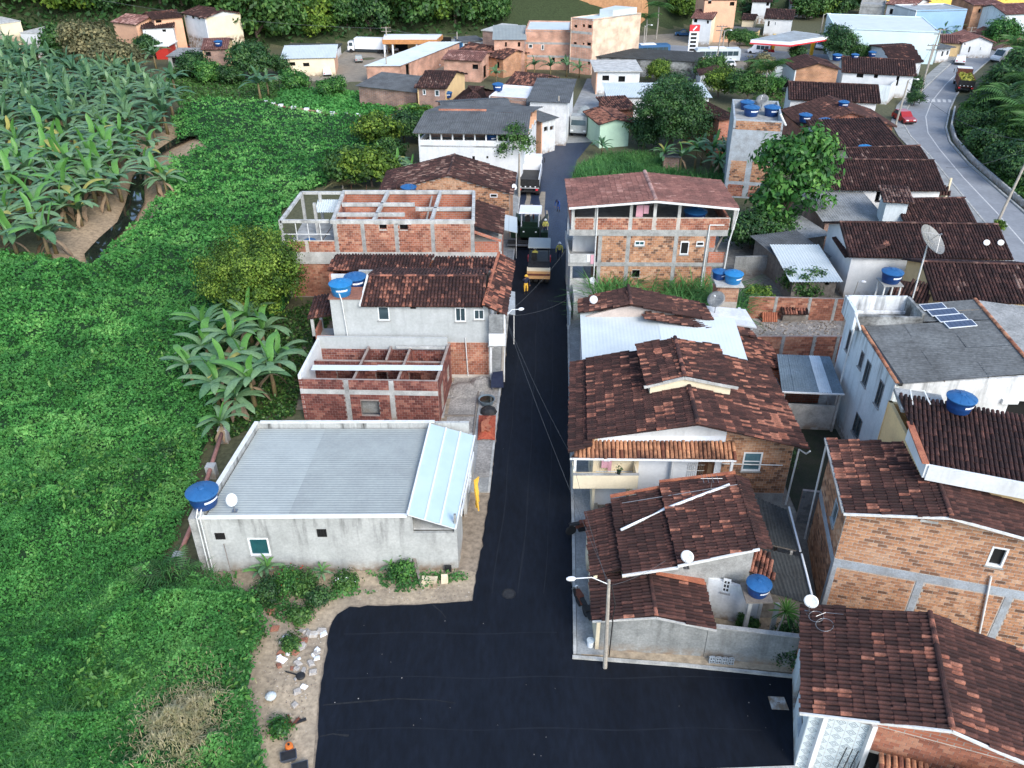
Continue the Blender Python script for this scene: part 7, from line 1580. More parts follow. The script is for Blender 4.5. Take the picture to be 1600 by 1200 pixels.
dl = np.exp(-(((x[low]-P(290, 1150)[0])/2.)**2+((y[low]-P(290, 1150)[1])/2.4)**2)); kl = r.random(low.sum()) > dl*1.4; stuff('weed_leaves', V[low][kl], tn[low][kl]+.02, 'vine', 'small leafy weeds among the rough grass', 'weeds')
# ---- trees
def crown(blobs, ncl, per, leaf, seed, spread=.45, asp=.6, up=.35, droop=0.):
 r = np.random.default_rng(seed); vol = np.array([b[3]*b[4]*b[5] for b in blobs])**.67; vol /= vol.sum(); pts = []; nr = []; tt = []
 for b, f in zip(blobs, vol):
  n = max(4, int(ncl*f)); d = r.normal(size=(n, 3)); d /= np.linalg.norm(d, axis=1, keepdims=True); d[:, 2] = np.where(d[:, 2] < -.55, -d[:, 2], d[:, 2])
  rad = np.array(b[3:6]); c = np.array(b[:3])+d*rad*(.55+.58*r.random((n, 1)))
  t0 = .02+.78*r.random(n)**1.2
  q = c[:, None]+r.normal(size=(n, per, 3))*spread*np.array([1, 1, .75]); pts.append(q.reshape(-1, 3)); nr.append(np.repeat(d, per, 0)*.35+((q-c[:, None])/spread).reshape(-1, 3)*.55); tt.append(np.repeat(t0, per)+r.normal(size=n*per)*.13)
 pts = np.concatenate(pts); return leaves(pts, leaf, up=up, seed=seed+1, asp=asp, nrm=np.concatenate(nr), jit=.36, droop=droop), np.concatenate(tt)
def limbs(h, r, blobs, seed, m='bark'):
 rr = random.Random(seed); b = MB(); b.tube([(0, 0, -.2), (rr.uniform(-.1, .1), rr.uniform(-.1, .1), h*.5), (rr.uniform(-.2, .2), 0, h)], [r, r*.8, r*.6], 8)
 for q in blobs:
  for k in range(2):
   e = (q[0]+rr.uniform(-.5, .5)*q[3], q[1]+rr.uniform(-.5, .5)*q[4], q[2]+rr.uniform(-.2, .5)*q[5]); b.tube([(0, 0, h*.75), (e[0]*.45, e[1]*.45, h*.6+e[2]*.4), e], [r*.5, r*.3, r*.1], 6)
 return b
def tree(label, loc, h, blobs, ncl, per, leaf, m, seed, name='tree', cat='tree', bark='bark', tr=.2, group=None, key=None, rz=0., sc=1., **k):
 t = thing(name, label, cat, loc, rz, group, sc)
 def f():
  V, tt = crown(blobs, ncl, per, leaf, seed, **k); return quads_mesh('crown', V, np.clip(tt, .01, .99), m), limbs(h, tr, blobs, seed, bark).mesh('trunk', bark)
 c, w = cached(('tree', key), f) if key else f()
 inst('trunk', w, t); inst('crown', c, t); return t
def rblobs(n, R, H, seed, sq=.8):
 rr = random.Random(seed); o = [(0, 0, H, R*.75, R*.75, R*.75*sq)]
 for k in range(n-1): a = rr.random()*6.28; q = rr.uniform(.3, .65)*R; s = rr.uniform(.35, .55)*R; o.append((q*math.cos(a), q*math.sin(a), H+rr.uniform(-.35, .45)*R*sq, s, s, s*sq))
 return o
q = P(398, 498); tree('rounded olive green tree with knobbly crown at the edge of the vine field', (q[0], q[1], 0), 2.2, rblobs(16, 4.6, 3.8, 4, .8), 320, 130, .21, 'leaf_olive', 61, tr=.28, spread=.42)
q = P(1045, 236); tree('huge dark dense mango tree standing over the street bend', (q[0], q[1], 0), 3, rblobs(14, 5.3, 4.7, 5, .85), 600, 60, .34, 'leaf_dark', 62, tr=.4, spread=.42, asp=.4)
q = P(1005, 232); tree('lower dark shoulder tree leaning out from the mango tree', (q[0], q[1], 0), 1.2, rblobs(8, 2.6, 2.2, 6, .8), 160, 50, .3, 'leaf_dark', 63, tr=.2)
q = P(1222, 372); tree('tall broad leaved tree with big glossy leaves beside the grey tower', (q[0], q[1], 0), 4, [(0, 0, 7.5, 2.6, 2.2, 2.2), (-1.9, .5, 8.3, 1.4, 1.4, 1.5), (2.1, 0, 8.6, 1.5, 1.4, 2.0), (.6, -.5, 5.2, 3.0, 2.0, 2.0), (-1.6, -.6, 3.6, 2.2, 1.8, 1.8), (2.4, .4, 6.0, 1.8, 1.6, 1.8), (.2, .2, 9.6, 1.2, 1.2, 1.0)], 190, 30, .62, 'leaf_bright', 64, tr=.25, spread=.5, asp=.5, up=.15)
q = P(1172, 388); tree('dark leafy bush in the shade below the broad leaved tree', (q[0], q[1], 0), .8, rblobs(7, 2.6, 1.9, 7, .8), 170, 50, .3, 'leaf_dark', 65, name='bush', cat='bush', tr=.1)
q = P(1212, 392); tree('low mid green bush against the grey rear wall', (q[0], q[1], 0), .6, rblobs(6, 2.3, 1.3, 8, .7), 130, 50, .28, 'leaf_mid', 66, name='bush', cat='bush', tr=.08)
q = P(812, 292); tree('slender pale green street tree beside the parked dump truck', (q[0]-.6, q[1], 0), 4.2, [(0, 0, 5.3, 1.9, 1.6, 1.3), (-1.1, 0, 4.6, 1.0, 1, .8), (1.2, .3, 4.8, 1.1, 1, .9), (.2, 0, 6.3, 1.1, 1, .7)], 110, 26, .26, 'leaf_mid', 67, tr=.12, bark='bark_pale', spread=.35)
for i, (u, v, R, H, m, lab) in enumerate(((592, 240, 3.0, 2.6, 'leaf_olive', 'dark olive bush at the corner of the vine field'), (545, 290, 2.9, 2.2, 'leaf_mid', 'rounded bush at the field side of the tan gable house'), (582, 292, 3.0, 2.4, 'leaf_olive', 'dark rounded mango bush touching the tan gable house'), (632, 222, 2.6, 2.2, 'leaf_dark', 'dark green bush below the white hall wall'), (655, 212, 2.3, 2.2, 'leaf_bright', 'bright leafy bush beside the white hall'), (610, 262, 2.2, 1.8, 'leaf_mid', 'mid green bush between the olive bushes'), (390, 124, 3.7, 3.0, 'leaf_dark', 'dark round tree beside the brick house with peach gable'), (232, 92, 2.6, 2.4, 'leaf_dark', 'dark round tree behind the banana grove'), (305, 122, 3.0, 2.0, 'leaf_dark', 'dark bush above the red clay pond edge'), (462, 140, 2.6, 1.3, 'leaf_bright', 'vine covered hump behind the low sand wall'), (520, 150, 2.4, 1.0, 'leaf_bright', 'second vine covered hump beside the overgrown shed'), (150, 112, 5.0, 4.2, 'leaf_dry', 'pale twiggy half dry tree rising over the banana grove'), (185, 128, 4.2, 3.0, 'leaf_dry', 'sparse yellowish dry tree behind the banana grove'), (120, 100, 4.5, 3.6, 'leaf_mid', 'rounded green tree at the far edge of the banana grove'), (440, 118, 2.2, 1.8, 'leaf_dark', 'dark bush at the corner of the cream store'), (330, 128, 2.6, 1.5, 'leaf_bright', 'bright bush by the clay pond edge'), (365, 132, 2.2, 1.2, 'leaf_dark', 'low dark bush below the brick house with peach gable'), (355, 62, 4.2, 4.0, 'leaf_dark', 'tall dark tree beside the tall thin palm'), (400, 55, 4.0, 3.6, 'leaf_mid', 'leafy tree behind the cream store'), (430, 52, 3.8, 3.8, 'leaf_olive', 'yellow green tree behind the low dark shed'), (470, 55, 4.0, 3.4, 'leaf_mid', 'broad tree at the edge of the forecourt wood'), (515, 58, 3.8, 3.0, 'leaf_dark', 'dark tree beside the box truck'))):
 q = P(u, v); tree(lab, (q[0], q[1], 0), H*.7, rblobs(9, R, H, 20+i, .8), int(70*R), 44, .11*R+.06, m, 70+i, tr=.16, name='tree' if R > 3.5 else 'bush', cat='tree' if R > 3.5 else 'bush', spread=.13*R)
for i, (u, v, R, H, m, lab) in enumerate(((1108, 130, 2.7, 2.4, 'leaf_mid', 'green tree behind the mango by the dark roofed house'), (1165, 165, 2.9, 3.0, 'leaf_mid', 'tall loose green tree behind the grey tower'), (1180, 138, 2.6, 3.6, 'leaf_dry', 'yellow tinged tree rising beside the low pale blue house'), (1122, 152, 2.8, 2.4, 'leaf_olive', 'yellow green bush by the white flat metal roof'), (1208, 152, 2.0, 1.8, 'leaf_bright', 'bright leafy bush behind the long white walled house'), (1243, 99, 2.0, 1.6, 'leaf_dark', 'dark round tree under the filling station canopy edge'), (1305, 94, 3.6, 3.2, 'leaf_dark', 'broad dark tree in front of the pale warehouse'), (1338, 96, 2.2, 1.5, 'leaf_mid', 'green bush at the foot of the pale warehouse'), (1137, 80, 1.9, 2.8, 'leaf_mid', 'slim roadside tree beside the long peach walled building'), (1154, 80, 1.9, 2.8, 'leaf_mid', 'second slim roadside tree beside the filling station'), (1172, 72, 2.2, 1.2, 'leaf_bright', 'low green hedge tree by the filling station canopy'), (1428, 165, 1.5, 1.2, 'leaf_dark', 'dark bush on the pavement of the old road'), (1420, 150, 2.0, 1.8, 'leaf_dark', 'small dark bush by the steps of the porch house'), (1560, 78, 3.4, 2.8, 'leaf_bright', 'bright round topped tree at the end of the old road'), (1248, 470, 1.9, 1.4, 'leaf_mid', 'leafy papaya like shrub over the red brick yard wall'), (1185, 478, 1.4, .9, 'leaf_olive', 'yellow green bush beside the brick tank pedestal'), (1232, 1025, 1.15, .9, 'leaf_dark', 'dark bush against the corner house wall on the side street'), (1165, 985, .6, .4, 'leaf_mid', 'small bush in the yard below the white rear room'), (1205, 720, 1.5, .8, 'leaf_dark', 'dark weeds in the alley below the white house'), (1562, 362, .7, .6, 'leaf_olive', 'little yellow flowering shrub by the concrete pole'), (1025, 130, 2.4, 2.0, 'leaf_olive', 'bush covering the end of the flat roofed white house'))):
 q = P(u, v); z = float(hz(q[0], q[1])); tree(lab, (q[0], q[1], max(0, z)), H*.7, rblobs(8, R, H, 50+i, .85), int(60*R+30), 40, min(.45, .09*R+.06) if q[1] > 45 else .13, m, 110+i, tr=.05*R+.02, name='tree' if R > 3.3 else 'bush', cat='tree' if R > 3.3 else 'bush', spread=.13*R)
# ---- banana plants
def leaf_mesh(kind, m):
 def f():
  L, w, a0, bend = ((2.4, .44, 1.2, 1.75), (2.6, .46, .95, 1.7), (2.3, .44, .6, 1.5), (1.9, .36, 1.45, .4), (1.7, .34, -.5, .9))[kind]
  b = MB(); n = 8; y = z = 0.; vs = []
  for i in range(n+1):
   f_ = i/n; a = a0-bend*f_; ww = w*.5*min(1, (f_*5+.12))*(1-max(0, (f_-.72)/.28)**2*.93); nz = math.cos(a); ny = -math.sin(a)
   dr = .22*ww*(1 if kind != 3 else -1.6); jag = .05*math.sin(i*5.3+kind)
   vs += [(-ww-jag, y-ny*dr, z-nz*dr), (0, y, z), (ww-jag, y-ny*dr, z-nz*dr)]
   y += L/n*math.cos(a); z += L/n*math.sin(a)
  fs = []
  for i in range(n): fs += [(3*i, 3*i+1, 3*i+4, 3*i+3), (3*i+1, 3*i+2, 3*i+5, 3*i+4)]
  return b.add(vs, fs).mesh('leaf', m, smooth=True)
 return cached(('bl', kind, m), f)
def banana(loc, sc, seed, label, group=None, joined=False, dry=2, near=False):
 r = random.Random(seed); t = thing('banana_plant', label, 'banana plant', loc, r.random()*6.28, group, sc); h = (1.15 if seed < 290 else 1.35 if seed < 330 else 2.)+.5*((seed*7) % 5)/5
 if joined:
  v = seed % 5
  def f():
   rr = random.Random(v); b = MB(); tn = []
   for k in range(11):
    me = leaf_mesh(3 if k > 8 else k % 3, 'banana'); M = Matrix.Rotation(k*2.4+rr.uniform(-.3, .3), 4, 'Z'); n0 = len(b.v)
    b.v += [tuple(M@q.co+Vector((0, 0, 1.7))) for q in me.vertices]; b.f += [tuple(i+n0 for i in p.vertices) for p in me.polygons]; b.t += [0.]*len(me.polygons)
   return b.mesh('leaf_crown', ('banana', 'banana_b')[v % 2], smooth=True)
  inst('leaf_crown', cached(('bcrown', v), f), t); h = 1.7
 else:
  n = r.randint(9, 12)
  for k in range(n):
   kd = r.choice((0, 1, 1, 2)) if k < n-2 else (3 if k == n-1 else 0); m = r.choice(('banana', 'banana', 'banana_b')) if k < n-2 else 'banana_young'
   if r.random() < .05: m = 'banana_yellow'
   s = r.uniform(.8, 1.15); inst('leaf', leaf_mesh(kd, m), t, (0, 0, h+.03*k), (r.uniform(-.12, .12), r.uniform(-.12, .12), k*2.4+r.uniform(-.35, .35)), (s*r.uniform(.85, 1.1), s, s))
  for k in range(dry): inst('dry_leaf', leaf_mesh(4, 'banana_dry'), t, (0, 0, h-.15), (0, 0, r.random()*6.28), r.uniform(.7, 1.05))
 st = cached(('bstem', round(h, 1)), lambda: MB().tube([(0, 0, -.1), (.03, 0, h*.5), (0, .02, h+.1)], [.15, .12, .08], 7).mesh('pseudostem', 'pseudostem', smooth=True)); inst('pseudostem', st, t); return t
GROVE = pxpoly([(-60, 395), (0, 388), (70, 380), (120, 352), (150, 345), (190, 318), (205, 285), (228, 262), (245, 225), (282, 195), (262, 172), (245, 150), (200, 138), (120, 128), (60, 105), (0, 92), (-60, 90)])
gx = np.array(GROVE); rr = np.random.default_rng(77); pts = []
for _ in range(9000):
 x, y = rr.uniform(gx[:, 0].min(), gx[:, 0].max()), rr.uniform(gx[:, 1].min(), gx[:, 1].max())
 if not inpoly([x], [y], GROVE)[0]: continue
 if x < -.64*y-3: continue
 md = 2.35+max(0, (y-85))*.008
 if all((x-a)**2+(y-b_)**2 > md*md for a, b_ in pts): pts.append((x, y))
pts.sort(key=lambda q: q[1]); pts = pts[:285]
for i, (x, y) in enumerate(pts):
 banana((x, y, float(hz(x, y))-.05), rr.uniform(1.35, 1.85), i, 'banana plant with arching grey green leaves in the dense grove' if y >= 100 else 'banana plant with long split leaves in the front rows of the grove', 'banana plants in the grove', joined=y > 108)
for u, v, s, lab in ((28, 402, 1.15, 'lone banana plant with bare stem at the foot of the grove'), (78, 402, 1.2, 'banana plant on the bare bank with pale upright leaf'), (88, 395, 1.1, 'banana plant with twin stem standing on the bare bank'), (128, 352, 1.0, 'banana plant with broad leaves overhanging the stream'), (248, 300, 1.1, 'banana plant on the muddy spit beside the stream'), (262, 306, .9, 'smaller banana plant on the muddy spit'), (232, 282, 1.1, 'banana plant at the edge of the grove facing the spit')):
 q = P(u, v); banana((q[0], q[1], float(hz(q[0], q[1]))-.05), s*1.35, int(u), lab)
for i, (u, v, s, d, lab) in enumerate(((345, 640, 1.1, 5, 'banana plant with dry hanging leaves beside the pipe'), (400, 640, 1.2, 4, 'tall banana plant with bright young leaf against the brick house'), (370, 575, 1.15, 5, 'banana plant with brown dead fronds behind the brick house'), (330, 580, 1.05, 2, 'banana plant leaning over the vine field'), (430, 620, 1.15, 3, 'banana plant with upright lime leaf touching the red brick wall'), (415, 550, 1.0, 2, 'banana plant by the shaded ground under the olive tree'), (352, 690, .8, 3, 'small banana plant by the corner of the silver roof'), (305, 610, .9, 1, 'outermost banana plant spreading over the vines'), (385, 600, 1.05, 5, 'banana plant in the middle of the clump with dead fronds'), (360, 615, 1.0, 4, 'banana plant between the pipe and the brick wall'), (440, 585, .95, 3, 'banana plant behind the lime leafed one by the brick house'), (325, 545, 1.0, 2, 'banana plant at the back of the clump near the field'), (395, 540, 1.05, 3, 'banana plant at the back of the clump under the olive tree'), (375, 655, .95, 4, 'banana plant at the front of the clump above the silver roof'))):
 q = P(u, v); banana((q[0], q[1], 0), s*1.12, 300+i, lab, dry=d)
for i, (u, v, s) in enumerate(((1062, 272, 1.0), (1085, 268, 1.1), (1110, 270, 1.2), (1128, 262, 1.1), (1095, 258, 1.1), (1120, 282, 1.0), (1035, 268, .9), (1142, 250, 1.0), (940, 245, .8), (622, 285, .9), (645, 288, .9), (595, 268, .8), (1230, 135, 1.1), (1248, 140, 1.1), (1262, 130, 1.), (1200, 145, 1.1), (860, 120, 1.), (885, 120, 1.1), (835, 118, 1.), (905, 122, .9), (775, 130, .9), (1470, 66, 1.2), (1488, 64, 1.2), (408, 160, 1.6), (430, 60, 1.4), (245, 110, 1.5), (275, 150, 1.5), (420, 150, 1.2))):
 q = P(u, v); banana((q[0], q[1], 0), s, 400+i, 'banana plant among the houses and gardens beyond the near street', 'garden banana plants', joined=q[1] > 100, dry=1)
# ---- palms
def frond(m):
 def f():
  b = MB(); n = 16; pts = []; y = z = 0.
  for i in range(n+1): a = 1.0-1.7*i/n; pts.append(A3(0, y, z)); y += 2.6/n*math.cos(a); z += 2.6/n*math.sin(a)
  b.tube(pts[::4], [.03, .025, .02, .015, .008], 4)
  for i in range(1, n+1):
   l = .75*math.sin(math.pi*min(.97, .12+i/n*.85))+.12
   for s in (-1, 1):
    p = pts[i]; b.add([p, p+A3(s*l*.5, .22, -.04), p+A3(s*l, .34, -.28*l), p+A3(s*l*.5, .12, -.08)], [(0, 1, 2, 3)], .3+.02*i)
  return b.mesh('frond', m)
 return cached(('frond', m), f)
def palm(loc, h, sc, label, seed, m='leaf_bright', n=13, name='palm_tree', tr=.13, group=None):
 r = random.Random(seed); t = thing(name, label, 'palm', loc, 0, group, sc); MB().tube([(0, 0, -.1), (.1, 0, h*.5), (0, 0, h)], [tr, tr*.75, tr*.6], 8).build('trunk', 'bark_pale', t, org=(0, 0, 0))
 for k in range(n): inst('frond', frond(m), t, (0, 0, h), (r.uniform(-.35, .25), 0, k*2.4+r.uniform(-.2, .2)), r.uniform(.8, 1.1))
for u, v, h, s, lab, m, z in ((650, 208, 2.0, 1.3, 'feathery young coconut palm beside the sand patch', 'leaf_olive', 0), (272, 925, .75, .85, 'low spreading garden palm at the field corner of the grey house', 'leaf_dark', 0), (1025, 62, 5, 1.3, 'coconut palm behind the blue bus', 'leaf_mid', 0), (1008, 68, 4, 1.2, 'coconut palm beside the small white office', 'leaf_mid', 0), (366, 62, 9, 1.3, 'tall thin palm with pale trunk behind the brick house with peach gable', 'leaf_mid', 0), (1190, 165, 3.5, 1.5, 'large palm with feathery fronds behind the grey tower', 'leaf_mid', 0), (535, 295, .6, .9, 'feathery low palm at the field edge of the beam house', 'leaf_dry', 0)):
 q = P(u, v); palm((q[0], q[1], z), h, s, lab, int(u), m)
for i, (u, v, s) in enumerate(((1560, 205, 1.7), (1585, 235, 1.8), (1590, 185, 1.6), (1555, 165, 1.4), (1595, 140, 1.6), (1580, 105, 1.5), (1605, 260, 1.7))):
 q = P(u, v); palm((q[0], q[1], float(hz(q[0], q[1]))), 1.6, s, 'feathery palm in the thicket on the bank above the old road', 500+i, 'leaf_mid', 12, group='palms in the roadside thicket')
q = P(1190, 1048); t = thing('dracaena', 'thin leaning stem plant with a spiky rosette on top by the boundary wall', 'plant', (q[0], q[1]+.5, .1)); top_ = P(1228, 955, 2.6); dv = top_-A3(q[0], q[1]+.5, .1)
MB().tube([(0, 0, 0), dv*.5+A3(.1, 0, 0), dv], [.05, .04, .035], 7).build('stem', 'bark_pale', t, org=(0, 0, 0)); mb = MB()
for k in range(46): a = k*2.4; el = -.5+1.9*(k/46); d = A3(math.cos(a)*math.cos(el), math.sin(a)*math.cos(el), math.sin(el)); s_ = np.cross(d, A3(0, 0, 1)); s_ /= np.linalg.norm(s_); mb.add([dv-s_*.02, dv+s_*.02, dv+d*.5+s_*.025-A3(0, 0, .03), dv+d*.85-A3(0, 0, .16), dv+d*.5-s_*.025-A3(0, 0, .03)], [(0, 1, 2, 3, 4)], .5+.4*(k/46))
mb.build('rosette', 'leaf_bright', t, org=(0, 0, 0))
# ---- garden plants before the grey house
for i, (u, v, s, lab) in enumerate(((408, 905, .62, 'young heliconia with broad leaves under the teal window'), (420, 900, .72, 'tall upright heliconia leaf clump beside the teal window'), (505, 905, .5, 'yellow green heliconia against the middle of the grey wall'), (612, 893, .5, 'grassy heliconia clump near the leaning plank'))):
 q = P(u, v); banana((q[0], q[1], -.6*s), s*.62, 600+i, lab, dry=0)
for i, (u, v, R, m, lab) in enumerate(((450, 920, .75, 'leaf_bright', 'leafy garden shrub with red flower spikes by the grey wall'), (480, 925, .7, 'leaf_mid', 'broad leaved shrub in the garden strip'), (420, 935, .8, 'leaf_dark', 'dark bushy shrub at the end of the garden strip'), (540, 915, .5, 'leaf_mid', 'low flowering shrub with white blooms'), (500, 940, .6, 'leaf_dark', 'dark low shrub on the garden slope'), (630, 905, .65, 'leaf_bright', 'grassy shrub beside the stacked tiles'), (330, 990, 1.1, 'leaf_mid', 'leafy hibiscus bush dotted with red flowers'), (365, 985, .8, 'leaf_bright', 'small bush beside the hibiscus'), (390, 1010, .7, 'leaf_mid', 'low bush on the edge of the rubble'), (262, 735, 1.1, 'leaf_dark', 'dark shrub poking out of the vines by the pipe'), (455, 1010, .35, 'leaf_mid', 'weed tuft on the dirt by the rubble'), (470, 968, .45, 'leaf_mid', 'weed tuft near the asphalt corner'), (440, 1140, .3, 'leaf_bright', 'small weed rosette by the tarred tools'))):
 q = P(u, v); t = tree(lab, (q[0], q[1], .0), .2, rblobs(6, R, R*.7, 80+i, .8), int(40*R+16), 34, .15, m, 160+i, name='shrub', cat='shrub', tr=.03, spread=.2, up=.5)
 if 'red' in lab or 'white' in lab:
  n_ = 26; pp = np.array([(rr.normal()*R*.6, rr.normal()*R*.5, R*1.25+rr.normal()*.12) for _ in range(n_)]); o = bpy.data.objects.new('flowers', quads_mesh('flowers', leaves(pp, .10, seed=9), np.ones(n_), 'red_flower' if 'red' in lab else 'label_white')); COL.objects.link(o); o.parent = t
# ---- tall cane grass and meadow
q = np.column_stack([rr.uniform(6.6, 17.8, 4200), rr.uniform(57., 62.4, 4200)]); q = q[fbm(q[:, 0]*.5, q[:, 1]*.5, 6) > .36]; blades(q, 3.1, .075, .85, 92, .3+.5*rr.random(len(q)), 'grass', 'cane_grass', 'tall arching cane grass in front of the three storey house', 'grass')
q = scatter_px([(893, 290), (905, 262), (945, 245), (1000, 243), (1050, 250), (1060, 275), (1010, 290)], 9000, 93); blades(q, .9, .05, .8, 94, .35+.5*rr.random(len(q)), 'grass', 'meadow_grass', 'bright green meadow grass beside the street bend', 'grass')
q = scatter_px([(895, 292), (900, 275), (940, 268), (1000, 275), (1140, 285), (1140, 300), (900, 302)], 2500, 95); blades(q, 1.6, .06, .8, 96, .25+.4*rr.random(len(q)), 'grass', 'tall_grass', 'tall dark grass behind the pink roofed house', 'grass')
for px_, n_, nm, lab, h in (([(430, 165), (440, 140), (540, 145), (640, 160), (600, 190), (520, 182)], 9000, 'vine_slope', 'vines tumbling down the slope under the overgrown shed', .7), ([(0, 440), (0, 395), (80, 405), (120, 428), (60, 440)], 2500, 'stream_weeds', 'dark weeds along the bank of the stream', .5), ([(282, 166), (262, 140), (258, 112), (330, 118), (400, 125), (436, 128), (436, 158), (425, 168)], 7000, 'pond_weeds', 'low weeds round the small pond', .3), ([(1100, 240), (1140, 170), (1240, 130), (1240, 215), (1140, 300)], 5000, 'garden_weeds', 'tangled weeds between the grey tower and the gardens', .6)):
 q = scatter_px(px_, n_, 97); z = np.random.default_rng(2).random(len(q))*h+hz(q[:, 0], q[:, 1]); o = stuff(nm, leaves(np.column_stack([q, z]), .42, up=.7, seed=6, asp=.7), .2+.5*fbm(q[:, 0]*.3, q[:, 1]*.3, 4)+.1*rr.normal(size=len(q)), 'leaf_mid' if 'weeds' in nm else 'vine', lab, 'weeds')
# ---- bank above the old road
BANK = [(1494, 215), (1490, 192), (1508, 170), (1545, 138), (1570, 104), (1600, 62), (1660, 62), (1660, 330), (1602, 326), (1560, 288), (1520, 250)]
q = scatter_px(BANK, 26000, 98); h = fbm(q[:, 0]*.18, q[:, 1]*.18, 8)*3.2*np.random.default_rng(8).random(len(q))**.5; stuff('bank_undergrowth', leaves(np.column_stack([q, hz(q[:, 0], q[:, 1])+h]), .5, up=.6, seed=8, asp=.6), .1+.65*fbm(q[:, 0]*.25, q[:, 1]*.25, 9)+.12*rr.normal(size=len(q)), 'leaf_mid', 'thick undergrowth covering the bank above the old road', 'undergrowth')
for i, (u, v) in enumerate(((1515, 215), (1535, 245), (1560, 272), (1545, 195), (1560, 165), (1590, 150), (1590, 210), (1592, 292), (1615, 180), (1625, 240))):
 q = P(u, v); tree('dark bushy tree in the thicket on the bank above the old road', (q[0], q[1], float(hz(q[0], q[1]))), 1.2, rblobs(8, 2.6, 2.0, i % 4, .8), 130, 40, .4, 'leaf_dark', 180+i % 4, name='tree', group='trees in the roadside thicket', key=('bank', i % 4), rz=i*1.1, sc=.8+.07*(i % 6), tr=.14)
# ---- wooded hillside
xs_ = []; r5 = np.random.default_rng(55)
for _ in range(9000):
 x = r5.uniform(-150, 62); y = r5.uniform(160, 250)
 if hz(x, y) < .8 or (30 < x and y < 212) or (-4 < x < 34 and y < 208): continue
 u = 800+FPX*x/(y*math.cos(PITCH)+(CAM_H-hz(x, y))*math.sin(PITCH))
 if u < -40 or u > 1120 or any(abs(x-a) < 9 and -16 < y-b_ < 8 for a, b_ in FARH): continue
 if all((x-a)**2+(y-b_)**2 > (4.3+max(0, (y-195)*.04))**2 for a, b_, _u in xs_): xs_.append((x, y, u))
xs_.sort(key=lambda q: q[1]); xs_ = xs_[:290]
for i, (x, y, u) in enumerate(xs_):
 k = i % 5; m = ('leaf_dark', 'leaf_mid', 'leaf_dark', 'leaf_olive', 'leaf_mid')[k]
 tree('leafy tree in the dense wood on the far hillside', (x, y, float(hz(x, y))-.3), 1.2, rblobs(10, 3.9, 2.9, 30+k, 1.1), 190, 36, .55, m, 200+k, group='trees on the wooded hillside', key=('hill', k), rz=i*.7, sc=1.05+.11*((i*7) % 8), tr=.2, spread=.55)
nq = 60000; x = r5.uniform(-170, 64, nq); y = r5.uniform(160, 262, nq); k = (hz(x, y) > .4) & ~((x > -4) & (x < 40) & (y < 206)); x, y = x[k], y[k]
stuff('hillside_undergrowth', leaves(np.column_stack([x, y, hz(x, y)+r5.random(len(x))*2.2]), 1.0, up=.6, seed=9, asp=.6), .1+.6*fbm(x*.1, y*.1, 3)+.1*rr.normal(size=len(x)), 'leaf_dark', 'undergrowth between the trees of the far hillside', 'undergrowth')
x = r5.uniform(80, 200, 9000); y = r5.uniform(232, 300, 9000); k = (hz(x, y) > 1) & (r5.random(9000) < .5); x, y = x[k], y[k]
mat('sun_tinted_leaf', (0,)*3, None, rough=.8, ramp=GREEN((.30, .22, .04), (.72, .46, .08), (.85, .60, .14)))  # dry scrub leaves with low sunlight put into the colour
stuff('sun_tinted_scrub', leaves(np.column_stack([x, y, hz(x, y)+r5.random(len(x))*.8]), .8, up=.6, seed=10, asp=.6), .6*r5.random(len(x))+.2, 'sun_tinted_leaf', 'dry scrub on the far slope with low sunlight painted into its colour', 'scrub')
for i, (u, v) in enumerate(((1290, 6), (1325, 12), (1310, 26), (1275, 26), (1225, 14), (1345, 22), (1165, 8), (1060, 22), (1062, 40), (1030, 30), (1045, 12), (1085, 6), (1500, 2), (1210, 10), (1262, 30))):
 q = P(u, v); k = i % 5; m = ('leaf_dark', 'leaf_mid', 'leaf_dark', 'leaf_olive', 'leaf_mid')[k]
 tree('leafy tree standing among the houses on the far slope', (q[0], q[1], max(0, float(hz(q[0], q[1])))), 2, rblobs(10, 3.9, 3.7, 30+k, 1.1), 190, 36, .55, m, 200+k, group='trees among the far houses', key=('hill', k), rz=i*.9, sc=.9+.08*(i % 4), tr=.2, spread=.5)
# shaded weedy ground between the field and the houses
LIT = [(330, 700), (345, 640), (330, 560), (370, 505), (440, 490), (500, 470), (520, 500), (480, 560), (460, 650), (395, 670)]
q = scatter_px(LIT, 9000, 201); stuff('leaf_litter', leaves(np.column_stack([q, .05+.35*rr.random(len(q))**2]), .26, up=.8, seed=12, asp=.6), rr.random(len(q))**2, 'leaf_mid', 'weeds and fallen leaves under the olive tree and bananas', 'weeds')
q = scatter_px([(330, 900), (720, 897), (735, 905), (640, 925), (560, 930), (500, 945), (440, 975), (400, 950)], 5200, 202); kq = fbm(q[:, 0]*.8, q[:, 1]*.8, 5) > .5; q = q[kq]; stuff('garden_weeds_strip', leaves(np.column_stack([q, .03+.4*rr.random(len(q))**2]), .16, up=.8, seed=13, asp=.6), .2+.6*rr.random(len(q)), 'grass', 'patchy weeds in the garden strip before the grey house', 'weeds')
q = scatter_px(FIELD_PX, 26000, 203); q = q[fbm(q[:, 0]*.33, q[:, 1]*.33, 61, 3) > .60]; stuff('broad_weeds', leaves(np.column_stack([q, field_z(q[:, 0], q[:, 1])+.06+.2*rr.random(len(q))]), .27, up=.6, seed=14, asp=.45, droop=.3), .1+.8*rr.random(len(q)), 'leaf_bright', 'taller broad leaved weeds standing in patches above the vines', 'weeds')
mat('hat_white', (.75, .76, .72), rough=.4)
mat('pole_concrete', (.42, .38, .32), (.30, .27, .23), scale=2, fine=.2)
mat('tub_grey', (.05, .06, .08), (.08, .09, .11), scale=3, rough=.6)
mat('orange_plastic', (.62, .16, .03), rough=.5)
mat('pipe_pink', (.42, .20, .16), (.30, .14, .11), scale=3, fine=.2)
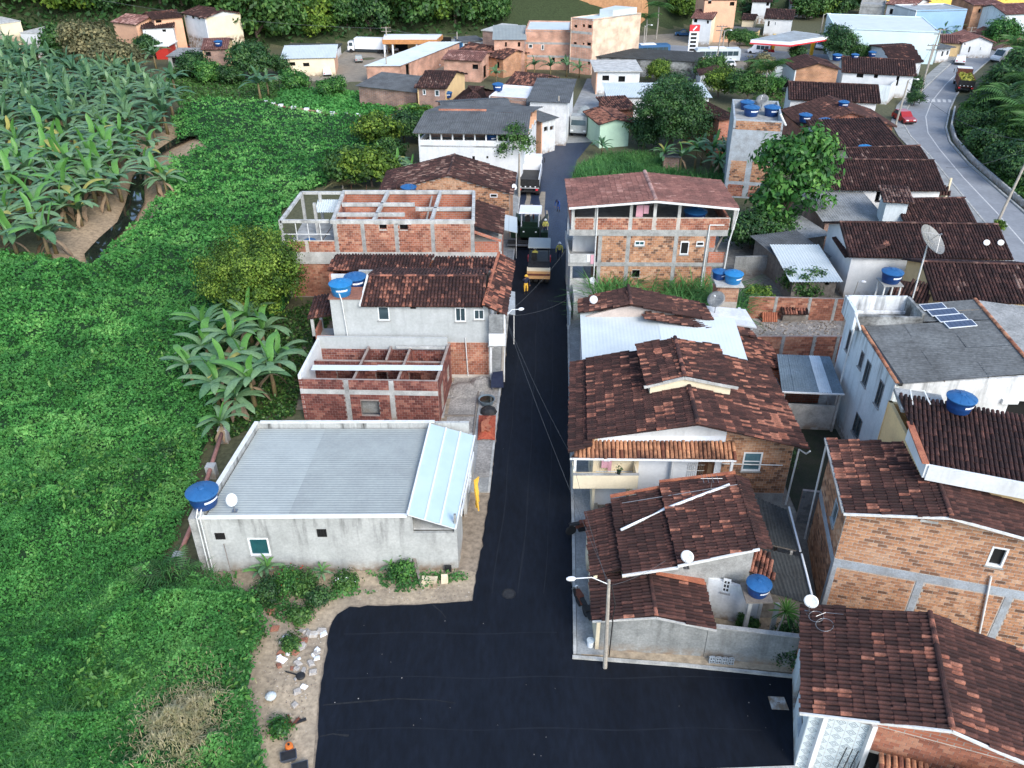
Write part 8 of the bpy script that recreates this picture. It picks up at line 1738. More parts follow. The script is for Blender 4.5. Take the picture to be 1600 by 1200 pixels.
mat('banana_load',(0,)*3,None,ramp=[(0,(.10,.16,.03)),(1,(.50,.46,.08))])
mat('ceramic_wall',(.50,.60,.66),(.40,.48,.54),scale=6)
# ------------------------------------------------------------------ vehicles
def wheel(root, x, y, r, w=.22):
 def f(): return (MB().lathe([(r*.6, -w/2), (r*.95, -w/2), (r, -w*.35), (r, w*.35), (r*.95, w/2), (r*.6, w/2)], 20, axis=(1, 0, 0)).mesh('wheel', 'rubber', smooth=False), MB().lathe([(r*.62, -w*.42), (r*.3, -w*.3), (.04, -w*.5), (.04, w*.5), (r*.3, w*.3), (r*.62, w*.42)], 14, axis=(1, 0, 0)).mesh('rim', 'steel'))
 a, b = cached(('wheel', r, w), f); o = inst('wheel', a, root, (x, y, r)); inst('rim', b, o); return o
def L0(b, name, m, root): return b.build(name, m, root, org=(0, 0, 0))
def car(label, loc, rz, paint, L=4.0, w=1.7, h=1.48, kind='hatch', name='car', cat='car', group=None):
 t = thing(name, label, cat, loc, rz, group); hw = w/2; hl = L/2; zb = .28
 if kind == 'van': prof = [(-hl, zb), (hl-.15, zb), (hl, .75), (hl-.1, 1.05), (hl-.75, 1.2), (hl-1.5, h), (-hl+.1, h), (-hl, 1.0)]
 else: prof = [(-hl, zb+.05), (hl-.1, zb), (hl, .62), (hl-.12, .78), (hl-1.05, .92), (-hl+.35, .95), (-hl, .80)]
 b = MB(); b.prism([(-hw, y, z) for y, z in prof], (w, 0, 0)); bd = L0(b, 'body', paint, t)
 if kind != 'van':
  y0, y1 = (-hl+.12, hl-1.15) if kind == 'hatch' else (-hl+1.5, hl-1.2); iy0, iy1 = y0+.45, y1-.75; s = .86
  L0(MB().hexa([(-hw*.97, y0, .90), (hw*.97, y0, .90), (hw*.97, y1, .90), (-hw*.97, y1, .90)], [(-hw*s, iy0, h), (hw*s, iy0, h), (hw*s, iy1, h), (-hw*s, iy1, h)]), 'cabin', paint, t)
  g = MB(); lerp = lambda a, c, f: tuple(np.array(a)*(1-f)+np.array(c)*f)
  for q in (((-hw*.97, y1, .9), (hw*.97, y1, .9), (hw*s, iy1, h), (-hw*s, iy1, h)), ((hw*.97, y0, .9), (-hw*.97, y0, .9), (-hw*s, iy0, h), (hw*s, iy0, h)), ((hw*.97, y0, .9), (hw*.97, y1, .9), (hw*s, iy1, h), (hw*s, iy0, h)), ((-hw*.97, y1, .9), (-hw*.97, y0, .9), (-hw*s, iy0, h), (-hw*s, iy1, h))):
   q = [A3(*p) for p in q]; c = sum(q)/4; n = np.cross(q[1]-q[0], q[3]-q[0]); n /= np.linalg.norm(n); MB().add([c+(p-c)*.84-n*-.012 for p in q], [(0, 1, 2, 3)]).build('window', 'glass', t, org=(0, 0, 0))
 else:
  for s in (-1, 1):
   for k in range(3): L0(MB().box(s*hw-.01, -hl+.4+k*1.0, 1.15, s*hw+.012, -hl+1.3+k*1.0, h-.22), 'window', 'glass', t)
  q = [A3(-hw*.9, hl-.73, 1.23), A3(hw*.9, hl-.73, 1.23), A3(hw*.85, hl-1.45, h-.06), A3(-hw*.85, hl-1.45, h-.06)]; L0(MB().add([p+A3(0, .03, .02) for p in q], [(0, 1, 2, 3)]), 'windscreen', 'glass', t)
  L0(MB().box(-hw*.8, -hl-.012, 1.15, hw*.8, -hl+.01, h-.2), 'rear_window', 'glass', t)
 for s in (-1, 1):
  L0(MB().box(s*hw*.62-.18, hl-.10, .60, s*hw*.62+.18, hl+.01, .74), 'headlight', 'label_white', t); L0(MB().box(s*hw*.7-.14, -hl-.02, .66, s*hw*.7+.14, -hl+.05, .82), 'tail_light', 'sign_red', t)
  for y in (-hl+.72, hl-.78): wheel(t, s*(hw-.08), y, .31 if kind == 'hatch' else .35, .2)
 L0(MB().box(-hw*.96, hl-.06, .30, hw*.96, hl+.03, .46), 'bumper', 'black', t); L0(MB().box(-hw*.96, -hl-.03, .30, hw*.96, -hl+.06, .48), 'bumper', 'black', t)
 if loc[1] > 138 and loc[0] < 75: t.scale = (.8,)*3
 if kind == 'pickup': L0(MB().box(-hw*.85, -hl+.1, .955, hw*.85, -hl+1.45, .965), 'cargo_bed', 'black', t)
 return t
def at(u, v, z=0.): q = P(u, v); return (q[0], q[1], z)
car('red hatchback parked on the old road by the dark roofed house', at(1411, 190), math.radians(186), 'car_red')
car('white hatchback driving along the old road past the white houses', at(1499, 99), math.radians(-25), 'car_white')
car('white pickup parked behind the tanker at the street bend', at(928, 197), math.radians(165), 'car_white', 4.6, 1.75, 1.6, 'pickup', name='pickup')
car('white passenger van parked by the filling station', at(1186, 84), math.radians(62), 'car_white', 5.4, 2.0, 2.3, 'van', name='van', cat='van')
car('dark red car under the filling station canopy', at(1198, 86), math.radians(20), 'car_red')
car('white van at the pumps of the filling station', at(1283, 76), math.radians(150), 'car_white', 5.0, 1.9, 2.1, 'van', name='van', cat='van')
car('silver hatchback in front of the cream store', at(511, 117), math.radians(15), 'car_white')
car('white car by the corner of the long brick shed', at(676, 104), math.radians(80), 'car_white')
car('pale blue car standing on the forecourt grass', at(561, 96), math.radians(10), 'zinc')
car('white pickup parked under the garage canopy edge', at(612, 80), math.radians(30), 'car_white', 4.6, 1.75, 1.6, 'pickup', name='pickup')
car('red pickup at the foot of the ramp road', at(302, 78), math.radians(70), 'car_red', 4.6, 1.75, 1.6, 'pickup', name='pickup')
car('dark pickup parked in the yard beside the red roofed shop', at(1068, 56), math.radians(80), 'car_blue', 4.6, 1.75, 1.6, 'pickup', name='pickup')
car('white minibus waiting at the end of the old road', at(1566, 96), math.radians(120), 'car_white', 5.2, 1.9, 2.2, 'van', name='van', cat='van')
car('white car behind the ruined ochre wall', at(1135, 104), math.radians(88), 'car_white')
def bus(label, loc, rz, paint, L=11.5):
 t = thing('bus', label, 'bus', loc, rz, None, .75); w, h = 2.5, 3.2; hl = L/2
 L0(MB().prism([(-w/2, y, z) for y, z in ((-hl, .4), (hl-.2, .4), (hl, 1.1), (hl-.35, 2.7), (hl-.8, h), (-hl+.2, h), (-hl, h-.3))], (w, 0, 0)), 'body', paint, t)
 for s in (-1, 1):
  for k in range(7): L0(MB().box(s*w/2-.01, -hl+.6+k*1.38, 1.55, s*w/2+.015, -hl+1.9+k*1.38, 2.6), 'window', 'glass', t)
  for y in (-hl+2.4, hl-2.2): wheel(t, s*(w/2-.12), y, .48, .3)
  L0(MB().box(s*.8-.2, hl-.06, .75, s*.8+.2, hl+.02, .95), 'headlight', 'label_white', t)
  L0(MB().box(s*w/2-.008, -hl+1, .55, s*w/2+.012, -hl+5, .85), 'side_stripe', 'label_white', t)
 L0(MB().add([(-w*.46, hl+.02, 1.2), (w*.46, hl+.02, 1.2), (w*.44, hl-.30, 2.75), (-w*.44, hl-.30, 2.75)], [(0, 1, 2, 3)]), 'windscreen', 'glass', t)
 L0(MB().box(-w*.4, -2, h, w*.4, 2, h+.18), 'roof_unit', 'label_white', t)
bus('blue coach parked beyond the black roofed shed', at(1010, 90), math.radians(100), 'car_blue'); bus('pale bus with dark window band parked by the price sign', at(1118, 96), math.radians(92), 'zinc_white')
def truck(name, label, loc, rz, cab, L=7.5, bed='dump', bedm='car_white', cargo=None, group=None):
 t = thing(name, label, 'truck', loc, rz, None, .75 if loc[1] > 160 else 1.); w = 2.4; hl = L/2
 L0(MB().box(-.5, -hl+.2, .65, .5, hl-.3, .92), 'chassis', 'black', t)
 L0(MB().prism([(-w*.47, y, z) for y, z in ((hl-1.75, .6), (hl, .6), (hl, 1.6), (hl-.25, 2.75), (hl-1.75, 2.8))], (w*.94, 0, 0)), 'cab', cab, t)
 L0(MB().add([(-w*.42, hl+.012, 1.62), (w*.42, hl+.012, 1.62), (w*.40, hl-.23, 2.62), (-w*.40, hl-.23, 2.62)], [(0, 1, 2, 3)]), 'windscreen', 'glass', t)
 for s in (-1, 1):
  L0(MB().box(s*w*.47-.01, hl-1.4, 1.65, s*w*.47+.012, hl-.45, 2.5), 'window', 'glass', t); L0(MB().box(s*.85-.18, hl-.03, .8, s*.85+.18, hl+.03, 1.0), 'headlight', 'label_white', t); L0(MB().box(s*1.4-.05, hl-.3, 1.7, s*1.4+.05, hl-.2, 2.3), 'mirror', 'black', t)
  for y in (-hl+.9, -hl+2.0, hl-.9): wheel(t, s*(w/2-.22), y, .5, .32 if y > 0 else .5)
 L0(MB().box(-w*.46, -hl+.02, .55, w*.46, -hl+.12, .7), 'rear_bumper', 'black', t)
 for s in (-1, 1): L0(MB().box(s*.95-.14, -hl-.01, .75, s*.95+.14, -hl+.05, .95), 'tail_light', 'sign_red', t)
 y0, y1 = -hl, hl-1.95
 if bed == 'box': L0(MB().box(-w/2, y0, 1.0, w/2, y1, 3.6), 'cargo_box', bedm, t)
 elif bed == 'tank':
  L0(MB().lathe([(.2, 0), (.9, .15), (.95, .4), (.95, y1-y0-.4), (.9, y1-y0-.15), (.2, y1-y0)], 20, (0, y0, 1.85), axis=(0, 1, 0)), 'tank', bedm, t)
 else:
  b = MB().box(-w/2, y0, 1.0, w/2, y1, 1.15).box(-w/2, y0+.08, 1.15, -w/2+.09, y1, 2.15).box(w/2-.09, y0+.08, 1.15, w/2, y1, 2.15).box(-w/2+.09, y1-.1, 1.15, w/2-.09, y1, 2.55); L0(b, 'dump_bed', bedm, t)
  L0(MB().box(-w/2-.02, y0, 1.05, w/2+.02, y0+.08, 2.0), 'tailgate', 'black', t)
  for k in range(4): L0(MB().box(-.95+.55*k, y0-.03, 1.12, -.8+.55*k, y0, 1.24), 'reflector', 'label_white', t)
  L0(MB().box(-w/2+.09, y0+.09, 1.16, w/2-.09, y1-.1, 1.35), 'bed_floor', 'black', t)
  L0(MB().box(-w/2, y1-.1, 2.55, w/2, y1+.75, 2.68), 'cab_guard', bedm, t)
 if cargo:
  r = np.random.default_rng(4); n = 500; q = np.column_stack([r.uniform(-1, 1, n), r.uniform(y0+.3, y1-.3, n), 1.7+.5*r.random(n)]); o = bpy.data.objects.new('banana_load', quads_mesh('banana_load', leaves(q, .45, up=1., seed=3, asp=.5), r.random(n), cargo)); COL.objects.link(o); o.parent = t; o['kind'] = 'stuff'
 return t
truck('dump_truck', 'white dump truck with black empty bed backing towards the paver', (2.15, 93.9, .02), math.radians(-5), 'car_white')
truck('dump_truck', 'dark truck loaded with green bananas on the old road', (*P(1503, 138)[:2], .02), math.radians(-20), 'label_white', 8.0, 'dump', 'rust', 'banana_load')
truck('tanker_truck', 'small pale tanker truck with rusty front parked at the street bend', (*P(908, 205)[:2], .02), math.radians(168), 'zinc_old', 6.5, 'tank', 'zinc')
truck('box_truck', 'white box truck parked beside the garage canopy', (*P(576, 82)[:2], .02), math.radians(82), 'car_white', 10.5, 'box', 'label_white')
# ---- paving machines
def paver():
 t = thing('asphalt_paver', 'dark green asphalt paver with white sun roof laying the mat', 'paver', (1.75, 77.1, .03), math.radians(-4))
 L0(MB().box(-.95, -.2, .55, .95, 3.0, 1.55).box(-.7, .2, 1.55, .7, 1.6, 2.0), 'body', 'truck_green', t)
 for s in (-1, 1):
  L0(MB().box(s*1.05-.22, -.1, 0, s*1.05+.22, 3.0, .62), 'crawler_track', 'rubber', t)
  L0(MB().hexa([(s*.9, 3.0, .5), (s*1.55, 3.0, .5), (s*1.6, 4.6, .5), (s*.9, 4.6, .5)] if s > 0 else [(s*1.55, 3.0, .5), (s*.9, 3.0, .5), (s*.9, 4.6, .5), (s*1.6, 4.6, .5)], [(s*1.45, 3.0, 1.3), (s*1.6, 3.0, 1.3), (s*1.65, 4.6, 1.25), (s*1.5, 4.6, 1.25)] if s > 0 else [(s*1.6, 3.0, 1.3), (s*1.45, 3.0, 1.3), (s*1.5, 4.6, 1.25), (s*1.65, 4.6, 1.25)]), 'hopper_wing', 'truck_green', t)
  L0(MB().bar((s*1.2, 1.5, .8), (s*1.25, -1.2, .5), .12, .22), 'tow_arm', 'black', t)
  L0(MB().box(s*1.45-.35, -.9, .75, s*1.45+.35, -.2, 1.4), 'side_console', 'truck_green', t)
  for y in (.2, 1.7): L0(MB().tube([(s*.85, y, 1.5), (s*.85, y, 2.95)], .04, 6), 'roof_post', 'label_white', t)
 L0(MB().box(-.9, 3.0, .45, .9, 4.6, .55), 'hopper_floor', 'black', t)
 L0(MB().hexa([(-1.1, -.1, 2.95), (1.1, -.1, 2.95), (1.1, 2.0, 2.95), (-1.1, 2.0, 2.95)], [(-1.05, -.05, 3.1), (1.05, -.05, 3.1), (1.05, 1.95, 3.1), (-1.05, 1.95, 3.1)]), 'sun_roof', 'label_white', t)
 L0(MB().box(-2.1, -1.5, .06, 2.1, -.75, .5), 'screed', 'black', t); L0(MB().box(-2.1, -1.95, .35, 2.1, -1.55, .42), 'screed_walkway', 'steel', t)
 L0(MB().tube([(.3, 1.2, 2.0), (.3, 1.2, 2.7)], .07, 8), 'exhaust', 'rust', t); L0(MB().box(-.5, .3, 2.0, 0, .8, 2.15).box(-.5, .25, 2.15, 0, .33, 2.55), 'seat', 'black', t); L0(MB().lathe([(.18, 0), (.2, .02), (.18, .04)], 14, (-.25, 1.05, 2.25), axis=(0, -.5, 1)), 'steering_wheel', 'black', t)
 for s in (-.6, .6): L0(MB().box(s-.08, -.22, 1.1, s+.08, -.18, 1.22), 'work_light', 'label_white', t)
paver()
def roller():
 t = thing('road_roller', 'rubber tyred road roller with orange rear and grey canopy on the fresh asphalt', 'roller', (2.45, 69.4, .06), math.radians(-3))
 L0(MB().prism([(-.95, y, z) for y, z in ((-2.1, .75), (2.1, .75), (2.1, 1.5), (1.2, 1.75), (-1.0, 1.75), (-2.1, 1.45))], (1.9, 0, 0)), 'body', 'black', t)
 L0(MB().box(-1.02, -2.25, .62, 1.02, -1.75, 1.5), 'rear_hood', 'machine_orange', t); L0(MB().box(-1.0, -2.29, .95, 1.0, -2.25, 1.12), 'hood_stripe', 'rust', t); L0(MB().box(-1.02, -2.27, 1.36, 1.02, -1.73, 1.52), 'hood_lip', 'plaster_cream', t)
 for k in range(4): wheel(t, -.75+.5*k, -1.6, .47, .36)
 for k in range(3): wheel(t, -.5+.5*k, 1.6, .47, .36)
 for s in (-1, 1):
  for y in (-.7, 1.1): L0(MB().tube([(s*.85, y, 1.7), (s*.85, y, 2.95)], .035, 6), 'canopy_post', 'black', t)
  L0(MB().box(s*.98-.06, .1, 1.2, s*.98+.06, .6, 1.7), 'side_lamp', 'sign_red', t)
 L0(MB().hexa([(-1.0, -.9, 2.95), (1.0, -.9, 2.95), (1.0, 1.3, 2.95), (-1.0, 1.3, 2.95)], [(-.98, -.88, 3.02), (.98, -.88, 3.02), (.98, 1.28, 3.06), (-.98, 1.28, 3.06)]), 'canopy', 'zinc', t)
 L0(MB().box(-.7, -.5, 1.75, -.2, 0, 1.95).box(-.7, -.58, 1.95, -.2, -.5, 2.35), 'seat', 'black', t); L0(MB().lathe([(.2, 0), (.22, .02), (.2, .04)], 14, (-.4, .5, 2.2), axis=(0, -.5, 1)), 'steering_wheel', 'black', t)
roller()
# ------------------------------------------------------------------ people
def person(label, loc, rz, pose, jacket, trousers, hat='hat_white', sc=1.):
 t = thing('person', label, 'person', loc, rz, None, sc); J = dict(pel=(0, 0, .95), wst=(0, 0, 1.1), chs=(0, .02, 1.32), nek=(0, .03, 1.48), hed=(0, .05, 1.60), top=(0, .05, 1.72), shl=(-.19, .0, 1.40), ell=(-.27, .03, 1.13), wrl=(-.28, .15, .92), hal=(-.28, .19, .85), shr=(.19, 0, 1.40), elr=(.27, .03, 1.13), wrr=(.28, .15, .92), har=(.28, .19, .85), hpl=(-.10, 0, .90), knl=(-.12, .04, .50), anl=(-.12, 0, .09), tol=(-.12, .15, .04), hpr=(.10, 0, .90), knr=(.12, .04, .50), anr=(.12, 0, .09), tor=(.12, .15, .04)); J.update(pose)
 Rr = dict(pel=.14, wst=.13, chs=.155, nek=.06, hed=.10, top=.07, shl=.08, shr=.08, ell=.055, elr=.055, wrl=.035, wrr=.035, hal=.045, har=.045, hpl=.095, hpr=.095, knl=.065, knr=.065, anl=.045, anr=.045, tol=.04, tor=.04); ks = list(J)
 E = [('pel', 'wst'), ('wst', 'chs'), ('chs', 'nek'), ('nek', 'hed'), ('hed', 'top'), ('chs', 'shl'), ('shl', 'ell'), ('ell', 'wrl'), ('wrl', 'hal'), ('chs', 'shr'), ('shr', 'elr'), ('elr', 'wrr'), ('wrr', 'har'), ('pel', 'hpl'), ('hpl', 'knl'), ('knl', 'anl'), ('anl', 'tol'), ('pel', 'hpr'), ('hpr', 'knr'), ('knr', 'anr'), ('anr', 'tor')]
 me = bpy.data.meshes.new('body'); me.from_pydata([J[k] for k in ks], [(ks.index(a), ks.index(b)) for a, b in E], []); o = bpy.data.objects.new('body_tmp', me); COL.objects.link(o)
 sk = o.modifiers.new('s', 'SKIN'); sk.use_smooth_shade = True
 for k, v in zip(ks, me.skin_vertices[0].data): v.radius = (Rr[k], Rr[k]*(.75 if k in ('pel', 'wst', 'chs') else 1)); v.use_root = k == 'pel'
 o.modifiers.new('d', 'SUBSURF').levels = 2; bpy.context.view_layer.update()
 m2 = bpy.data.meshes.new_from_object(o.evaluated_get(bpy.context.evaluated_depsgraph_get())); bpy.data.objects.remove(o); m2.name = 'body'
 for m in (jacket, trousers, 'skin', 'black'): m2.materials.append(MATS[m])
 kp = np.array([J[k] for k in ks]); grp = [0 if k in ('wst', 'chs', 'shl', 'shr', 'ell', 'elr', 'nek') or k in ('wrl', 'wrr') else 2 if k in ('hed', 'top', 'hal', 'har') else 3 if k in ('anl', 'anr', 'tol', 'tor') else 1 for k in ks]
 for p in m2.polygons: p.material_index = grp[int(np.argmin(((kp-np.array(p.center))**2).sum(1)))]
 inst('body', m2, t); hd = A3(*J['hed']); tp = A3(*J['top'])
 L0(MB().lathe([(.155, 0), (.15, .015), (.115, .02), (.11, .08), (.06, .125), (.01, .135)], 16, tp-A3(0, 0, .06)), 'helmet', hat, t)
 f = MB()
 for s in (-1, 1): f.lathe([(.001, -.014), (.014, 0), (.001, .014)], 8, hd+A3(s*.038, .094, .03))
 L0(f, 'eyes', 'black', t); L0(MB().hexa([hd+A3(-.016, .09, -.03), hd+A3(.016, .09, -.03), hd+A3(.012, .125, -.03), hd+A3(-.012, .125, -.03)], [hd+A3(-.008, .09, .03), hd+A3(.008, .09, .03), hd+A3(.004, .1, .03), hd+A3(-.004, .1, .03)]), 'nose', 'skin', t)
 L0(MB().box(hd[0]-.025, hd[1]+.088, hd[2]-.062, hd[0]+.025, hd[1]+.102, hd[2]-.052), 'mouth', 'plaster_pink', t)
 for s, a, b in ((-1, 'wrl', 'hal'), (1, 'wrr', 'har')):
  h = A3(*J[b]); d = h-A3(*J[a]); d /= np.linalg.norm(d); sd = np.cross(d, A3(0, 1, 0)) if abs(d[1]) < .9 else A3(1, 0, 0); sd /= np.linalg.norm(sd); fm = MB(); nn = np.cross(d, sd)
  for k, l in enumerate((.065, .078, .074, .058)): o_ = h+sd*(-.027+.018*k)+d*.02; fm.tube([o_, o_+d*l*.55, o_+d*l*.9+nn*.02], [.009, .008, .006], 5)
  fm.tube([h+sd*.03, h+sd*.06+d*.03, h+sd*.062+d*.06], [.010, .009, .007], 5); L0(fm, 'fingers', 'skin', t)
 return t
person('worker in yellow overalls with dark vest standing with hand raised beside the roller', (1.2, 65.4, .055), math.radians(200), dict(elr=(.33, .06, 1.30), wrr=(.22, .20, 1.48), har=(.17, .24, 1.55), ell=(-.30, -.02, 1.15)), 'navy_cloth', 'yellow_cloth', 'yellow_cloth', 1.05)
person('worker in high visibility jacket watching from the edge of the fresh asphalt', (4.45, 72.6, .055), math.radians(170), dict(ell=(-.29, .05, 1.14), elr=(.29, .05, 1.14)), 'hivis', 'navy_cloth', sc=1.05)
person('worker in high visibility jacket standing on the paver platform', (3.25, 76.8, .80), math.radians(185), dict(ell=(-.27, .12, 1.16), wrl=(-.22, .32, 1.1), hal=(-.2, .38, 1.1), elr=(.27, .12, 1.16), wrr=(.22, .32, 1.1), har=(.2, .38, 1.1)), 'hivis', 'navy_cloth')
person('roller driver in high visibility jacket leaning forward on the seat', (2.05, 69.05, 1.20), math.radians(-3), dict(pel=(0, 0, .78), wst=(0, .04, .93), chs=(0, .14, 1.14), nek=(0, .22, 1.28), hed=(0, .28, 1.38), top=(0, .30, 1.49), shl=(-.19, .14, 1.2), shr=(.19, .14, 1.2), ell=(-.24, .35, 1.02), elr=(.24, .35, 1.02), wrl=(-.14, .55, 1.02), wrr=(.14, .55, 1.02), hal=(-.11, .6, 1.04), har=(.11, .6, 1.04), hpl=(-.1, .05, .74), hpr=(.1, .05, .74), knl=(-.13, .45, .70), knr=(.13, .45, .70), anl=(-.13, .5, .32), anr=(.13, .5, .32), tol=(-.13, .63, .27), tor=(.13, .63, .27)), 'hivis', 'navy_cloth')
person('person in dark blue clothes bending at the edge of the primed road', (5.0, 85.5, .02), math.radians(150), dict(chs=(0, .22, 1.22), nek=(0, .34, 1.32), hed=(0, .42, 1.38), top=(0, .48, 1.47), shl=(-.19, .24, 1.26), shr=(.19, .24, 1.26), ell=(-.24, .4, 1.0), elr=(.24, .4, 1.0), wrl=(-.2, .5, .8), wrr=(.2, .5, .8), hal=(-.2, .53, .72), har=(.2, .53, .72)), 'blue_cloth', 'blue_cloth', 'navy_cloth')
person('person in dark clothes standing by the wall of the three storey house', (6.15, 75.0, .13), math.radians(90), {}, 'navy_cloth', 'black', 'black')
# ------------------------------------------------------------------ poles, lamps, wires
def lamp_pole(label, base, h, lean, arm, name='street_lamp', w=.13, cross=False, lamp=True):
 t = thing(name, label, 'street lamp' if lamp else 'utility pole', base); top = A3(lean[0], lean[1], h); MB().tube([(0, 0, -.1), top*.5, top], [w, w*.85, w*.65], 8).build('pole', 'pole_concrete', t, org=(0, 0, 0))
 if lamp:
  e = top+A3(*arm); L0(MB().tube([top-A3(0, 0, .25), top+A3(*arm)*.5+A3(0, 0, .12), e], .025, 6), 'arm', 'white_metal', t); d = A3(*arm); d /= np.linalg.norm(d)
  L0(MB().lathe([(.03, -.06), (.09, 0), (.11, .1), (.10, .24), (.05, .34)], 12, e, axis=tuple(d+A3(0, 0, -.15))), 'lamp_head', 'lamp_white', t)
 if cross:
  for k, z in enumerate((.15, .8)): L0(MB().box(top[0]-.95, top[1]-.05, h-z-.06, top[0]+.95, top[1]+.05, h-z+.06), 'cross_arm', 'wood_grey', t)
  for k in range(4): L0(MB().lathe([(.05, 0), (.03, .05), (.05, .1), (.03, .16)], 8, (top[0]-.8+.53*k, top[1], h-.09)), 'insulator', 'rust', t)
 return t
n0 = lamp_pole('pale lamp post with white lamp arm beside the stepped brown roof', (4.35, 25.85, .02), 5.6, (-.15, .1), (-1.5, .05, .05), w=.105)
L0(MB().tube([(.14, 0, 3.2), (.2, .02, 4.2), (-.02, .1, 5.3)], .03, 6).tube([(.14, .02, .8), (.16, 0, 3.2)], .03, 6), 'cable_conduit', 'black', n0)
lamp_pole('lamp post with white lamp on the balcony corner of the grey two storey house', (-.75, 51.0, .08), 5.5, (.25, .1), (1.0, .4, .1))
for lab, bp, tv, lean, cr, lp in (('leaning dark utility pole on the bank above the old road', (1554, 357), 222, (1.9, 1.0), True, False), ('tall utility pole with crossarm by the wavy brown roofs', (1442, 128), 46, (1.0, .5), True, False), ('utility pole with crossarm beside the porch house steps', (1437, 150), 70, (.3, .3), True, False), ('utility pole on the pavement by the red car', (1398, 200), 125, (.3, 0), False, True), ('utility pole in front of the white two storey street house', (871, 226), 150, (0, 0), False, False), ('pale street pole beside the slender tree', (811, 308), 240, (0, 0), False, False), ('dark utility pole in front of the long brick shed', (606, 128), 82, (0, 0), False, False), ('utility pole between the price sign and the black roofed shed', (1116, 118), 40, (.3, 0), True, False), ('lamp post among the trees by the filling station', (1128, 82), 55, (0, 0), False, True), ('lamp post beside the pale warehouse', (1280, 62), 22, (0, 0), False, True), ('pole behind the box truck', (606, 84), 42, (0, 0), True, False), ('pole by the kiosk on the forecourt', (715, 84), 50, (0, 0), False, False), ('pale post at the back wall of the brick blocks', (804, 108), 76, (0, 0), False, False), ('concrete pole beside the bus', (1004, 90), 40, (0, 0), False, True), ('utility pole at the far end of the old road', (1506, 82), 42, (.3, 0), True, False), ('utility pole in front of the tall peach panelled brick building', (1562, 66), 22, (.4, 0), True, False), ('pale pole by the low pink sign at the ramp', (282, 76), 36, (-1.2, 0), False, False)):
 q = P(*bp); z0 = max(0, float(hz(q[0], q[1]))) if bp[0] > 1540 else 0; h = 32-q[1]*(32-0)/q[1]; y = q[1]; zt = Zat(y, tv); lamp_pole(lab, (q[0], q[1], z0), max(4., zt-z0), lean, (1.1, 0, .1), 'street_lamp' if lp else 'utility_pole', .15, cr, lp)
lamp_pole('short steel post with small lamp in the yard behind the long white house', (*P(1322, 495)[:2], 0), 3.2, (.3, 0), (.3, 0, 0), 'yard_lamp', .05)
def wire(label, a, b, sag=.5, r=.008):
 a, b = A3(*a), A3(*b); t = thing('overhead_wire', label, 'wire', tuple(a)); MB().tube([a+(b-a)*f-A3(0, 0, sag*4*f*(1-f)) for f in np.linspace(0, 1, 13)], r, 4).build('cable', 'fibre', t)
n1, n2 = (4.2, 25.95, 5.45), (-.5, 51.1, 5.4); n3 = (5.0, 63, 6.2); n4 = (3.3, 36.6, 4.2)
wire('overhead wire running along the street between the two lamp posts', n1, n2, .5); wire('lower overhead wire beside the main street wire', (4.2, 25.95, 5.2), n4, .3); wire('wire crossing the street from the balcony corner to the tiled awning', n2, n4, .4); wire('wire from the balcony lamp across to the three storey house', n2, n3, .5); wire('second wire crossing towards the street annex', n2, (5.0, 60.6, 2.3), .5); wire('wire continuing up the street from the balcony lamp', n2, (-.2, 77, 5.0), .6); wire('wire dropping from the lamp post to the satellite dish roof', (4.3, 25.95, 5.3), (7.2, 28.6, 4.2), .2)
pr = P(1554, 357); pa = (pr[0]+1.9, pr[1]+1, Zat(pr[1], 222)-.3); q2 = P(1398, 200); wire('sagging wire over the old road from the leaning pole', pa, (q2[0]+.3, q2[1], Zat(q2[1], 125)-.2), 1.5, .02); wire('wire from the leaning pole to the porch of the long speckled roof', pa, P(1478, 262, 4.5), .8, .02)
q3 = P(1442, 128); wire('wire along the old road between the utility poles', (q2[0]+.3, q2[1], Zat(q2[1], 125)-.2), (q3[0]+1, q3[1]+.5, Zat(q3[1], 46)-.3), .8, .02)
q5 = P(606, 84); q6 = P(715, 84); q7 = P(1116, 118); wire('high wire across the forecourt', (q5[0], q5[1], Zat(q5[1], 42)-.3), (q6[0], q6[1], Zat(q6[1], 50)-.2), .6, .025); wire('high wire from the forecourt towards the far left', (q5[0], q5[1], Zat(q5[1], 42)-.3), (q5[0]-55, q5[1]+4, 9), 1., .025)
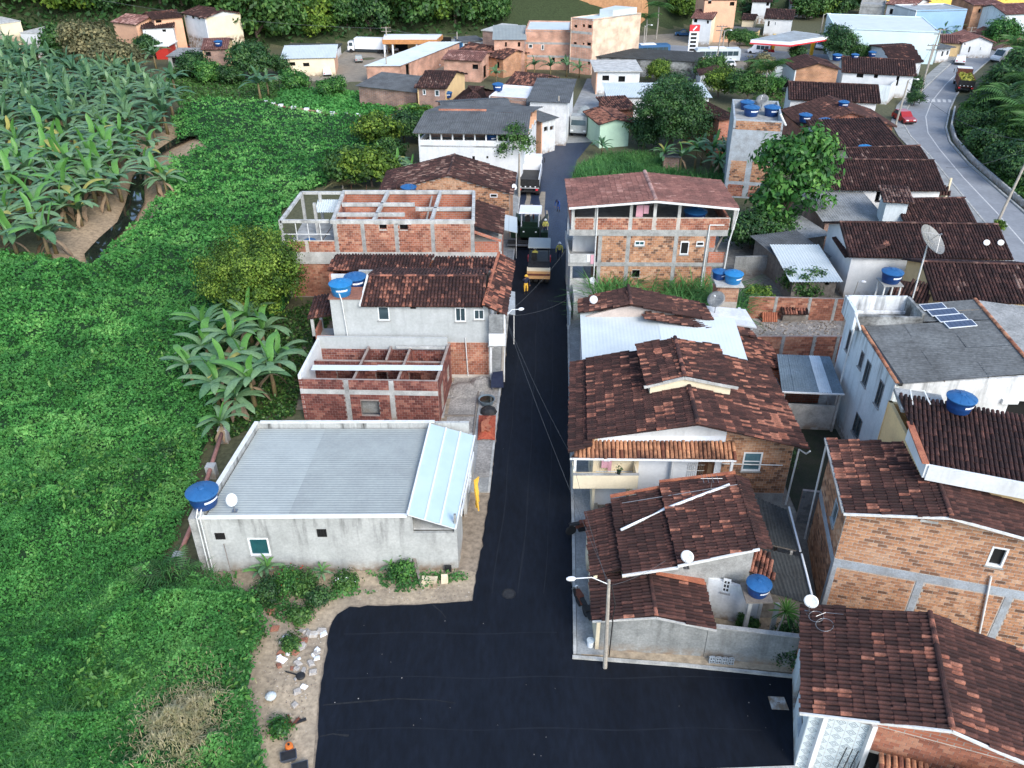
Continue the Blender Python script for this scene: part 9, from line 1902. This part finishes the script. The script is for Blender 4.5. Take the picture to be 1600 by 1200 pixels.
# ------------------------------------------------------------------ small things
def motorbike(label, loc, rz, rack=True):
 t = thing('motorbike', label, 'motorbike', loc, rz)
 for y in (-.62, .62):
  L0(MB().lathe([(.25, -.05), (.31, -.03), (.31, .03), (.25, .05)], 18, (0, y, .31), axis=(1, 0, 0)), 'wheel', 'rubber', t)
 L0(MB().hexa([(-.1, -.35, .45), (.1, -.35, .45), (.1, .35, .45), (-.1, .35, .45)], [(-.14, -.1, .85), (.14, -.1, .85), (.10, .42, .82), (-.10, .42, .82)]), 'fuel_tank', 'rust', t); L0(MB().hexa([(-.12, -.75, .72), (.12, -.75, .72), (.13, -.08, .70), (-.13, -.08, .70)], [(-.1, -.75, .80), (.1, -.75, .80), (.11, -.08, .78), (-.11, -.08, .78)]), 'saddle', 'black', t)
 L0(MB().tube([(0, .62, .31), (0, .42, .95)], .03, 6).tube([(-.36, .32, 1.02), (0, .42, .97), (.36, .32, 1.02)], .018, 6), 'fork', 'steel', t); L0(MB().box(-.15, -.2, .22, .15, .25, .5), 'engine', 'black', t); L0(MB().lathe([(.09, 0), (.1, .06), (.04, .12)], 10, (0, .5, .85), axis=(0, 1, 0)), 'headlight', 'label_white', t)
 if rack:
  b = MB()
  for s in (-.22, .22): b.tube([(s, -.7, .84), (s, -1.65, .80)], .022, 5)
  b.tube([(-.22, -1.65, .8), (.22, -1.65, .8)], .022, 5).tube([(-.22, -1.1, .82), (.22, -1.1, .82)], .022, 5).box(-.2, -1.62, .785, .2, -.72, .795); L0(b, 'carrier', 'black', t)
motorbike('parked motorbike with long dark carrier frame on the pavement by the lamp post', (*P(906, 950)[:2], .13), math.radians(18)); motorbike('parked motorbike under the edge of the stepped brown roof', (*P(908, 835)[:2], .13), math.radians(-75), False)
t = thing('paint_bucket', 'white plastic bucket with lid at the corner of the pavement', 'bucket', (*P(922, 1012)[:2], .13)); L0(MB().lathe([(.14, 0), (.17, .36), (.18, .38)], 18), 'pail', 'label_white', t); L0(MB().lathe([(.19, .38), (.19, .41), (.05, .42)], 18), 'lid', 'zinc_white', t)
t = thing('leaning_boat_plank', 'narrow pale blue board leaning on the grey front wall by the lamp post', 'board', (*P(932, 1010)[:2], .12)); L0(MB().prism([(-.09, 0, 0), (.09, 0, 0), (.17, .15, 2.2), (-.13, .15, 2.2)], (.0, .05, .01)), 'board', 'concrete_blue', t)
t = thing('manhole_cover', 'round dark manhole cover set in the fresh asphalt', 'manhole', (*P(795, 929)[:2], .05)); L0(MB().lathe([(.36, 0), (.36, .022), (.30, .022), (.29, .012), (.02, .014)], 24), 'frame', 'scuff', t); L0(MB().lathe([(.28, .0), (.28, .02), (.01, .021)], 24), 'cover', 'black', t)
t = thing('concrete_cover', 'square pale concrete lid set in the asphalt at the corner house', 'lid', (*P(1216, 1100)[:2], .05)); L0(MB().hexa([(-.38, -.32, 0), (.38, -.36, 0), (.34, .32, 0), (-.38, .36, 0)], [(-.37, -.31, .03), (.37, -.35, .03), (.33, .31, .03), (-.37, .35, .03)]), 'slab', 'concrete_light', t); L0(MB().tube([(-.05, 0, .03), (-.05, 0, .06), (.05, 0, .06), (.05, 0, .03)], .01, 5), 'lifting_ring', 'rust', t)
t = thing('tile_pile', 'stack of pale floor tiles leaning on the ground by the grey house', 'tiles', at(672, 912));
for k in range(6): L0(MB().hexa([(-.5+.02*k, -.3+.05*k, .05*k), (.35, -.35+.05*k, .05*k), (.4, .25, .05*k), (-.45, .3, .05*k)], [(-.5+.02*k, -.3+.05*k, .04+.05*k), (.35, -.35+.05*k, .04+.05*k), (.4, .25, .04+.05*k), (-.45, .3, .04+.05*k)]), 'tile', 'plaster_cream', t)
t = thing('tile_pile', 'single upright pale tile beside the stacked floor tiles', 'tiles', at(695, 912)); L0(MB().hexa([(-.18, -.05, 0), (.18, -.05, 0), (.18, .05, 0), (-.18, .05, 0)], [(-.18, .15, .5), (.16, .15, .5), (.16, .2, .5), (-.18, .2, .5)]), 'tile', 'plaster_cream', t)
t = thing('leaning_plank', 'grey weathered plank leaning on the wall near the stacked tiles', 'plank', at(655, 918)); L0(MB().bar((.15, 0, .05), (-.5, 1.7, 1.1), .16, .05), 'plank', 'wood_grey', t)
t = thing('bamboo_pole', 'thin cane leaning on the left end of the grey wall', 'pole', at(368, 920)); L0(MB().tube([(0, 0, 0), (-.55, 1.1, 2.1)], .025, 6), 'cane', 'wood_grey', t)
# sewer pipe run beside the grey house
t = thing('sewer_pipe', 'rusty pink sewer pipe on concrete supports beside the grey house', 'pipe', at(300, 830)); pts = [A3(*at(u, v, z)) for u, v, z in ((352, 690, .9), (333, 745, .75), (308, 822, .6), (282, 880, .5), (242, 955, .3))]
MB().tube(pts, .13, 10).build('pipe', 'pipe_pink', t, smooth=True)
for p in pts: MB().box(p[0]-.28, p[1]-.25, 0, p[0]+.28, p[1]+.25, p[2]+.16).build('support_block', 'concrete_light', t)
t = thing('field_pipe', 'long pink pipe on white blocks edging the far side of the vine field', 'pipe', at(500, 182)); pts = [A3(*at(u, v, .55)) for u, v in ((415, 166), (440, 172), (480, 178), (520, 184), (560, 187), (600, 191), (632, 196))]
MB().tube(pts, .16, 8).build('pipe', 'pipe_pink', t)
for i in range(13): f = i/12*6; k = min(5, int(f)); p = pts[k]+(pts[k+1]-pts[k])*(f-k); MB().box(p[0]-.35, p[1]-.3, 0, p[0]+.35, p[1]+.3, .85).build('support_block', 'label_white', t)
# rubble on the verge, each lump its own
r = random.Random(12)
for i in range(46):
 u, v = r.gauss(470, 22), r.gauss(1022, 34); q = P(u, v); s = r.uniform(.1, .26); m = r.choice(('concrete_light', 'label_white', 'rubble', 'rubble', 'brick_dull'))
 if not (q[0] < -9.2): q[0] = -9.3-r.random()
 t = thing('rubble_lump', 'broken lump of rubble in the heap on the dirt verge', 'rubble', (q[0], q[1], .02), r.random()*6, 'rubble lumps on the dirt verge'); L0(MB().hexa([(-s, -s*.7, 0), (s*.8, -s*.6, 0), (s, s*.6, 0), (-s*.7, s*.7, 0)], [(-s*.8, -s*.5, s*.5), (s*.6, -s*.5, s*.7), (s*.8, s*.4, s*.6), (-s*.5, s*.5, s*.4)]), 'lump', m, t)
b = MB()
for i in range(900):
 if i < 500: q = P(r.gauss(460, 30), r.gauss(1060, 70)); ok = q[0] < -8.9 and q[0] > -12
 elif i < 700: q = P(r.uniform(520, 740), r.uniform(915, 942)); ok = q[1] > 30.0
 else: q = P(r.uniform(330, 480), r.uniform(935, 985)); ok = True
 if not ok: continue
 s = r.uniform(.01, .04); b.add([(q[0]-s, q[1]-s, .02), (q[0]+s, q[1]-s*.7, .02), (q[0]+s*.6, q[1]+s, .02), (q[0]-s*.5, q[1]+s, .02), (q[0], q[1], .02+s)], [(0, 1, 4), (1, 2, 4), (2, 3, 4), (3, 0, 4)], .3+r.random()*.7)
mat('pebble', (0, 0, 0), None, rough=.9, ramp=[(0, (.08, .065, .05)), (.7, (.28, .23, .18)), (1, (.50, .46, .40))])
o = b.build('verge_pebbles', 'pebble'); o['kind'] = 'stuff'; o['label'] = 'small pebbles and crumbs on the dirt verge'; o['category'] = 'pebbles'
b = MB()
for i in range(600):
 q = P(r.uniform(1185, 1310), r.gauss(508, 14)); s = r.uniform(.03, .10)
 if q[1] < 57.6: continue
 b.add([(q[0]-s, q[1]-s, .05), (q[0]+s, q[1]-s*.7, .05), (q[0]+s*.6, q[1]+s, .05), (q[0]-s*.5, q[1]+s, .05), (q[0], q[1], .05+s)], [(0, 1, 4), (1, 2, 4), (2, 3, 4), (3, 0, 4)], r.random())
o = b.build('yard_rubble', 'pebble'); o['kind'] = 'stuff'; o['label'] = 'grey broken rubble strewn over the back yard'; o['category'] = 'rubble'
t = thing('tar_rake', 'black tarred tool with round head lying on the dirt verge', 'tool', at(470, 1058, .03)); L0(MB().tube([(-.75, .25, .05), (-.1, .03, .08)], .035, 6), 'handle', 'black', t); L0(MB().lathe([(.2, 0), (.22, .05), (.18, .12), (.02, .14)], 18), 'head', 'black', t)
t = thing('orange_drum', 'small orange plastic drum on the dirt verge', 'drum', at(453, 1172, .01)); L0(MB().lathe([(.15, 0), (.17, .05), (.17, .30), (.15, .36), (.05, .37)], 16), 'drum_body', 'orange_plastic', t); L0(MB().lathe([(.05, .37), (.05, .41)], 10), 'cap', 'black', t)
for lab, u, v in (('dark plastic builder tub beside the orange drum', 452, 1186), ('second dark builder tub partly out of frame', 470, 1204)):
 t = thing('builder_tub', lab, 'tub', at(u, v, .01), .3); L0(MB().hexa([(-.22, -.16, 0), (.22, -.16, 0), (.22, .16, 0), (-.22, .16, 0)], [(-.34, -.24, .26), (.34, -.24, .26), (.34, .24, .26), (-.34, .24, .26)]), 'tub_shell', 'tub_grey', t); L0(MB().box(-.3, -.2, .25, .3, .2, .268), 'tub_fill', 'black', t)
t = thing('plastic_bag', 'crumpled pale plastic bag at the edge of the grass', 'bag', at(424, 1092, .05)); L0(MB().lathe([(.03, 0), (.22, .06), (.26, .16), (.16, .26), (.05, .30)], 9), 'bag', 'zinc_white', t)
for i, (u, v, l, a) in enumerate(((470, 1128, .5, .4), (462, 1130, .5, 1.0), (452, 1125, .45, 2.0))):
 t = thing('tarred_offcut', 'short black tarred offcut on the dirt verge', 'offcut', at(u, v, .02), a, 'tarred offcuts'); L0(MB().bar((-l/2, 0, .04), (l/2, 0, .05), .12, .07), 'offcut', 'rust' if i else 'black', t)
# builders' plot beside the roofless house
t = thing('brick_dust_heap', 'heap of red roof tiles and soil on the pavement beside the building plot', 'heap', at(760, 672, .1)); V = [(0, 0, .35)]; mb = MB(); hm = []
for i in range(9):
 for j in range(7): x, y = -.55+1.15*i/8, -1.3+2.9*j/6; e = max(0, 1-(abs(x)/.6)**2)*max(0, 1-(abs(y)/1.5)**2); hm.append((x, y, .45*e*(.7+.6*fbm(i*.9, j*.9, 2))))
L0(mb.add(hm, [(i*7+j, (i+1)*7+j, (i+1)*7+j+1, i*7+j+1) for i in range(8) for j in range(6)]), 'heap_soil', 'rug', t)
for k in range(14): L0(MB().bar((r.uniform(-.3, .3), r.uniform(-.9, 1), .42), (r.uniform(-.3, .3), r.uniform(-.9, 1), .44), .16, .05), 'broken_tile', 'tile_orange2', t)
for lab, u, v, rx, ry, h, m in (('grey sand heap by the lower brick wall', 752, 602, .9, 1.0, .6, 'gravel'), ('second sand heap on the building plot', 725, 610, 1.2, 1.1, .35, 'gravel')):
 q = P(u, v); t = thing('sand_heap', lab, 'heap', (q[0], q[1], .03)); hm = []
 for i in range(11):
  for j in range(11): x, y = -1+i/5, -1+j/5; e = max(0, 1-x*x-y*y); hm.append((x*rx, y*ry, h*e*(.75+.5*fbm(i*.6, j*.6, 7))))
 L0(MB().add(hm, [(i*11+j, (i+1)*11+j, (i+1)*11+j+1, i*11+j+1) for i in range(10) for j in range(10)]), 'heap_sand', m, t)
t = thing('water_basin', 'round dark open water basin on the edge of the building plot', 'basin', (-1.75, 48.1, .1)); L0(MB().lathe([(.42, 0), (.55, .40), (.58, .42), (.54, .42), (.50, .34), (.01, .33)], 22), 'basin_shell', 'fibre_blue', t); L0(MB().lathe([(.49, .345), (.01, .35)], 22), 'water', 'water', t)
t = thing('tarp_heap', 'black tarpaulin heap beside the open basin', 'tarp', (-1.6, 47.1, .1)); L0(MB().lathe([(.6, 0), (.5, .2), (.3, .34), (.05, .38)], 9), 'tarp', 'black', t)
t = thing('covered_cart', 'dark blue covered cart under the white balcony', 'cart', (-1.05, 50.3, .1)); L0(MB().hexa([(-.45, -.6, .3), (.45, -.6, .3), (.45, .6, .3), (-.45, .6, .3)], [(-.4, -.5, 1.0), (.38, -.45, 1.1), (.4, .55, 1.0), (-.35, .5, .9)]), 'cover', 'navy_cloth', t); L0(MB().box(-.35, -.5, 0, -.25, -.4, .3).box(.25, .4, 0, .35, .5, .3), 'legs', 'steel', t)
t = thing('plot_edging', 'thin timber edging laid out on the building plot', 'timber', (-3.2, 46.5, .03)); MB().bar((-2.6, 42.2, .07), (-2.35, 50.8, .07), .1, .1).build('long_board', 'wood_grey', t); MB().bar((-4.6, 46.7, .07), (-2.55, 46.7, .07), .1, .1).build('cross_board', 'wood_grey', t)
for k, (x, y, m, lab) in enumerate(((-.35, 58.5, 'concrete_blue', 'pale blue grey awning above the pavement by the tiled roof strip'), (-.1, 75.0, 'zinc_white', 'pale sheet awning above the pavement by the tan gable house'), (5.35, 64.5, 'ceramic_wall', 'pale patterned tile wall along the pavement at the three storey house'))):
 t = thing('street_awning' if k < 2 else 'tiled_wall', lab, 'awning' if k < 2 else 'wall', (x, y, 0))
 if k < 2: L0(MB().hexa([(-.6, -2, 2.9), (.6, -2, 2.6), (.6, 2, 2.6), (-.6, 2, 2.9)], [(-.6, -2, 2.95), (.6, -2, 2.65), (.6, 2, 2.65), (-.6, 2, 2.95)]), 'awning_sheet', m, t); L0(MB().tube([(.5, -1.9, 0), (.5, -1.9, 2.6)], .04, 6).tube([(.5, 1.9, 0), (.5, 1.9, 2.6)], .04, 6), 'posts', 'pipe', t)
 else: L0(MB().box(-.75, -5, 0, -.63, -1.7, 1.5), 'wall_panel', m, t); L0(MB().box(-.78, -5.03, 1.5, -.6, -1.67, 1.56), 'coping', 'concrete_light', t)
